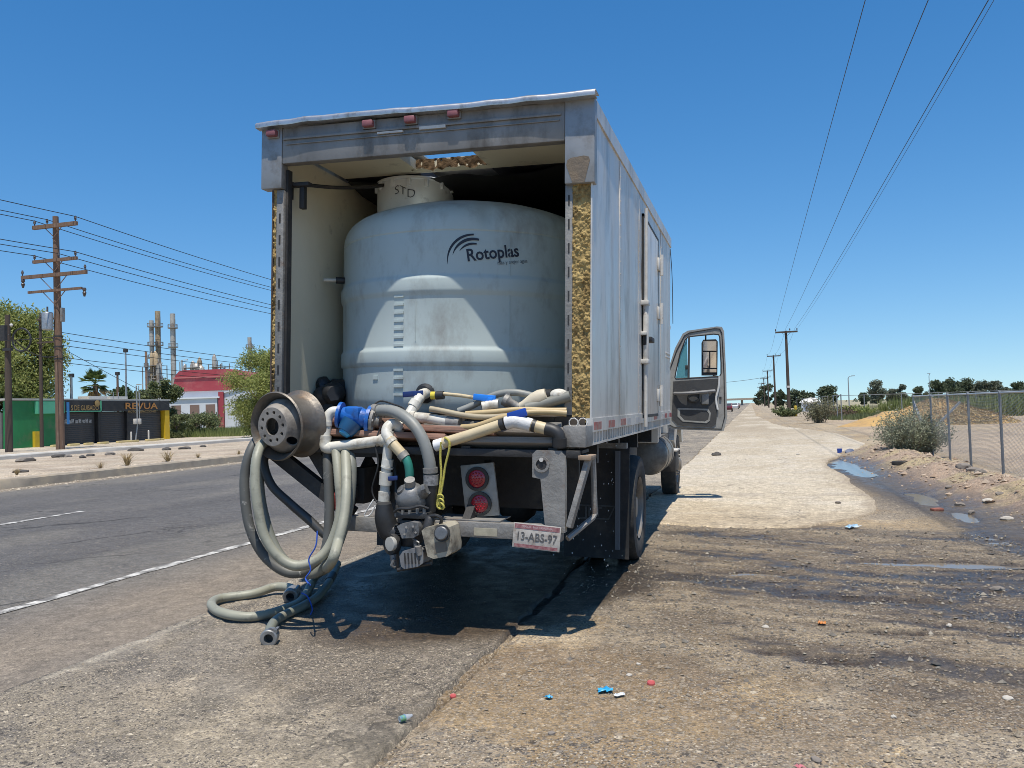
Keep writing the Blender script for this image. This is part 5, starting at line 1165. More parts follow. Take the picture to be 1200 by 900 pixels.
# water dripping from the box floor by the rear wheel
b = B(); dr_ = random.Random(5)
for k in range(60):
    x = dr_.choice((-.42, -.36, -.30, -.05, -.12, -.5))+dr_.gauss(0, .02); z = dr_.uniform(.05, 1.22); y = dr_.choice((.95, .98, 1.6))+dr_.gauss(0, .03)
    b.ball((x, y, z), dr_.uniform(.002, .0045), 1, (1, 1, dr_.uniform(1, 2.2)))
o = b.done("water_drops", mat("water_bead", (.75, .80, .85), rough=.08, spec=.9), tm=TM); tag(o, "scattered drops of water falling from the box floor by the rear wheel", "water drops", kind='stuff')
# ================================================================== VEGETATION TOOLS
def leaf_mat(name, c, c2, c3=None, trans=.3):
    return mat(name, c, c2, sc=.6, rough=.7, island=c3 or tuple(q*1.5 for q in c), trans=trans, spec=.25)
BARK = mat("brown_bark", (.13, .095, .07), (.20, .15, .11), sc=8, rough=.95, stretch=(3, 3, .6), bump=.8, bsc=14)
def quads(P, size, flat=.0, aspect=1.6, rg=None, droop=0.0):
    """many small leaf faces at points P"""
    rg = rg or nrg; n = len(P); a = rg.normal(size=(n, 3)); a[:, 2] = a[:, 2]*(1-flat)-droop; a /= np.linalg.norm(a, axis=1)[:, None]+1e-9
    b = rg.normal(size=(n, 3)); b -= a*(a*b).sum(1)[:, None]; b /= np.linalg.norm(b, axis=1)[:, None]+1e-9
    s = (size*rg.uniform(.6, 1.4, n))[:, None]; a = a*s*aspect*.5; b = b*s*.5
    V = np.stack([P-a, P-b*.8+a*.1, P+a, P+b*.8+a*.1], 1).reshape(-1, 3); i = np.arange(n)*4
    return V, np.stack([i, i+1, i+2, i+3], 1).tolist()
def crown_pts(lobes, n, rg, shell=.55):
    """points in a set of ellipsoid clumps, denser towards their outside; (centre, radii)"""
    vol = np.array([r[0]*r[1]*r[2] for _, r in lobes])**.75; cnt = rg.multinomial(n, vol/vol.sum()); out = []
    for (c, r), k in zip(lobes, cnt):
        d = rg.normal(size=(k, 3)); d /= np.linalg.norm(d, axis=1)[:, None]; q = rg.uniform(0, 1, k)**shell
        q *= .78+.35*rg.random(k)
        out.append(np.array(c)+d*q[:, None]*np.array(r))
    return np.concatenate(out)
def tree(name, label, base, h, w, leaf, m, n=6000, clumps=16, trunk_h=.35, trunk_r=.16, seed=1, group=None, cat="tree", squash=.8, droop=.3, limbs=6, bark=None, low=.25, lobe=(.12, .24)):
    rg = np.random.default_rng(seed); rr = random.Random(seed)
    t = thing(name, label, cat, base=base, group=group)
    lobes = []
    for k in range(clumps):
        th = rr.uniform(0, 2*math.pi); q = math.sqrt(rr.random())*.72; z = rr.uniform(low, .95)
        wz = math.sin(math.pi*min(.97, max(.06, (z-low*.6)/(1.05-low*.6))))**.55
        c = (w/2*q*math.cos(th)*wz*1.2, w/2*q*math.sin(th)*wz*1.2, h*z*.93); s = w*rr.uniform(*lobe)
        lobes.append((c, (s, s, s*squash)))
    P = crown_pts(lobes, n, rg); P[:, 2] = np.maximum(P[:, 2], h*low*.35)
    V, F = quads(P, leaf, .2, 1.8, rg, droop); mesh_obj("crown", V, F, m, t)
    b = B(); top = Vector((rr.uniform(-.05, .05)*w, rr.uniform(-.05, .05)*w, h*trunk_h))
    b.tube([(0, 0, -.1), (top.x*.3, top.y*.5, h*trunk_h*.5), tuple(top)], [trunk_r*1.25, trunk_r, trunk_r*.8], 9, spline=4)
    for k in range(limbs):
        c = Vector(lobes[k % len(lobes)][0]); mid = top.lerp(c, .5)+Vector((rr.uniform(-.1, .1)*w*.4, rr.uniform(-.1, .1)*w*.4, .05*h))
        b.tube([tuple(top-Vector((0, 0, h*.03*k/limbs))), tuple(mid), tuple(c)], [trunk_r*.6, trunk_r*.35, trunk_r*.1], 6, spline=4)
    b.done("trunk", bark or BARK, t); return t
def place_tree(u, vbase, vtop, upx, D, **k):
    """where a tree of that size on the picture stands at distance D along the view"""
    p = atD(u, vbase, D); h = (vbase-vtop)*D/FPX; w = upx*D/FPX
    return dict(base=(p.x, p.y, 0 if 'z' not in k else k['z']), h=h + (p.z if p.z > 0 else 0), w=w)

# ================================================================== LEFT BACKGROUND
WOOD = mat("weathered_pole_wood", (.19, .115, .075), (.13, .08, .055), sc=5, rough=.9, stretch=(4, 4, .3), bump=.6, bsc=12, dirt=(.26, .19, .14), dsc=3, dthr=(.55, .7))
WOODD = mat("dark_pole_wood", (.085, .06, .045), (.06, .045, .035), sc=5, rough=.9, stretch=(4, 4, .3), bump=.5, bsc=12)
WIRE = mat("dark_wire", (.02, .02, .022), rough=.6)
INSUL = mat("brown_insulator", (.055, .04, .038), (.09, .07, .06), sc=20, rough=.35)
GALV = mat("galvanised_steel", (.40, .41, .41), (.30, .31, .31), sc=10, rough=.45, metal=.6, dirt=(.25, .22, .19), dsc=5, dthr=(.55, .75))
def up_pole(name, label, base, h, arms, r=.17, group=None, m=None, lean=(0, 0), cat="utility pole"):
    """arms: (height, half length left, half length right, thickness, insulators)"""
    t = thing(name, label, cat, base=base, group=group); m = m or WOOD
    B().tube([(0, 0, -.2), (lean[0]*.5, lean[1]*.5, h*.5), (lean[0], lean[1], h)], [r, r*.85, r*.66], 12).done("pole", m, t)
    for (z, a, b_, th, ins) in arms:
        x0 = lean[0]*z/h; y0 = lean[1]*z/h-r-.03
        B().box((x0-a, y0-th*.4, z-th/2), (x0+b_, y0+th*.4, z+th/2)).beam((x0-a*.45, y0, z), (x0, y0+.03, z-a*.42), .035, .035).beam((x0+b_*.45, y0, z), (x0, y0+.03, z-b_*.42), .035, .035).done("cross_arm", m, t)
        for q in ins:
            B().lathe([(0, 0), (.03, 0), (.03, .1), (.075, .11), (.055, .17), (.08, .19), (.05, .27), (.06, .30), (0, .34)], 10, (x0+q, y0, z+th/2)).done("insulator", INSUL, t)
    return t
pb = G(71, 528)
pole = up_pole("utility_pole", "tall brown wooden utility pole with four cross arms left of the shops", (pb.x, pb.y, .03), 13.55,
    [(12.95, 1.35, 1.75, .22, (-1.25, -.35, 1.65)), (10.95, 1.4, 1.7, .18, (-1.3, .4, 1.6)), (10.1, 2.25, 2.35, .2, (-2.2, 2.25)), (9.2, 1.8, 2.0, .14, ())], r=.24, lean=(-.12, 0))
for q in (-2.15, 2.2): B().lathe([(0, 0), (.09, 0), (.11, -.12), (.06, -.2), (.11, -.28), (.05, -.5), (0, -.5)], 10, (q-.1, -.28, 10.0 if q < 0 else 9.2)).done("hanging_insulator", INSUL, pole)
tr_ = B().lathe([(0, 0), (.26, 0), (.30, .05), (.30, .95), (.26, 1.02), (0, 1.05)], 18, (-.30, -.5, 6.9)).done("transformer", GALV, pole)
part(B().cyl((-.3, -.5, 7.95), (-.3, -.5, 8.25), .05, 8).done("bushing", INSUL), tr_)
B().box((.22, -.12, 7.4), (.36, .1, 8.2)).done("switch_box", STEEL, pole)
for z in (5.2, 5.9, 6.5): B().lathe([(.25, 0), (.25, .1)], 14, (-.05, 0, z)).done("strap_band", DARK, pole)
def wire(label, P, r=.012, group=None, name="power_line", m=None, sag=0.0):
    P = [Vector(p) for p in P]; pts = []
    for a, d in zip(P[:-1], P[1:]):
        for k in range(24):
            t = k/24; q = a.lerp(d, t); q.z -= sag*4*t*(1-t); pts.append(q)
    pts.append(P[-1]); c = P[len(P)//2]
    return tag(B().tube(pts, r, 5).done(name, m or WIRE, base=c), label, "power line", group)
# lines of the left pole: run on past the truck and out of the picture to the left
def lw_(label, off, z, uv, r=.022, sag=1.0):
    p0 = Vector((pb.x+off-.12, pb.y-.28, z)); far = Vector((p0.x, 106, z+.3)); near = Vector((p0.x, -40, z+.3))
    wire(label, [near, p0, far], r, "power lines on the tall left pole", sag=sag)
lw_("power line on the right end of the top cross arm of the tall left pole", 1.65, 13.38, None); lw_("power line on the middle of the top cross arm of the tall left pole", -.35, 13.38, None); lw_("power line on the left end of the top cross arm of the tall left pole", -1.25, 13.38, None)
lw_("power line on the right end of the second cross arm of the tall left pole", 1.6, 11.35, None); lw_("power line on the middle of the second cross arm of the tall left pole", .4, 11.35, None); lw_("power line on the left end of the second cross arm of the tall left pole", -1.3, 11.35, None)
for k, (z, lab) in enumerate(((6.85, "highest of the thin cables strung low from the tall left pole"), (6.45, "second of the thin cables strung low from the tall left pole"), (6.1, "third of the thin cables strung low from the tall left pole"), (5.4, "fourth of the thin cables strung low from the tall left pole"), (5.1, "lowest of the thin cables strung low from the tall left pole"))):
    wire(lab, [(pb.x, pb.y, z), (pb.x+.5, 104, z+.35)], .02, "cables on the tall left pole", sag=.9)
far_p = up_pole("utility_pole", "wooden utility pole beyond the red roofed hall, mostly hidden by the truck", (pb.x+.3, 105, .0), 13.9, [(13.3, 1.35, 1.75, .22, (-1.25, 1.65)), (11.3, 1.4, 1.7, .18, (-1.3, 1.6))], r=.24)
wire("guy wire slanting from the tall left pole down to the ground behind the palm", [(pb.x+.2, pb.y, 5.9), (-47.5, 68.0, .2)], .016, name="guy_wire", sag=.1)
wire("looped cable from the tall left pole to the short dark pole", [(pb.x, pb.y, 5.5), tuple(atX(10, 392, -36.5))], .03, name="cable", sag=.5)
wire("second looped cable from the tall left pole out past the mesquite tree", [(pb.x, pb.y, 6.6), (-38.5, 28, 6.1)], .02, name="cable", sag=.4)
sp_ = G(5, 531)
shp = up_pole("short_pole", "short dark pole with coiled cable at the left edge of the picture", (sp_.x+1.2, sp_.y-.8, .0), 7.6, [], r=.2, m=WOODD)
B().box((-.25, -.3, 6.2), (.1, -.05, 7.0)).box((-.1, -.25, 5.6), (.45, -.1, 5.75)).done("junction_box", DARK, shp)
B().lathe([(.62+.05*math.cos(q), .05*math.sin(q)) for q in np.linspace(0, 2*math.pi, 7)[:-1]], 22, (1.15, -.2, 6.15), (0, 1, 0), close=True).done("cable_coil", WIRE, shp)
B().ball((.42, -.15, 7.0), .09, 2).done("lamp", HARD, shp)
# arms of a pole hidden in the tree crown
q0 = atX(47, 373, -44); tt = up_pole("short_pole", "pole in the mesquite crown with two small cross arms beside the tall pole", (q0.x, q0.y, 0), q0.z+.1, [(q0.z-.1, .1, 1.25, .12, (.2, 1.1)), (q0.z-1.6, .1, 1.3, .10, (1.2,))], r=.12, m=WOODD)

# shops in a row along the far side
SX = -45.0
def sxy(u, v): p = atX(u, v, SX); return p.y, p.z
shop = thing("shop_row", "low row of closed shops, green part and black part with gold signs", "building", base=(SX, 42.0, 0))
SB = Vector((SX, 42.0, 0))
DKF = mat("black_shop_paint", (.016, .017, .019), (.024, .025, .027), sc=2, rough=.6, dirt=(.05, .048, .045), dsc=1.2, dthr=(.5, .7))
SHUT = mat("dark_grey_shutter", (.040, .042, .046), (.055, .056, .06), sc=1.5, rough=.55, dirt=(.075, .07, .065), dsc=1.0, dthr=(.5, .72))
GRN = mat("green_shop_paint", (.02, .22, .07), (.016, .17, .055), sc=1.2, rough=.6, dirt=(.08, .17, .08), dsc=1.0, dthr=(.55, .72)); GRNL = mat("pale_green_paint", (.10, .42, .26), (.08, .36, .22), sc=1.2, rough=.6)
yL = sxy(15, 500)[0]; yG = sxy(58, 500)[0]; yA = sxy(72, 500)[0]; yB = sxy(118, 500)[0]; yC = sxy(160, 500)[0]; yM = sxy(139, 500)[0]; yR = sxy(197.5, 500)[0]
def sbox(nm, y0, y1, z0, z1, x0, x1, m, par=None, bev=0): 
    o = B().box((SX+x0, y0, z0), (SX+x1, y1, z1)).done(nm, m, par or shop, base=SB, bevel=bev); return o
sbox("wall", yL-.5, yR, 0, 2.35, -6, -.35, mat("shop_wall", (.10, .10, .10), (.14, .135, .125), sc=1, rough=.9))
sbox("roof_slab", yL-.6, yR+.15, 3.12, 3.25, -6.2, .12, mat("pale_roof_edge", (.50, .48, .43), (.38, .36, .32), sc=1, rough=.9))
sbox("green_wall", yL-.4, yA-.05, 0, 3.1, -.34, .0, GRN); sbox("green_awning", yG-1.2, yA, 2.25, 3.05, 0, .28, GRNL)
sbox("yellow_base", sxy(38, 500)[0], sxy(43, 500)[0], 0, 1.1, .0, .22, mat("yellow_safety_paint", (.60, .42, .02), (.5, .34, .02), sc=3, rough=.6))
fasA = sbox("sign_board", yA, yB-.1, 2.32, 3.14, -.3, .18, DKF); fasB = sbox("sign_board", yB, yR-.05, 2.36, 3.12, -.3, .16, DKF)
GOLD = mat("gold_sign_letter", (.36, .25, .10), (.28, .18, .06), sc=6, rough=.5); ORG = mat("orange_sign_letter", (.46, .22, .05), (.38, .15, .03), sc=3, rough=.5)
part(B().box((SX+.18, yA+.2, 2.33), (SX+.22, yB-.12, 2.40)).box((SX+.18, yB-.2, 2.33), (SX+.22, yB-.12, 3.12)).done("green_border", GRNL, base=SB), fasA).matrix_basis = Matrix()
def sign_fit(txt, u0, u1, v0, v1, m, par, bold):
    V, F = text_pts(txt, 1.0, bold); xs = [v.x for v in V]; ys = [v.y for v in V]; a = sxy(u0, v0); d = sxy(u1, v1); z0 = sxy((u0+u1)/2, v1)[1]; z1 = sxy((u0+u1)/2, v0)[1]
    P = [Vector((SX+.235, a[0]+(v.x-min(xs))/(max(xs)-min(xs))*(d[0]-a[0]), z0+(v.y-min(ys))/(max(ys)-min(ys))*(z1-z0)))-SB for v in V]
    o = mesh_obj("sign_letters", P, F, m, shop); o.parent = par; return o
def sign(txt, yc, zc, size, m, par, bold=.01, sq=1.0): 
    o = text_obj("sign_letters", txt, size, m, Vector((SX+.235, yc, zc))-SB, (0, 1, 0), (0, 0, 1), shop, bold=bold, squeeze=sq); o.parent = par; return o
sign_fit("S DE GUISADO", 80.0, 112.5, 475, 481, GOLD, fasA, .012)
B().lathe([(0, 0), (.22, .02), (.24, .05), (0, .08)], 18, Vector((SX+.19, yB-.55, 2.92))-SB, (1, 0, 0)).done("round_emblem", GOLD, shop).parent = fasA
sign_fit("REVUA", 144, 182, 472, 479.5, ORG, fasB, .02); sign_fit("MOTOS REFACCIONES", 147, 180, 481, 483.5, GOLD, fasB, .003)
def shutter(y0, y1, z1):
    s = thing("roller_shutter", None, None); s.parent = shop; s.location = Vector((SX, y0, 0))-SB
    B().box((-.30, 0, .02), (-.22, y1-y0, z1)).done("shutter_backing", SHUT, s)
    n = 16; dz = (z1-.06)/n
    me0 = None
    for k in range(n):
        if me0 is None: me0 = B().box((-.22, .03, .04), (-.19, y1-y0-.03, .04+dz*.86)).done("slat", SHUT, s, bevel=.008); d0 = me0
        else:
            o = d0.copy(); COL.objects.link(o); o.parent = s; o.location = (0, 0, dz*k)
    return s
sh1 = shutter(yA+.2, yB-.35, 2.30); sh2 = shutter(yB+.1, sxy(149, 500)[0], 2.32); sh3 = shutter(sxy(151.5, 500)[0], sxy(191, 500)[0], 2.30)
for y in (yA+.02, yB-.12, sxy(150.2, 500)[0]): sbox("pillar", y-.12, y+.12, 0, 2.33, -.34, .02, DKF)
b = B()
for k, u in enumerate((77, 80.5, 84, 87.5, 92, 96, 100.5, 104, 108)):
    y, z = sxy(u, 500); b.box((SX-.18, y-.12, 1.55), (SX-.16, y+.12, 1.85 if k % 2 else 1.78))
b.done("shutter_slot", mat("pale_window_slot", (.45, .46, .46), (.05, .05, .055), sc=6, rough=.4), shop, base=SB)
sbox("yellow_pillar", yR-.55, yR-.02, 0, 2.42, -.3, .12, mat("yellow_shop_paint", (.66, .44, .015), (.60, .38, .015), sc=2, rough=.6))
sbox("blue_banner", sxy(75.5, 500)[0], sxy(78, 500)[0], 1.5, 3.0, .2, .26, mat("blue_banner_cloth", (.04, .20, .48), rough=.7))
for u in (131, 155): sbox("roof_box", sxy(u, 460)[0]-.9, sxy(u, 460)[0]+.9, 3.25, 3.5, -2.2, -1.2, HARD)
b = B()
for u in (134, 140, 165): y = sxy(u, 460)[0]; b.tube([(SX-.1, y, 3.2), (SX-.1, y, 3.75)], .03, 6)
b.done("roof_stub", GALV, shop, base=SB)
# things in front of the shops
mp_ = G(136, 520); mt = thing("meter_post", "thin steel post with two electricity meters before the black shutters", "meter post", base=(SX+1.2, yM+.3, 0))
B().tube([(0, 0, 0), (0, .25, 1.3), (0, .2, 4.2)], .05, 8).tube([(0, .5, 1.3), (0, .45, 4.2)], .03, 6).done("post", GALV, mt)
for k in (-.15, .25): B().box((-.1, k+.05, 1.35), (.12, k+.30, 1.75)).done("meter_box", HARD, mt, bevel=.03)
lp_ = G(84, 521); t = thing("steel_post", "slender grey steel post standing between the tall pole and the gold sign", "post", base=(lp_.x, lp_.y, 0))
B().tube([(0, 0, 0), (0, 0, 5.0)], [.075, .06], 10).done("shaft", GALV, t); B().box((-.15, -.15, -.05), (.15, .15, .08)).done("foot", MAT_KERB, t)
YEL = mat("faded_yellow_kerb_paint", (.58, .46, .16), (.50, .40, .22), sc=4, rough=.7)
for k, (u0, u1, v) in enumerate(((60, 66, 522), (80, 92, 522), (99, 108, 520.5), (115, 126, 519.5), (137, 161, 518), (171, 191, 516.5))):
    a, d = atX(u0, v, SX+2.2), atX(u1, v, SX+2.2)
    tag(B().box((SX+2.1, a.y, -.02), (SX+2.35, d.y, .22)).done("wheel_stop", YEL, base=(SX+2.2, (a.y+d.y)/2, 0), bevel=.03), "faded yellow parking stop before the shops, number %d from the left" % (k+1) if False else ["leftmost", "second", "third", "fourth", "fifth and longest", "rightmost"][k]+" faded yellow parking stop along the shop front", "parking stop", "parking stops before the shops")
for k, (u, h) in enumerate(((149.5, .9), (170, .95), (201, 1.2), (207, 1.0), (211, .95))):
    p = G(u, 517.5-(.4*k)); m_ = HARD if k < 2 else YEL
    t = thing("bollard", ["pale bollard before the middle shutter", "pale bollard before the right shutter", "tallest yellow bollard beside the yellow pillar", "middle yellow bollard right of the shops", "rightmost yellow bollard right of the shops"][k], "bollard", base=(SX+1.9 if k < 2 else SX-.5-k*.3, atX(u, 500, SX+1.6).y, 0), group="bollards by the shops")
    B().cyl((0, 0, -.05), (0, 0, h*.85), .06, 10).done("post", m_, t); B().ball((0, 0, h*.85), .06, 2).done("cap", m_, t)
# rocks, dry weeds and rubbish on the strip
def rock(nm, lab, p, s, m, cat="rock", group=None, sq=(1, .8, .55)):
    b = B().ball((0, 0, 0), s, 2, (sq[0]*rnd.uniform(.8, 1.2), sq[1]*rnd.uniform(.8, 1.2), sq[2]), .16)
    bmesh.ops.rotate(b.bm, verts=b.bm.verts, matrix=Matrix.Rotation(rnd.uniform(0, 6), 3, 'Z'), cent=(0, 0, 0))
    o = b.done(nm, m, smooth=28); o.location = p; return tag(o, lab, cat, group)
STONE = mat("dusty_grey_stone", (.25, .215, .18), (.16, .14, .12), sc=4, rough=.95, bump=.6); STONED = mat("dark_debris", (.05, .045, .04), (.09, .08, .07), sc=4, rough=.9, bump=.5)
for k, (u, v, s, m_, lab) in enumerate(((30, 543, .62, STONE, "biggest of the flat grey concrete chunks left of the tall pole"), (38, 536, .4, MAT_KERB, "pale concrete chunk leaning behind the biggest grey chunk"), (70, 537.5, .5, STONED, "long dark debris piece below the tall pole foot"), (80, 537, .35, STONE, "grey rubble piece beside the dark debris below the pole"), (97, 538, .38, STONED, "dark rubble piece right of the steel post foot"), (106, 536, .35, STONED, "flat dark debris just left of the wide kerb stone"),
        (129, 535, .45, STONE, "long grey block on the sand left of the first dry weed"), (160, 530, .5, STONED, "dark flat piece lying behind the middle dry weed"), (195, 529, .45, STONED, "dark flat piece above the right dry weed"), (217, 528, .45, STONED, "dark chunk right of the weeds beside the pale kerb"), (238, 525, .35, STONED, "rightmost dark chunk by the pale kerb"), (24, 556, .3, STONED, "dark stubby debris near the road kerb on the left"))):
    p = G(u, v, .22); s *= .5; rock("rubble_chunk", lab, (p.x, p.y, surf_h(p.x, p.y)+s*.12), s, m_, "rubble", "rubble on the sandy strip", (1.3, .7, .42))
STRAW = mat("dry_straw_weed", (.34, .25, .12), (.24, .17, .08), sc=9, rough=.9, island=(.42, .32, .17))
def weed(lab, p, h, w, n, m, seed, grp=None, nm="dry_weed", cat="weed", leaf=0.0):
    rg = random.Random(seed); V = []; F = []
    for k in range(n):
        th = rg.uniform(0, 6.28); q = rg.uniform(.15, 1)*w/2; hh = h*rg.uniform(.45, 1); bx, by = .1*q*math.cos(th), .1*q*math.sin(th)
        pr = Vector((-math.sin(th), math.cos(th), 0)); P = [Vector((bx, by, 0)), Vector((q*.45*math.cos(th), q*.45*math.sin(th), hh*.6)), Vector((q*math.cos(th+.3), q*math.sin(th+.3), hh))]
        ww = (.022, .018, .006); i = len(V)
        for a, wv in zip(P, ww): V += [a-pr*wv*h, a+pr*wv*h]
        F += [(i, i+1, i+3, i+2), (i+2, i+3, i+5, i+4)]
        for j in range(3):
            t0 = rg.uniform(.3, .9); c0 = P[1].lerp(P[2], t0); d0 = Vector((rg.uniform(-1, 1), rg.uniform(-1, 1), rg.uniform(0, 1)))*h*.16; i = len(V); V += [c0-pr*.008*h, c0+pr*.008*h, c0+d0]; F.append((i, i+1, i+2))
    o = mesh_obj(nm, V, F, m); o.location = p; return tag(o, lab, cat, grp)
for k, (u, v, hp, wp, lab) in enumerate(((149, 546, 17, 32, "bushiest dry weed in the middle of the sandy strip"), (197, 541, 13, 30, "dry weed at the right of the sandy strip"), (118, 549, 9, 24, "low dry weed left of the bushiest one"), (20, 558, 10, 14, "dry weed tuft at the left edge near the road kerb"), (232, 537, 7, 14, "faint low weed right of the other dry weeds"), (280, 533, 9, 10, "thin upright weed close to the wheel rim"))):
    p = G(u, v, .25); D = (p-CP).dot(cf); weed(lab, (p.x, p.y, surf_h(p.x, p.y)-.02), hp*D/FPX, wp*D/FPX, 60, STRAW, 400+k, "dry weeds on the sandy strip")
# trees on the left
MESQ = leaf_mat("mesquite_leaf", (.24, .28, .075), (.17, .215, .06), (.36, .37, .13), .4)
MESQD = leaf_mat("grey_mesquite_leaf", (.14, .17, .075), (.10, .13, .055), (.20, .22, .10), .3)
DKL = leaf_mat("dark_green_leaf", (.040, .065, .022), (.055, .085, .03), (.09, .12, .045), .2)
p = atD(8, 520, 56); tree("mesquite_tree", "big feathery yellow green mesquite tree at the left edge", (p.x-1.6, p.y+1, 0), 10.2, 8.6, .12, MESQ, n=70000, clumps=60, trunk_h=.3, trunk_r=.28, seed=21, low=.12, droop=.7, squash=.75, limbs=10)
p = atD(300, 505, 62); tree("mesquite_tree", "feathery light green mesquite tree close to the left side of the truck", (p.x+1.1, p.y, 0), 6.9, 5.6, .085, MESQ, n=52000, clumps=56, trunk_h=.25, trunk_r=.18, seed=22, low=.06, droop=.7, squash=.75, limbs=9)
p = atD(188, 490, 78); tree("street_tree", "dark grey green tree behind the sign of the right shop", (p.x, p.y, 0), 6.2, 3.9, .15, MESQD, n=9000, clumps=18, seed=23, trunk_r=.14)
p = atD(152, 492, 85); tree("round_tree", "round dark green tree between the palm and the sign", (p.x, p.y, 0), 5.6, 3.8, .15, DKL, n=6000, clumps=14, seed=24, trunk_r=.14)
p = atD(208, 495, 70); tree("shrub", "grey green shrub against the right end of the shops", (p.x, p.y, 0), 2.4, 2.2, .12, MESQD, n=3500, clumps=12, seed=25, trunk_r=.05, low=.08, cat="shrub")
p = atD(233, 497, 74); tree("shrub", "wide low green shrub before the white hall wall", (p.x, p.y, 0), 2.0, 4.2, .12, MESQD, n=4500, clumps=16, seed=26, trunk_r=.05, low=.08, cat="shrub")
def grass(nm, lab, x0, x1, y0, y1, n, h, m, seed, dens=None):
    rg = np.random.default_rng(seed); x = rg.uniform(x0, x1, n); y = rg.uniform(y0, y1, n); hh = h*rg.uniform(.4, 1, n)*(.6+.7*fbm(x*.5, y*.5, seed)); th = rg.uniform(0, 6.28, n); w = .03*hh+.015
    z = ground_h(x, y)-.02; dx, dy = np.cos(th), np.sin(th); l = rg.uniform(-.3, .3, (2, n))*hh
    V = np.stack([np.stack([x-dx*w, y-dy*w, z], 1), np.stack([x+dx*w, y+dy*w, z], 1), np.stack([x+l[0], y+l[1], z+hh], 1)], 1).reshape(-1, 3)
    i = np.arange(n)*3; o = mesh_obj(nm, V, np.stack([i, i+1, i+2], 1).tolist(), m); return tag(o, lab, "grass", kind='stuff')
grass("grass", "green weedy grass on the lot beside the shops", -62, -41, 60, 84, 26000, .75, leaf_mat("green_grass_blade", (.13, .19, .04), (.17, .20, .06), (.22, .24, .09), .3), 31)
# palm
def palm(lab, base, h, r, seed):
    rg = random.Random(seed); t = thing("palm_tree", lab, "palm", base=base)
    B().tube([(0, 0, -.1), (.05, 0, h*.5), (0, .05, h)], [.24, .2, .22], 10).done("trunk", BARK, t)
    for nm, m_, rng_, cnt, dr in (("green_frond", leaf_mat("palm_leaf", (.075, .12, .03), (.10, .15, .04), (.14, .18, .06), .25), (-.55, 1.45), 48, .25), ("dry_frond", mat("dry_palm_leaf", (.40, .30, .14), (.30, .22, .1), sc=3, rough=.9), (-1.2, -.4), 18, .9)):
        V = []; F = []
        for k in range(cnt):
            th = rg.uniform(0, 6.28); el = rg.uniform(*rng_); d = Vector((math.cos(th)*math.cos(el), math.sin(th)*math.cos(el), math.sin(el))); L = r*rg.uniform(.75, 1.05)
            tip = Vector((0, 0, h))+d*L*.55; sd = d.cross(Vector((0, 0, 1))); sd = sd.normalized() if sd.length > .01 else Vector((1, 0, 0)); upv = sd.cross(d)
            i = len(V); V += [Vector((0, 0, h))-sd*.03, Vector((0, 0, h))+sd*.03, tip+sd*.02, tip-sd*.02]; F.append((i, i+1, i+2, i+3))
            for j in range(13):
                a = (j/12-.5)*2.5; q = d*math.cos(a)+sd*math.sin(a); e = tip+q*L*.5*(1-.15*abs(a))+Vector((0, 0, -dr*.16*L*(1-math.cos(a)*.3))); i = len(V)
                V += [tip-upv*.01+q*.02, tip+q*L*.25+sd*.05*math.cos(a)+d*(-.05*math.sin(a)), e]; V.append(tip+q*L*.25-sd*.05*math.cos(a)+d*.05*math.sin(a)); F.append((i, i+1, i+2, i+3))
        mesh_obj(nm, V, F, m_, t)
    return t
p = atD(112, 492, 72); palm("fan palm with dry lower fronds standing behind the gold sign", (p.x, p.y, 0), 4.9, 1.5, 41)
# slim posts rising behind the shops
for k, (u, vt, D, r, lab) in enumerate(((148.5, 409, 80, .1, "tall thin lamp mast standing behind the black shops"), (138.5, 436, 82, .13, "wooden post standing behind the roof of the black shops"), (84.5, 438, 70, .1, "thin dark mast rising behind the shop roof beside the palm"))):
    p = atD(u, 492, D); q = atD(u, vt, D); t = thing("mast", lab, "mast", base=(p.x, p.y, 0)); B().tube([(0, 0, 0), (0, 0, q.z)], [r, r*.75], 8).done("shaft", GALV if k != 1 else WOOD, t); B().box((-.2, -.1, q.z-.3), (.2, .1, q.z+.02)).done("head", DARK, t)
# red roofed hall
hall = thing("hall", "white hall with a red rounded roof between the shops and the truck", "building", base=tuple(G(240, 502, 0)))
Dh = 118.0
def hp_(u, v, D=Dh): return atD(u, v, D)
HB = Vector((hp_(240, 495).x, hp_(240, 495).y, 0)); hall.location = HB
hx = Vector((cr0.x, cr0.y, 0)).normalized(); hy = Vector((0, 0, 0)); vv_ = (HB-Vector((0, 0, 0))); hd_ = Vector((-.25, 1, 0)).normalized(); hs_ = Vector((1, .25, 0)).normalized()
def HV(s, d, z): return hs_*s + hd_*d + Vector((0, 0, z))
REDR = mat("red_roof_sheet", (.36, .05, .06), (.30, .04, .05), sc=.5, rough=.45, bump=.3, bsc=3, dirt=(.40, .12, .11), dsc=.3, dthr=(.5, .7)); WHT = mat("white_sheet_wall", (.62, .63, .64), (.54, .55, .56), sc=.4, rough=.5)
px = Dh/FPX; zt = hp_(240, 433).z; zr = hp_(240, 457).z
def hb(nm, pts, m, d): b = B().prism([HV(*p) for p in pts], hd_*d); return b.done(nm, m, hall)
n = 9; arc = [(-4.2+9.4*k/(n-1), 0, zr+(zt-zr)*math.sin(math.pi*(.12+.76*k/(n-1)))**.6) for k in range(n)]
b = B().prism([HV(-4.6, 0, zr-.1), HV(-4.1, 0, zr+.75*(zt-zr)), HV(-3.6, 0, zt-.15), HV(-3.0, 0, zt), HV(3.6, 0, zt), HV(4.6, 0, zt-.3), HV(5.6, 0, zr+.5*(zt-zr)), HV(5.9, 0, zr-.1)], hd_*14)
rf = b.done("roof", REDR, hall, bevel=.15)
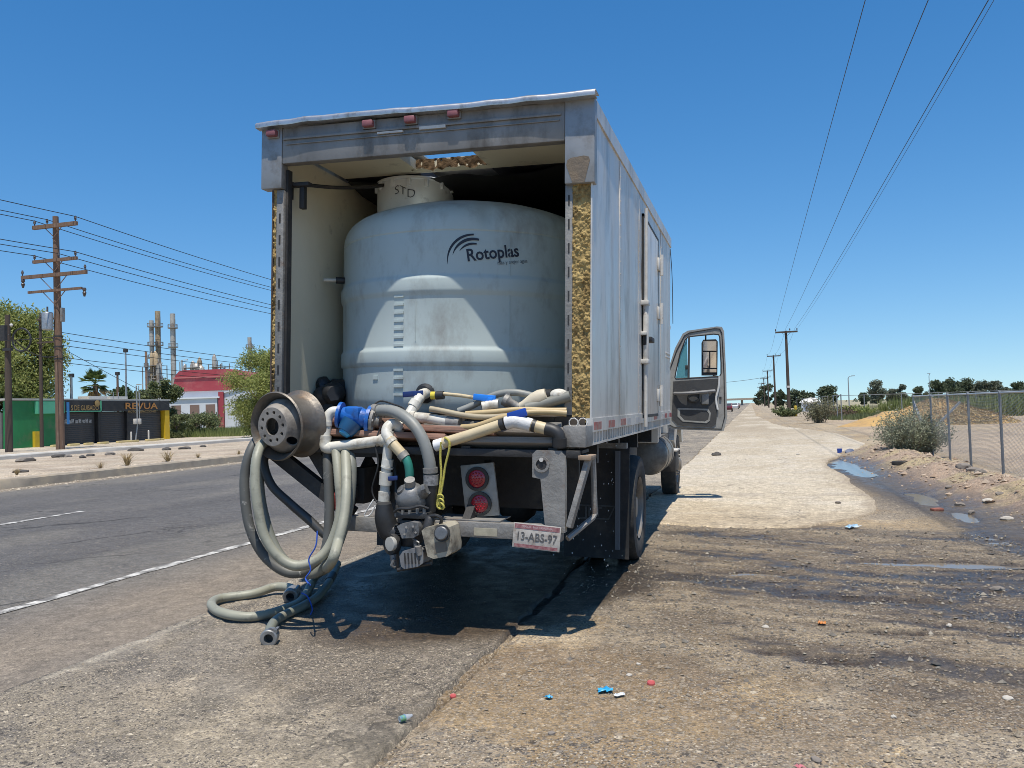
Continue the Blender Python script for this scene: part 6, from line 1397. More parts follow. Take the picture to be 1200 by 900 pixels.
part(B().prism([HV(-4.4, -.15, zr+.60*(zt-zr)), HV(4.6, -.15, zr+.60*(zt-zr)), HV(4.6, -.15, zr+.66*(zt-zr)), HV(-4.3, -.15, zr+.66*(zt-zr))], hd_*.1).done("roof_seam", mat("pale_red_seam", (.45, .14, .13), rough=.5)), rf)
hb("wall", [(-5.0, .3, 0), (5.9, .3, 0), (5.9, .3, zr-.12), (-5.0, .3, zr-.12)], WHT, 13); hb("lean_to_wall", [(-5.6, -2.5, 0), (2.8, -2.5, 0), (2.8, -2.5, zr-1.2), (-5.6, -2.5, zr-1.2)], WHT, 2.7); hb("lean_to_roof", [(-5.9, -2.7, zr-1.25), (3.2, -2.7, zr-1.25), (3.2, -2.7, zr-1.05), (-5.9, -2.7, zr-1.05)], mat("pale_sheet_roof", (.68, .69, .70), rough=.4), 3.0)
hb("red_pillar", [(3.0, -2.6, 0), (3.7, -2.6, 0), (3.7, -2.6, zr-.4), (3.0, -2.6, zr-.4)], REDR, .6); hb("gable_wall", [(3.75, -2.3, 0), (8.6, -2.3, 0), (8.6, -2.3, zr+.6), (3.75, -2.3, zr-.6)], WHT, 2.4); hb("gable_edge", [(3.75, -2.5, zr-.6), (8.7, -2.5, zr+.62), (8.7, -2.5, zr+.78), (3.75, -2.5, zr-.42)], WHT, .3)
for s in (-3.6, -1.0, 1.2): hb("bay_opening", [(s, -2.56, .2), (s+1.3, -2.56, .2), (s+1.3, -2.56, zr-2.1), (s, -2.56, zr-2.1)], mat("brownish_bay", (.20, .13, .10), rough=.8), .05)
for s in (5.3, 6.9): hb("wall_rib", [(s, -2.36, 0), (s+.12, -2.36, 0), (s+.12, -2.36, zr), (s, -2.36, zr)], mat("grey_rib", (.40, .42, .44), rough=.5), .05)
# refinery stacks
STK = mat("stained_stack_steel", (.52, .40, .24), (.38, .28, .17), sc=.25, rough=.7, stretch=(1, 1, .4), bump=.3, dirt=(.12, .09, .07), dsc=.3, dthr=(.48, .62)); STG = mat("silver_stack_steel", (.50, .47, .42), (.38, .34, .29), sc=.3, rough=.5, metal=.3, dirt=(.2, .14, .1), dsc=.35, dthr=(.5, .64))
def stack(lab, u, vt, wpx, D, m, rings, nm="refinery_stack"):
    p = atD(u, 495, D); zt_ = atD(u, vt, D).z; r = wpx*D/FPX/2; t = thing(nm, lab, "chimney", base=(p.x, p.y, 0), group="refinery stacks")
    B().lathe([(0, 0), (r*1.1, 0), (r, zt_*.2), (r, zt_), (r*.85, zt_), (r*.85, zt_-2), (0, zt_-2)], 20, (0, 0, 0)).done("shaft", m, t)
    for v in rings:
        z = atD(u, v, D).z; B().lathe([(r, 0), (r*1.9, 0), (r*1.9, .3), (r, .3)], 18, (0, 0, z), close=True).done("platform", STEEL, t)
        b = B()
        for k in range(10): th = 2*math.pi*k/10; b.tube([(r*1.85*math.cos(th), r*1.85*math.sin(th), z), (r*1.85*math.cos(th), r*1.85*math.sin(th), z+1.3)], .07, 4)
        b.lathe([(r*1.83, 1.25), (r*1.87, 1.25), (r*1.87, 1.4), (r*1.83, 1.4)], 18, (0, 0, z), close=True); b.done("railing", STEEL, t)
    b = B(); b.beam((r*1.05, 0, 1), (r*1.05, 0, zt_-2), .35, .2); b.done("ladder", STEEL, t)
    for k in range(7): z = zt_*(.25+.1*k); B().lathe([(r*1.0, 0), (r*1.07, 0), (r*1.07, .35), (r*1.0, .35)], 18, (0, 0, z), close=True).done("band", m, t)
    return t
stack("tallest rusty tan refinery stack left of the red roof", 187, 364, 6.0, 300, STK, (383, 405)); stack("shorter dark refinery column with platform beside the tallest stack", 179.5, 375, 5.0, 296, STG, (383, 405, 420)); stack("silver grey refinery stack standing alone right of the pair", 204.5, 367, 5.8, 292, STG, (384.5, 407)); stack("short refinery stack just above the mesquite near the truck", 294.5, 395, 4.6, 300, STG, (408,)); stack("thin rusty flare pipe at the left of the refinery", 172.5, 412, 2.6, 285, mat("rust_pipe", (.22, .12, .08), (.3, .17, .1), sc=.4, rough=.8), (430,))
def plant(lab, u0, u1, vt, vb, D, seed):
    rg = random.Random(seed); p = atD((u0+u1)/2, 495, D); t = thing("process_unit", lab, "refinery unit", base=(p.x, p.y, 0), group="refinery process units"); w = (u1-u0)*D/FPX; z1 = atD(u0, vt, D).z
    b = B()
    for k in range(4):
        x = -w/2+w*k/3
        for y in (-2, 2): b.beam((x, y, 0), (x, y, z1*rg.uniform(.8, .95)), .22, .22)
    for k in range(6): z = z1*(k+1)/7; b.box((-w/2+rg.uniform(0, .25)*w, -2.2, z-.12), (w/2-rg.uniform(0, .25)*w, 2.2, z))
    b.done("steel_frame", STEEL, t)
    for k in range(9):
        x = rg.uniform(-w/2, w/2); r = rg.uniform(.5, 1.2); z = rg.uniform(.6, 1.0)*z1
        B().lathe([(0, z*.4), (r*.8, z*.4), (r, z*.43), (r, z*1.0), (r*.6, z*1.05), (0, z*1.08)], 14, (x, rg.uniform(-1, 1), 0)).done("vessel", STG if k % 3 else STK, t)
    b = B()
    for k in range(8): x = rg.uniform(-w/2, w/2); z = rg.uniform(.3, 1)*z1; b.tube([(x, -2.3, z*.3), (x, -2.3, z), (x+rg.uniform(-3, 3), -2.3, z)], .2, 6)
    b.done("pipework", STG, t); return t
plant("grey lattice of vessels at the foot of the tallest stack", 171, 194, 417, 440, 290, 51); plant("process unit above the left half of the red roof", 215, 240, 420, 440, 270, 52); plant("process unit with round vessels above the red roof's right end", 249, 267, 419, 440, 270, 53)
# pale wall and parked white van in front of the hall
# ================================================================== RIGHT SIDE: POLES, LINES, FENCES
PB = [(4.45, 107.8), (4.62, 173), (4.7, 243), (4.8, 320), (4.9, 405), (5.0, 500)]
plabs = ["nearest wooden utility pole on the right roadside", "second wooden utility pole along the right roadside", "third wooden utility pole along the right roadside", "fourth utility pole along the right roadside", "fifth utility pole along the right roadside", "farthest utility pole along the right roadside"]
PT = [10.15, 10.7, 10.3, 10.3, 10.3, 10.3]
for k, (x, y) in enumerate(PB):
    t = up_pole("utility_pole", plabs[k], (x, y, 0), PT[k]+.05, [(PT[k]-.12, 1.25, 1.35, .2, (-1.2, .45, 1.28))] + ([(PT[k]-1.8, .8, .8, .14, (-.7, .7))] if k >= 2 else []), r=.22, group="utility poles on the right", m=WOODD, lean=(0.0, 0), cat="utility pole")
    if k == 0: B().lathe([(.235, 0), (.235, .25)], 14, (0, 0, 3.2)).done("white_band", HARD, t)
near = up_pole("utility_pole", "utility pole standing beside the camera out of the picture", (4.5, -6.0, 0), 12.2, [(12.0, 1.25, 1.35, .2, (-1.2, .45, 1.28))], r=.2, m=WOODD) if False else None
for k, (dx, lab) in enumerate(((-1.15, "left power line overhead on the right roadside"), (-.02, "middle power line overhead on the right roadside"), (1.05, "right power line overhead on the right roadside"))):
    pts = [Vector((4.45+dx, -8, 12.3 if k == 0 else 11.9 if k == 1 else 11.0)), Vector((4.45+dx, 107.8-.2, PT[0]+.3)), Vector((4.62+dx, 173, PT[1]+.3)), Vector((4.7+dx, 243, PT[2]+.3)), Vector((4.8+dx, 320, PT[3]+.3)), Vector((4.9+dx, 405, PT[4]+.3)), Vector((5.0+dx, 500, PT[5]+.3))]
    pp = []
    for i, (a, d) in enumerate(zip(pts[:-1], pts[1:])):
        for j in range(30):
            q = a.lerp(d, j/30); q.z -= ((-.25, .75, .6)[k] if i == 0 else .9)*4*(j/30)*(1-j/30); pp.append(q)
    pp.append(pts[-1]); tag(B().tube(pp, .0115, 5).done("power_line", WIRE, base=pts[1]), lab, "power line", "power lines on the right")
tag(B().tube([Vector((5.57, -8+j*115.8/40, 11.0-.0078*j*2.9-2.4*(j/40)*(1-j/40))) for j in range(41)], .007, 5).done("power_line", WIRE, base=(5.57, 60, 10)), "thin second wire close beside the right power line", "power line", "power lines on the right")
wire("cable crossing the far road beyond the open cab door", [(-18, 240, 7.5), (4.7, 243, 8.6)], .05, name="cable", sag=.6)
# chain link fence with pipe posts along the dirt bank
FX = 4.13; fpost = [12.9, 14.5, 16.2, 18.4, 20.2, 22.0, 24.2]; ftop = 1.56
fence = thing("chain_link_fence", "wire mesh fence with grey pipe posts along the dirt bank on the right", "fence", base=(FX, 16.2, 0))
FB = Vector((FX, 16.2, 0)); po = None
PIPEM = mat("grey_fence_pipe", (.30, .31, .31), (.22, .22, .22), sc=9, rough=.5, metal=.4)
for y in fpost:
    z0 = surf_h(FX, y)-.1
    o = B().cyl((FX, y, z0), (FX, y, ftop), .024, 10).done("post", PIPEM, fence, base=FB); part(B().ball((0, 0, 0), .03, 1, (1, 1, .6)).done("post_cap", PIPEM), o).location = Vector((FX, y, ftop))-FB
B().tube([(FX, 11.5, ftop-.02), (FX, 24.3, ftop-.02)], .017, 10).done("top_rail", mat("pale_rail", (.50, .50, .49), (.40, .40, .39), sc=8, rough=.45, metal=.3), fence, base=FB)
B().beam((FX, 22.0, .2), (FX, 24.2, 1.4), .05, .05).beam((FX, 24.2, .2), (FX+1.2, 24.6, 1.35), .05, .05).done("brace", PIPEM, fence, base=FB)
def mesh_net(par, base, p0, p1, z0, z1, step, r, m, nm="wire_mesh"):
    p0 = Vector(p0); p1 = Vector(p1); L = (p1-p0).length; d = (p1-p0)/L; H = z1-z0; V = []; F = []; nrm = Vector((-d.y, d.x, 0))
    for s in np.arange(-H, L, step):
        for sg in (1, -1):
            a, e = (s, s+H); t0, t1 = max(0, -a)/H, min(H, L-a)/H
            if t1 <= t0: continue
            q = [p0+d*(a+t*H) + Vector((0, 0, z0+(t if sg > 0 else 1-t)*H)) for t in (t0, t1)]; dd = (q[1]-q[0]).normalized(); s2 = dd.cross(nrm); i = len(V)
            for qq in q: V += [qq+s2*r, qq-s2*r*.5+nrm*r*.87, qq-s2*r*.5-nrm*r*.87]
            F += [(i, i+1, i+4, i+3), (i+1, i+2, i+5, i+4), (i+2, i, i+3, i+5)]
    return mesh_obj(nm, V, F, m, par, base)
tag(mesh_net(fence, FB, (FX+.03, 11.5, 0), (FX+.03, 24.2, 0), .18, ftop-.04, .07, .0014, GALV), kind='stuff')
f2 = thing("far_fence", "far wire fence with thin posts across the field behind the straw mound", "fence", base=(6.2, 60, 0)); F2 = Vector((6.2, 60, 0))
path = [(6.0, 62), (6.1, 66), (6.2, 70), (9, 74.5), (12, 75.5), (15, 76.5), (18, 77.5), (22, 79), (27, 80.5), (32, 82)]
path2 = [(6.3, 76), (6.5, 84), (6.8, 93), (7.0, 104), (7.2, 118), (7.4, 134), (7.6, 152)]
for pa in (path, path2):
    for (x, y) in pa: B().cyl((x, y, 0), (x, y, 1.9), .04, 8).done("post", PIPEM, f2, base=F2)
    for a, d in zip(pa[:-1], pa[1:]): B().tube([(*a, 1.85), (*d, 1.85)], .02, 6).done("top_rail", PIPEM, f2, base=F2)
# upright dead stalks caught at the first far posts
def twigs(nm, lab, c, n, h, w, m, seed, cat="shrub", leafm=None, leafn=0, leaf=.05, group=None):
    """a bush of many thin stems with small leaves"""
    rg = random.Random(seed); r2 = np.random.default_rng(seed); t = thing(nm, lab, cat, base=c, group=group); b = B(); ends = []
    for k in range(n):
        th = rg.uniform(0, 6.28); q = math.sqrt(rg.random())*w/2; hh = h*rg.uniform(.5, 1)*(1-.35*(q/(w/2))**2); P = [Vector((q*.25*math.cos(th), q*.25*math.sin(th), -.05)), Vector((q*.6*math.cos(th), q*.6*math.sin(th), hh*.5)), Vector((q*math.cos(th)+rg.uniform(-.05, .05), q*math.sin(th)+rg.uniform(-.05, .05), hh))]
        b.tube(P, [.012, .008, .003], 4, spline=3); ends.append(P)
    b.done("stem", m, t)
    if leafn:
        idx = r2.integers(0, n, leafn); tt_ = r2.uniform(.25, 1.05, leafn); P = np.array([np.array(ends[i][0].lerp(ends[i][1], min(1, f*2)) if f < .5 else ends[i][1].lerp(ends[i][2], (f-.5)*2)) for i, f in zip(idx, tt_)]); P += r2.normal(size=P.shape)*.055*h
        P[:, 2] = np.abs(P[:, 2]); V, F = quads(P, leaf, .1, 1.9, r2, -.2); mesh_obj("foliage", V, F, leafm, t)
    return t
SALT = leaf_mat("grey_green_saltbush_leaf", (.25, .265, .17), (.19, .21, .13), (.34, .35, .25), .25)
TWIG = mat("grey_twig", (.16, .13, .10), (.22, .19, .15), sc=9, rough=.9)
bp0 = G(1072, 533, .1); twigs("saltbush", "grey green bush growing against the wire fence on the dirt bank", (bp0.x-.05, bp0.y-.2, surf_h(bp0.x, bp0.y)), 150, 1.22, 1.75, TWIG, 61, leafm=SALT, leafn=17000, leaf=.027)
p = G(951, 497); twigs("dry_bush", "dry greyish bush at the fence corner by the pavement end", (p.x+.6, p.y+2, 0), 70, 1.9, 2.6, TWIG, 62, leafm=leaf_mat("olive_grey_leaf", (.16, .155, .085), (.12, .12, .065), (.22, .21, .13), .2), leafn=3500, leaf=.07)
p = G(926, 489); twigs("roadside_shrub", "low green shrub at the foot of the nearest right pole", (p.x-.2, p.y+4, 0), 60, 1.1, 3.4, TWIG, 63, leafm=MESQD, leafn=3200, leaf=.10)
p = G(1020, 492); twigs("roadside_shrub", "green shrub left of the straw mound before the far fence", (p.x-.5, p.y+6, 0), 70, 1.1, 4.0, TWIG, 64, leafm=MESQ, leafn=4200, leaf=.10)
p = G(985, 493); twigs("dry_bush", "reddish dry bush between the fence corner and the green shrub", (p.x, p.y+4, 0), 50, 1.2, 3.2, TWIG, 65, leafm=mat("reddish_dry_leaf", (.17, .11, .075), (.12, .09, .06), sc=2, rough=.9), leafn=2200, leaf=.08)
# mound of earth and straw
mc = G(1088, 500); mc = Vector((mc.x+.3, mc.y+1.5, 0)); xs = np.linspace(-5.6, 5.2, 110); ys = np.linspace(-3.2, 3.2, 50)
Xm, Ym = np.meshgrid(xs, ys); Zm = 1.42*np.exp(-((Xm-.4)/2.15)**2-(Ym/1.55)**2)+.55*np.exp(-((Xm+2.7)/1.5)**2-(Ym/1.3)**2)+.30*np.exp(-((Xm-3.1)/1.1)**2-(Ym/1.2)**2)
Zm *= 1+.35*(fbm(Xm*1.4, Ym*1.4, 301)-.5); Zm += .10*(fbm(Xm*5, Ym*5, 302)-.5)*np.clip(Zm*2, 0, 1)-.10
V = np.stack([Xm, Ym, Zm], -1).reshape(-1, 3); F = [(j*110+i, j*110+i+1, (j+1)*110+i+1, (j+1)*110+i) for j in range(49) for i in range(109)]
mound = thing("earth_mound", "mound of ochre earth with dry straw dumped beyond the fence", "mound", base=tuple(mc)); mesh_obj("earth", V, F, mat("ochre_earth", (.50, .31, .11), (.40, .25, .10), sc=1.2, rough=.95, bump=.8, bsc=6, dirt=(.28, .19, .11), dsc=1.0, dthr=(.5, .65)), mound, smooth=180)
rg = np.random.default_rng(71); n = 5200; x = rg.normal(.9, 1.75, n); y = rg.uniform(-2.2, 1.2, n)
zz = 1.42*np.exp(-((x-.4)/2.15)**2-(y/1.55)**2)+.30*np.exp(-((x-3.1)/1.1)**2-(y/1.2)**2); k = (zz > .16) & (x > -1.6); x, y, zz = x[k], y[k], zz[k]; n = len(x)
dn = np.stack([rg.normal(0, .35, n)+.35*np.sign(x-.4), -.6+rg.normal(0, .5, n), -.55+rg.normal(0, .35, n)], 1); dn /= np.linalg.norm(dn, axis=1)[:, None]; L = rg.uniform(.15, .5, n)[:, None]; P = np.stack([x, y, zz+.02], 1); sd = np.cross(dn, [0, 1, .3]); sd /= np.linalg.norm(sd, axis=1)[:, None]; w = rg.uniform(.008, .02, n)[:, None]
V = np.stack([P-sd*w, P+sd*w, P+dn*L+sd*w*.4, P+dn*L-sd*w*.4], 1).reshape(-1, 3); i = np.arange(n)*4
tag(mesh_obj("straw", V, np.stack([i, i+1, i+2, i+3], 1).tolist(), mat("dry_straw", (.38, .28, .13), (.30, .21, .10), sc=2, rough=.9, island=(.50, .39, .21)), mound), kind='stuff')
# crop field, grass, far trees
def crops(nm, lab, x0, x1, y0, y1, n, h, m, seed):
    rg = np.random.default_rng(seed); x = rg.uniform(x0, x1, n); y = rg.uniform(y0, y1, n); V = []; F = []
    hh = h*rg.uniform(.6, 1.1, n)*(.75+.5*fbm(x*.15, y*.15, seed)); k = rg.integers(2, 4, n); P = []; D = []
    for j in range(4):
        th = rg.uniform(0, 6.28, n); d = np.stack([np.cos(th)*.28, np.sin(th)*.28, .75+.3*rg.random(n)], 1)*hh[:, None]*rg.uniform(.5, 1, n)[:, None]; b0 = np.stack([x, y, hh*0.12*j], 1); w = (np.stack([-np.sin(th), np.cos(th), 0*th], 1)*(.035*hh)[:, None]); i0 = np.arange(n)*3+j*n*3
        V.append(np.stack([b0-w, b0+w, b0+d], 1).reshape(-1, 3)); F += np.stack([i0, i0+1, i0+2], 1).tolist()
    return tag(mesh_obj(nm, np.concatenate(V), F, m), lab, "crop", kind='stuff')
CROP = leaf_mat("field_green_leaf", (.115, .165, .035), (.17, .20, .06), (.22, .23, .09), .3)
crops("crops", "tall green field growing behind the straw mound", 14, 60, 62, 105, 24000, 1.35, CROP, 81)
grass("grass", "strip of dry pale grass along the far fence line", 7.5, 60, 105, 160, 14000, .8, leaf_mat("pale_field_grass", (.24, .24, .12), (.30, .28, .15), (.34, .32, .19), .3), 82)
grass("grass", "tufts of green grass at the pavement end by the far bushes", 5.5, 11, 63, 72, 2600, .6, MESQD, 83)
FART = leaf_mat("far_tree_leaf", (.055, .075, .04), (.08, .10, .055), (.11, .13, .075), .15); FART2 = leaf_mat("greyish_far_leaf", (.10, .12, .08), (.13, .145, .10), (.16, .17, .12), .15)
FT = [(1027, 445, 16, 24, 250, "wide greyish tree at the left end of the far tree row", 0), (1055, 450, 12, 14, 262, "low tree in the far row left of the tallest ones", 0), (1078, 452, 8, 16, 255, "lowest dark tree in the far row", 1), (1100, 443, 16, 18, 240, "tallest pointed tree in the far tree row", 1), (1117, 443, 17, 24, 245, "first of the dense dark trees right of the pointed one", 1), (1133, 444, 16, 22, 250, "second of the dense dark trees right of the pointed one", 1), (1152, 444.5, 15, 20, 245, "pale grey tree right of the dense dark trees", 0), (1167, 445, 14, 16, 242, "narrow pale tree near the right of the far row", 0), (1193, 446.5, 14, 18, 235, "dark tree at the right edge of the far row", 1), (1180, 454, 6, 14, 240, "small low tree filling the gap near the right edge", 0), (972, 450, 20, 22, 220, "dark round tree standing alone beyond the far fence", 1), (932, 457, 15, 24, 190, "dark round tree right behind the nearest right pole", 1), (948, 461, 9, 16, 200, "small dark tree beside the round tree behind the pole", 1), (1012, 460, 8, 12, 230, "tiny dark tree left of the far tree row", 1), (1045, 455, 7, 16, 260, "faint low tree behind the fence rail", 0)]
for k, (u, vt, hp, wp, D, lab, dk) in enumerate(FT):
    vh = 471-.0314*(u-900); p = atD(u, vh+2, D); h = (vh-vt)*D/FPX+1.5; tree("far_tree", lab, (p.x, p.y, 0), h, wp*D/FPX, .34, FART if dk else FART2, n=3600, clumps=20, lobe=(.16, .30), seed=500+k, group="trees far across the field", trunk_r=.25, low=.12, droop=.1, squash=.9, limbs=7)
for k, (u, vt, D, w, lab) in enumerate(((893, 447, 330, 16, "tall dark tree far down the right roadside"), (900, 452, 280, 12, "dark tree beside the far utility poles on the right"), (884, 458, 420, 12, "low dark tree at the far end of the right roadside"), (903, 458, 240, 10, "bushy dark tree at the foot of the far poles"))):
    p = atD(u, 474, D); tree("roadside_tree", lab, (p.x+ (3 if k in (1, 3) else 2), p.y, 0), (473-vt)*D/FPX+1, w*D/FPX, .4, FART, n=3200, clumps=20, lobe=(.16, .30), seed=540+k, group="dark trees far down the road", trunk_r=.25, low=.1)
# low green band on the horizon to both sides
for k, (x0, x1, y0, y1, lab) in enumerate(((60, 700, 420, 600, "hazy green belt of trees along the right horizon"), (-420, -20, 520, 700, "hazy green belt of trees along the horizon beyond the road"))):
    rg = np.random.default_rng(90+k); n = 4000; x = rg.uniform(x0, x1, n); y = rg.uniform(y0, y1, n); z = rg.uniform(0, 1, n)*(1.0+4*fbm(x*.03, y*.03, 91+k)**2); V, F = quads(np.stack([x, y, z], 1), 1.8, .1, 1.3, rg); tag(mesh_obj("far_tree_belt", V, F, FART2), lab, "trees", kind='stuff')
# lamps, mast, overpass, hut
for k, (u, vt, D, lab) in enumerate(((995, 441, 170, "lone grey street lamp far behind the field fence"), (1090, 438, 240, "thin mast rising beside the pointed far tree"))):
    p = atD(u, 470, D); z = atD(u, vt, D).z; t = thing("street_lamp" if k == 0 else "mast", lab, "lamp post" if k == 0 else "mast", base=(p.x, p.y, 0)); B().tube([(0, 0, 0), (0, 0, z*.93), (.25, 0, z), (.9 if k == 0 else .1, 0, z+.05)], [.13, .09, .07, .06], 8).done("shaft", GALV, t); B().box((.6 if k == 0 else -.4, -.12, z), (1.3 if k == 0 else .4, .12, z+.14)).done("head", GALV, t)
p = atY(880, 470, 620); t = thing("overpass", "low concrete overpass crossing the far end of the road", "overpass", base=(-10, 620, 0))
B().box((-45, 0, 3.6), (16, 10, 5.0)).done("deck", MAT_KERB, t)
for x in (-40, -26, -12, 3, 14): B().box((x, 2, 0), (x+1.5, 8, 3.6)).done("pier", MAT_KERB, t)
p = atD(950, 468, 120); t = thing("hut", "tiny pale domed hut roof behind the fence corner", "hut", base=(p.x, p.y, 0)); B().box((-1.3, -1, 0), (1.3, 1, 1.3)).done("wall", WHT, t); B().lathe([(0, 2.0), (.8, 1.85), (1.4, 1.5), (1.6, 1.3), (0, 1.25)], 16, (0, 0, 0)).done("roof", mat("pale_roof_sheet", (.62, .60, .55), rough=.6), t)
p = G(931, 488); t = thing("marker_post", "short yellow marker post beside the nearest right pole", "marker post", base=(p.x+.15, p.y+.5, 0)); B().cyl((0, 0, 0), (0, 0, 1.0), .16, 10).done("post", mat("yellow_marker", (.62, .42, .04), rough=.6), t); B().ball((0, 0, 1.0), .16, 2, (1, 1, .5)).done("cap", mat("yellow_marker", (0, 0, 0)), t)
# cars far down the road
def car(lab, x, y, col, rz=0, kind="car"):
    t = thing("car" if kind == "car" else "pickup_truck", lab, kind, base=(x, y, ROAD_Z), group="vehicles far down the road"); t.rotation_euler.z = rz
    m_ = mat("paint_%d" % int(1000*sum(col)), col, rough=.3, coat=.5)
    prof = [(-2.1, .35), (-2.15, .75), (-1.9, .95), (-1.35, 1.0), (-.9, 1.45), (.5, 1.48), (1.15, 1.0), (2.0, .85), (2.15, .6), (2.1, .35)]
    B().prism([(-.85, y_, z) for y_, z in prof], (1.7, 0, 0)).done("body", m_, t, bevel=.06)
    gl = glass("car_glass", (.05, .06, .07), .85)
    B().prism([(-.7, -1.28, 1.03), (.7, -1.28, 1.03), (.66, -.93, 1.40), (-.66, -.93, 1.40)], (0, -.03, .02)).done("rear_window", gl, t); B().prism([(-.7, 1.12, 1.03), (.7, 1.12, 1.03), (.66, .56, 1.42), (-.66, .56, 1.42)], (0, .03, .02)).done("windscreen", gl, t)
    for sx_ in (-1, 1):
        for y_ in (-1.35, 1.35): B().lathe([(0, -.1), (.2, -.1), (.31, -.09), (.33, 0), (.31, .09), (.2, .1), (0, .1)], 18, (sx_*.8, y_, .33-.0), (1, 0, 0)).done("wheel", RUBBER, t)
        B().box((sx_*.78-.1, -2.17, .68), (sx_*.78+.1, -2.1, .84)).done("tail_light", mat("red_car_lamp", (.4, .02, .02), rough=.3), t); B().box((sx_*.66-.16, 2.08, .62), (sx_*.66+.16, 2.16, .76)).done("headlight", HARD, t)
    return t
def cy(u, v, X): p = atX(u, v, X); return p
car("dark red car on the far road just right of the open cab door", -4.0, 150, (.10, .015, .02)); car("white car far down the road right of the dark red car", -3.9, 215, (.6, .6, .6)); car("dark grey car far down the road ahead of the white car", -4.2, 262, (.04, .04, .045)); car("silver car coming towards us far down the road", -9.2, 190, (.35, .36, .37), math.pi); car("white car coming towards us farthest down the road", -9.0, 300, (.58, .58, .58), math.pi)

# ================================================================== RUBBLE, LITTER AND GRAVEL NEAR THE CAMERA
CHUNKS = [(1068, 531, .22, "brown clod", "biggest brown earth clod below the grey green bush"), (1050, 535, .17, "clod", "brown clod left of the biggest clod below the bush"), (1085, 538, .15, "clod", "brown clod right of the biggest clod below the bush"), (1130, 562, .12, "stone", "dark stone on the dirt bank below the second fence post"), (1142, 566, .10, "stone", "small dark stone right of the dark bank stone"), (1150, 570, .09, "stone", "broken stone on the bank by the wire mesh foot"), (1180, 606, .055, "pale", "pale stone low on the bank at the right edge"), (1125, 590, .05, "stone", "small stone at the water's edge by the bank"), (1138, 597, .05, "stone", "little grey stone in the wet ground below the bank"), (1158, 590, .06, "pale", "little pale stone halfway up the dirt bank"), (1172, 588, .05, "stone", "little dark stone high on the bank near the right edge"), (1112, 575, .05, "stone", "small stone at the foot of the bank beside the long puddle"), (935, 533, .05, "pale", "pale pebble on the concrete beyond the puddle"), (982, 590, .04, "stone", "flat dark stone on the concrete near its right edge"), (1047, 834, .016, "pale", "small white stone in the dirt at the lower right"), (748, 773, .013, "pale", "white pebble right of the truck's shadow tip"), (737, 786, .015, "pale", "flat pale pebble below the white one by the shadow tip"), (646, 854, .018, "stone", "small dark pebble below the blue scraps"), (1112, 728, .02, "pale", "white pebble among the muddy ruts on the right"), (897, 731, .022, "pale", "white pebble among the muddy ruts in the middle"), (1168, 686, .04, "stone", "dark stone in the ruts near the right edge"), (956, 884, .02, "stone", "dark pebble near the bottom edge at the right"), (1180, 812, .02, "pale", "pale pebble near the right edge of the dirt")]
for (u, v, s, kind_, lab) in CHUNKS:
    p = G(u, v, .03); m_ = {"stone": STONE, "pale": mat("pale_stone", (.50, .46, .40), (.40, .36, .30), sc=9, rough=.9), "clod": mat("earth_clod", (.30, .20, .14), (.22, .15, .10), sc=7, rough=.95, bump=.6), "brown clod": mat("earth_clod", (0, 0, 0))}[kind_]
    rock("stone" if "clod" not in kind_ else "earth_clod", lab, (p.x, p.y, surf_h(p.x, p.y)+s*.2), s, m_, "stone" if "clod" not in kind_ else "clod", "stones and clods on the ground", (1.2, .9, .6))
def crumple(nm, lab, u, v, w, h, m, cat, seed, lift=.01):
    """a creased scrap of film or cloth"""
    p = G(u, v, .02); rg = random.Random(seed); V = []; F = []; n = 7
    for j in range(n):
        for i in range(n):
            a = (i/(n-1)-.5)*w*(1+.3*rg.uniform(-1, 1)*(j in (0, n-1))); d = (j/(n-1)-.5)*h*(1+.4*rg.uniform(-1, 1)*(i in (0, n-1))); V.append((a+rg.uniform(-1, 1)*w*.06, d+rg.uniform(-1, 1)*h*.06, lift+abs(rg.gauss(0, .16))*min(w, h)))
            if i and j: F.append(((j-1)*n+i-1, (j-1)*n+i, j*n+i, j*n+i-1))
    o = mesh_obj(nm, V, F, m); o.location = (p.x, p.y, surf_h(p.x, p.y)); o.rotation_euler.z = rg.uniform(0, 6); return tag(o, lab, cat)
SKYB = mat("light_blue_plastic", (.03, .30, .55), (.04, .38, .62), sc=20, rough=.35)
crumple("plastic_scrap", "bigger light blue plastic scrap on the gravel in the foreground", 709, 808, .075, .055, SKYB, "litter", 1); crumple("plastic_scrap", "smaller light blue plastic scrap left of the bigger one", 643, 816, .035, .035, SKYB, "litter", 2)
crumple("plastic_scrap", "pale white plastic scrap right of the light blue one", 726, 813, .06, .03, mat("white_film", (.55, .56, .56), rough=.4), "litter", 3); crumple("plastic_scrap", "flattened orange scrap in the muddy ruts", 963, 729, .07, .05, mat("orange_film", (.55, .22, .06), rough=.5), "litter", 4)
crumple("cloth_scrap", "blue and white scrap at the front edge of the concrete", 998, 618, .16, .10, mat("blue_white_film", (.20, .42, .60), (.6, .62, .62), sc=9, rough=.5), "litter", 5); crumple("white_bag", "crumpled white bag on the clods below the grey green bush", 1062, 527, .45, .38, mat("white_bag_film", (.62, .61, .58), rough=.5), "bag", 6, .12); crumple("white_bag", "small white scrap on the dirt left of the bush", 1018, 525, .28, .14, mat("white_bag_film", (0, 0, 0)), "litter", 7)
crumple("plastic_scrap", "faded pink scrap on the dirt at the bottom edge", 938, 897, .035, .03, mat("pink_film", (.50, .16, .18), rough=.5), "litter", 8)
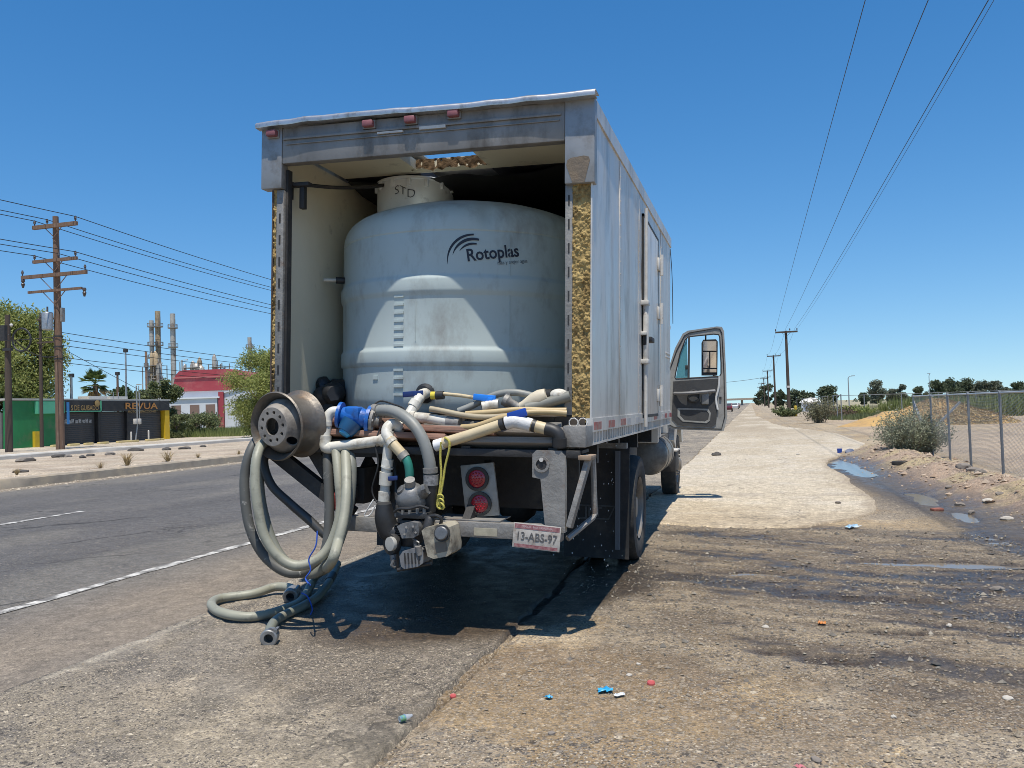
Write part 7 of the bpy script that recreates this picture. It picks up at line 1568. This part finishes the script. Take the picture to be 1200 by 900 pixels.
for (u, v, lab) in ((531, 818, "red bottle cap on the dirt right of the cracked edge"), (763, 803, "red plastic lid lying right of the blue scraps")):
    p = G(u, v); s = .017 if u < 600 else .022; o = B().lathe([(0, 0), (s, 0), (s, s*.55), (s*.9, s*.7), (s*.7, s*.6), (0, s*.55)], 20, (0, 0, 0)).done("bottle_cap", mat("red_plastic", (.42, .08, .075), rough=.4)); o.location = (p.x, p.y, surf_h(p.x, p.y)); o.rotation_euler = (.25, .1, 0); tag(o, lab, "bottle cap")
p = G(468, 853); t = thing("plastic_bottle", "crushed clear bottle with blue label at the cracked asphalt edge", "bottle", base=(p.x, p.y, surf_h(p.x, p.y)+.012)); t.rotation_euler = (0, 0, .8); t.scale = (.7, .7, .7)
B().lathe([(0, 0), (.02, .002), (.022, .05), (.018, .07), (.010, .09), (.010, .10), (0, .10)], 14, (0, 0, .012), (1, .1, .05)).done("bottle_body", glass("clear_plastic", (.75, .80, .85), .35), t); B().lathe([(.0205, .0), (.0225, .04)], 14, (.005, 0, .012), (1, .1, .05)).done("label", mat("blue_label", (.02, .08, .42), (.2, .4, .1), sc=30, rough=.4), t)
p = G(984, 532); t = thing("blue_cup", "small blue container standing at the far rim of the big puddle", "container", base=(p.x, p.y, 0)); B().lathe([(0, 0), (.055, 0), (.07, .15), (.06, .15), (.05, .02), (0, .02)], 18, (0, 0, 0)).done("cup", mat("royal_blue_plastic", (.015, .07, .36), rough=.4), t)
p = G(996, 533); rock("dark_scrap", "dark blue grey scrap beside the blue container at the puddle", (p.x, p.y, .06), .14, mat("slate_scrap", (.08, .10, .16), rough=.6), "scrap", None, (1.2, .8, .7))
p = G(1055, 553); o = B().lathe([(.16, -.05), (.20, -.04), (.21, .0), (.20, .04), (.16, .05)], 22, (0, 0, 0), (0, 0, 1), close=True); o = o.done("tyre_piece", RUBBER); o.location = (p.x+.05, p.y, surf_h(p.x, p.y)+.04); o.scale = (1, .55, .9); tag(o, "black piece of tyre lying at the edge of the dirt bank", "tyre piece")
p = G(1098, 598); o = B().box((-.075, -.045, -.01), (.075, .045, .035)).done("brick", mat("red_brick", (.30, .11, .075), (.22, .09, .06), sc=20, rough=.9, bump=.5), bevel=.012); o.location = (p.x, p.y, surf_h(p.x, p.y)); o.rotation_euler.z = .5; tag(o, "broken red brick on the wet ground below the bank", "brick")
p = G(840, 535); o = rock("dark_scrap", "small dark scrap on the road edge beyond the cab door", (p.x, p.y, .06), .14, STONED, "scrap")
# gravel
def gravel(nm, lab, x, y, z, s, m, seed):
    rg = np.random.default_rng(seed); n = len(x); dirs = np.array([(1, 0, 0), (0, 1, 0), (-1, 0, 0), (0, -1, 0), (0, 0, 1), (0, 0, -1)], float)
    V = dirs[None]*s[:, None, None]*rg.uniform(.55, 1.25, (n, 6, 1)); V[:, :, 2] *= .65; th = rg.uniform(0, 6.28, n); c, q = np.cos(th)[:, None], np.sin(th)[:, None]
    X = V[:, :, 0]*c-V[:, :, 1]*q; Y = V[:, :, 0]*q+V[:, :, 1]*c; V[:, :, 0], V[:, :, 1] = X, Y; V += rg.normal(0, .12, V.shape)*s[:, None, None]; V += np.stack([x, y, z], 1)[:, None, :]
    f = np.array([(0, 1, 4), (1, 2, 4), (2, 3, 4), (3, 0, 4), (1, 0, 5), (2, 1, 5), (3, 2, 5), (0, 3, 5)]); F = (np.arange(n)[:, None, None]*6+f[None]).reshape(-1, 3)
    return tag(mesh_obj(nm, V.reshape(-1, 3), F.tolist(), m), lab, "gravel", kind='stuff')
GRV = mat("mixed_gravel", (.12, .105, .09), (.22, .19, .15), sc=30, rough=.9, island=(.33, .265, .18)); GRVD = mat("dark_wet_gravel", (.05, .045, .04), (.09, .08, .065), sc=30, rough=.6, island=(.30, .26, .20))
rg = np.random.default_rng(95); n = 26000; y = 2.9*np.exp(rg.uniform(0, 1, n)*math.log(12/2.9)); x = rg.uniform(-1.6, 1, n)*1.0; x = -1.55+(rg.random(n)**1.0)*(1.2+.62*y); d = fbm(x*1.3, y*1.3, 51); k = (d+rg.uniform(-.16, .16, n) > .50) & ~((y > 10.6) & (x < 1.6)) & (x > edge_x(y)+.02); x, y = x[k], y[k]; s = rg.lognormal(math.log(.0052), .45, len(x)).clip(.002, .022)
gravel("gravel", "loose gravel strewn over the dirt right of the asphalt", x, y, ground_h(x, y)+s*.2, s, GRV, 1)
n = 26000; y = 4.5+rg.random(n)*6.5; x = -1.2+rg.random(n)*6; w = rut_w(x, y); k = (w*rg.random(n) > .35) & ~((y > 10.6) & (x < 1.6)); x, y = x[k], y[k]; s = rg.lognormal(math.log(.0065), .5, len(x)).clip(.002, .03)
gravel("gravel", "dark gravel churned up in the muddy ruts", x, y, ground_h(x, y)+s*.2, s, GRVD, 2)
n = 9000; y = 2.9*np.exp(rg.random(n)*math.log(10/2.9)); x = JX+(rg.random(n))*2.3; k = (fbm(x*1.2, y*1.2, 99)+rg.uniform(-.2, .2, n) > .5) & (x < edge_x(y)-.02); x, y = x[k], y[k]; s = rg.lognormal(math.log(.0035), .4, len(x)).clip(.0015, .010); S = (x-JX)/(edge_x(y)-JX)
gravel("gravel", "fine grit scattered on the dusty asphalt shoulder", x, y, sh_z(S, x, y)+s*.2, s, GRV, 3)
n = 1500; y = rg.uniform(9, 24, n); x = drain_x(y)+rg.normal(1.15, .5, n); s = rg.lognormal(math.log(.018), .6, n).clip(.006, .08); gravel("gravel", "crumbled clods and rubble covering the dirt bank", x, y, ground_h(x, y)+s*.2, s, mat("bank_rubble", (.28, .19, .13), (.36, .26, .18), sc=8, rough=.95, island=(.44, .35, .26)), 4)
n = 5000; y = rg.uniform(6, 60, n); x = -16.3-rg.random(n)**1.5*1.0*0+rg.normal(.32, .16, n); x = np.clip(x, -16.34, -15.6); s = rg.lognormal(math.log(.016), .5, n).clip(.006, .05); gravel("gravel", "pale gravel gathered along the foot of the far road kerb", x, y, 0*x+ROAD_Z+s*.2, s, mat("pale_kerb_gravel", (.36, .29, .21), (.26, .21, .15), sc=5, rough=.95, island=(.5, .43, .33)), 5)
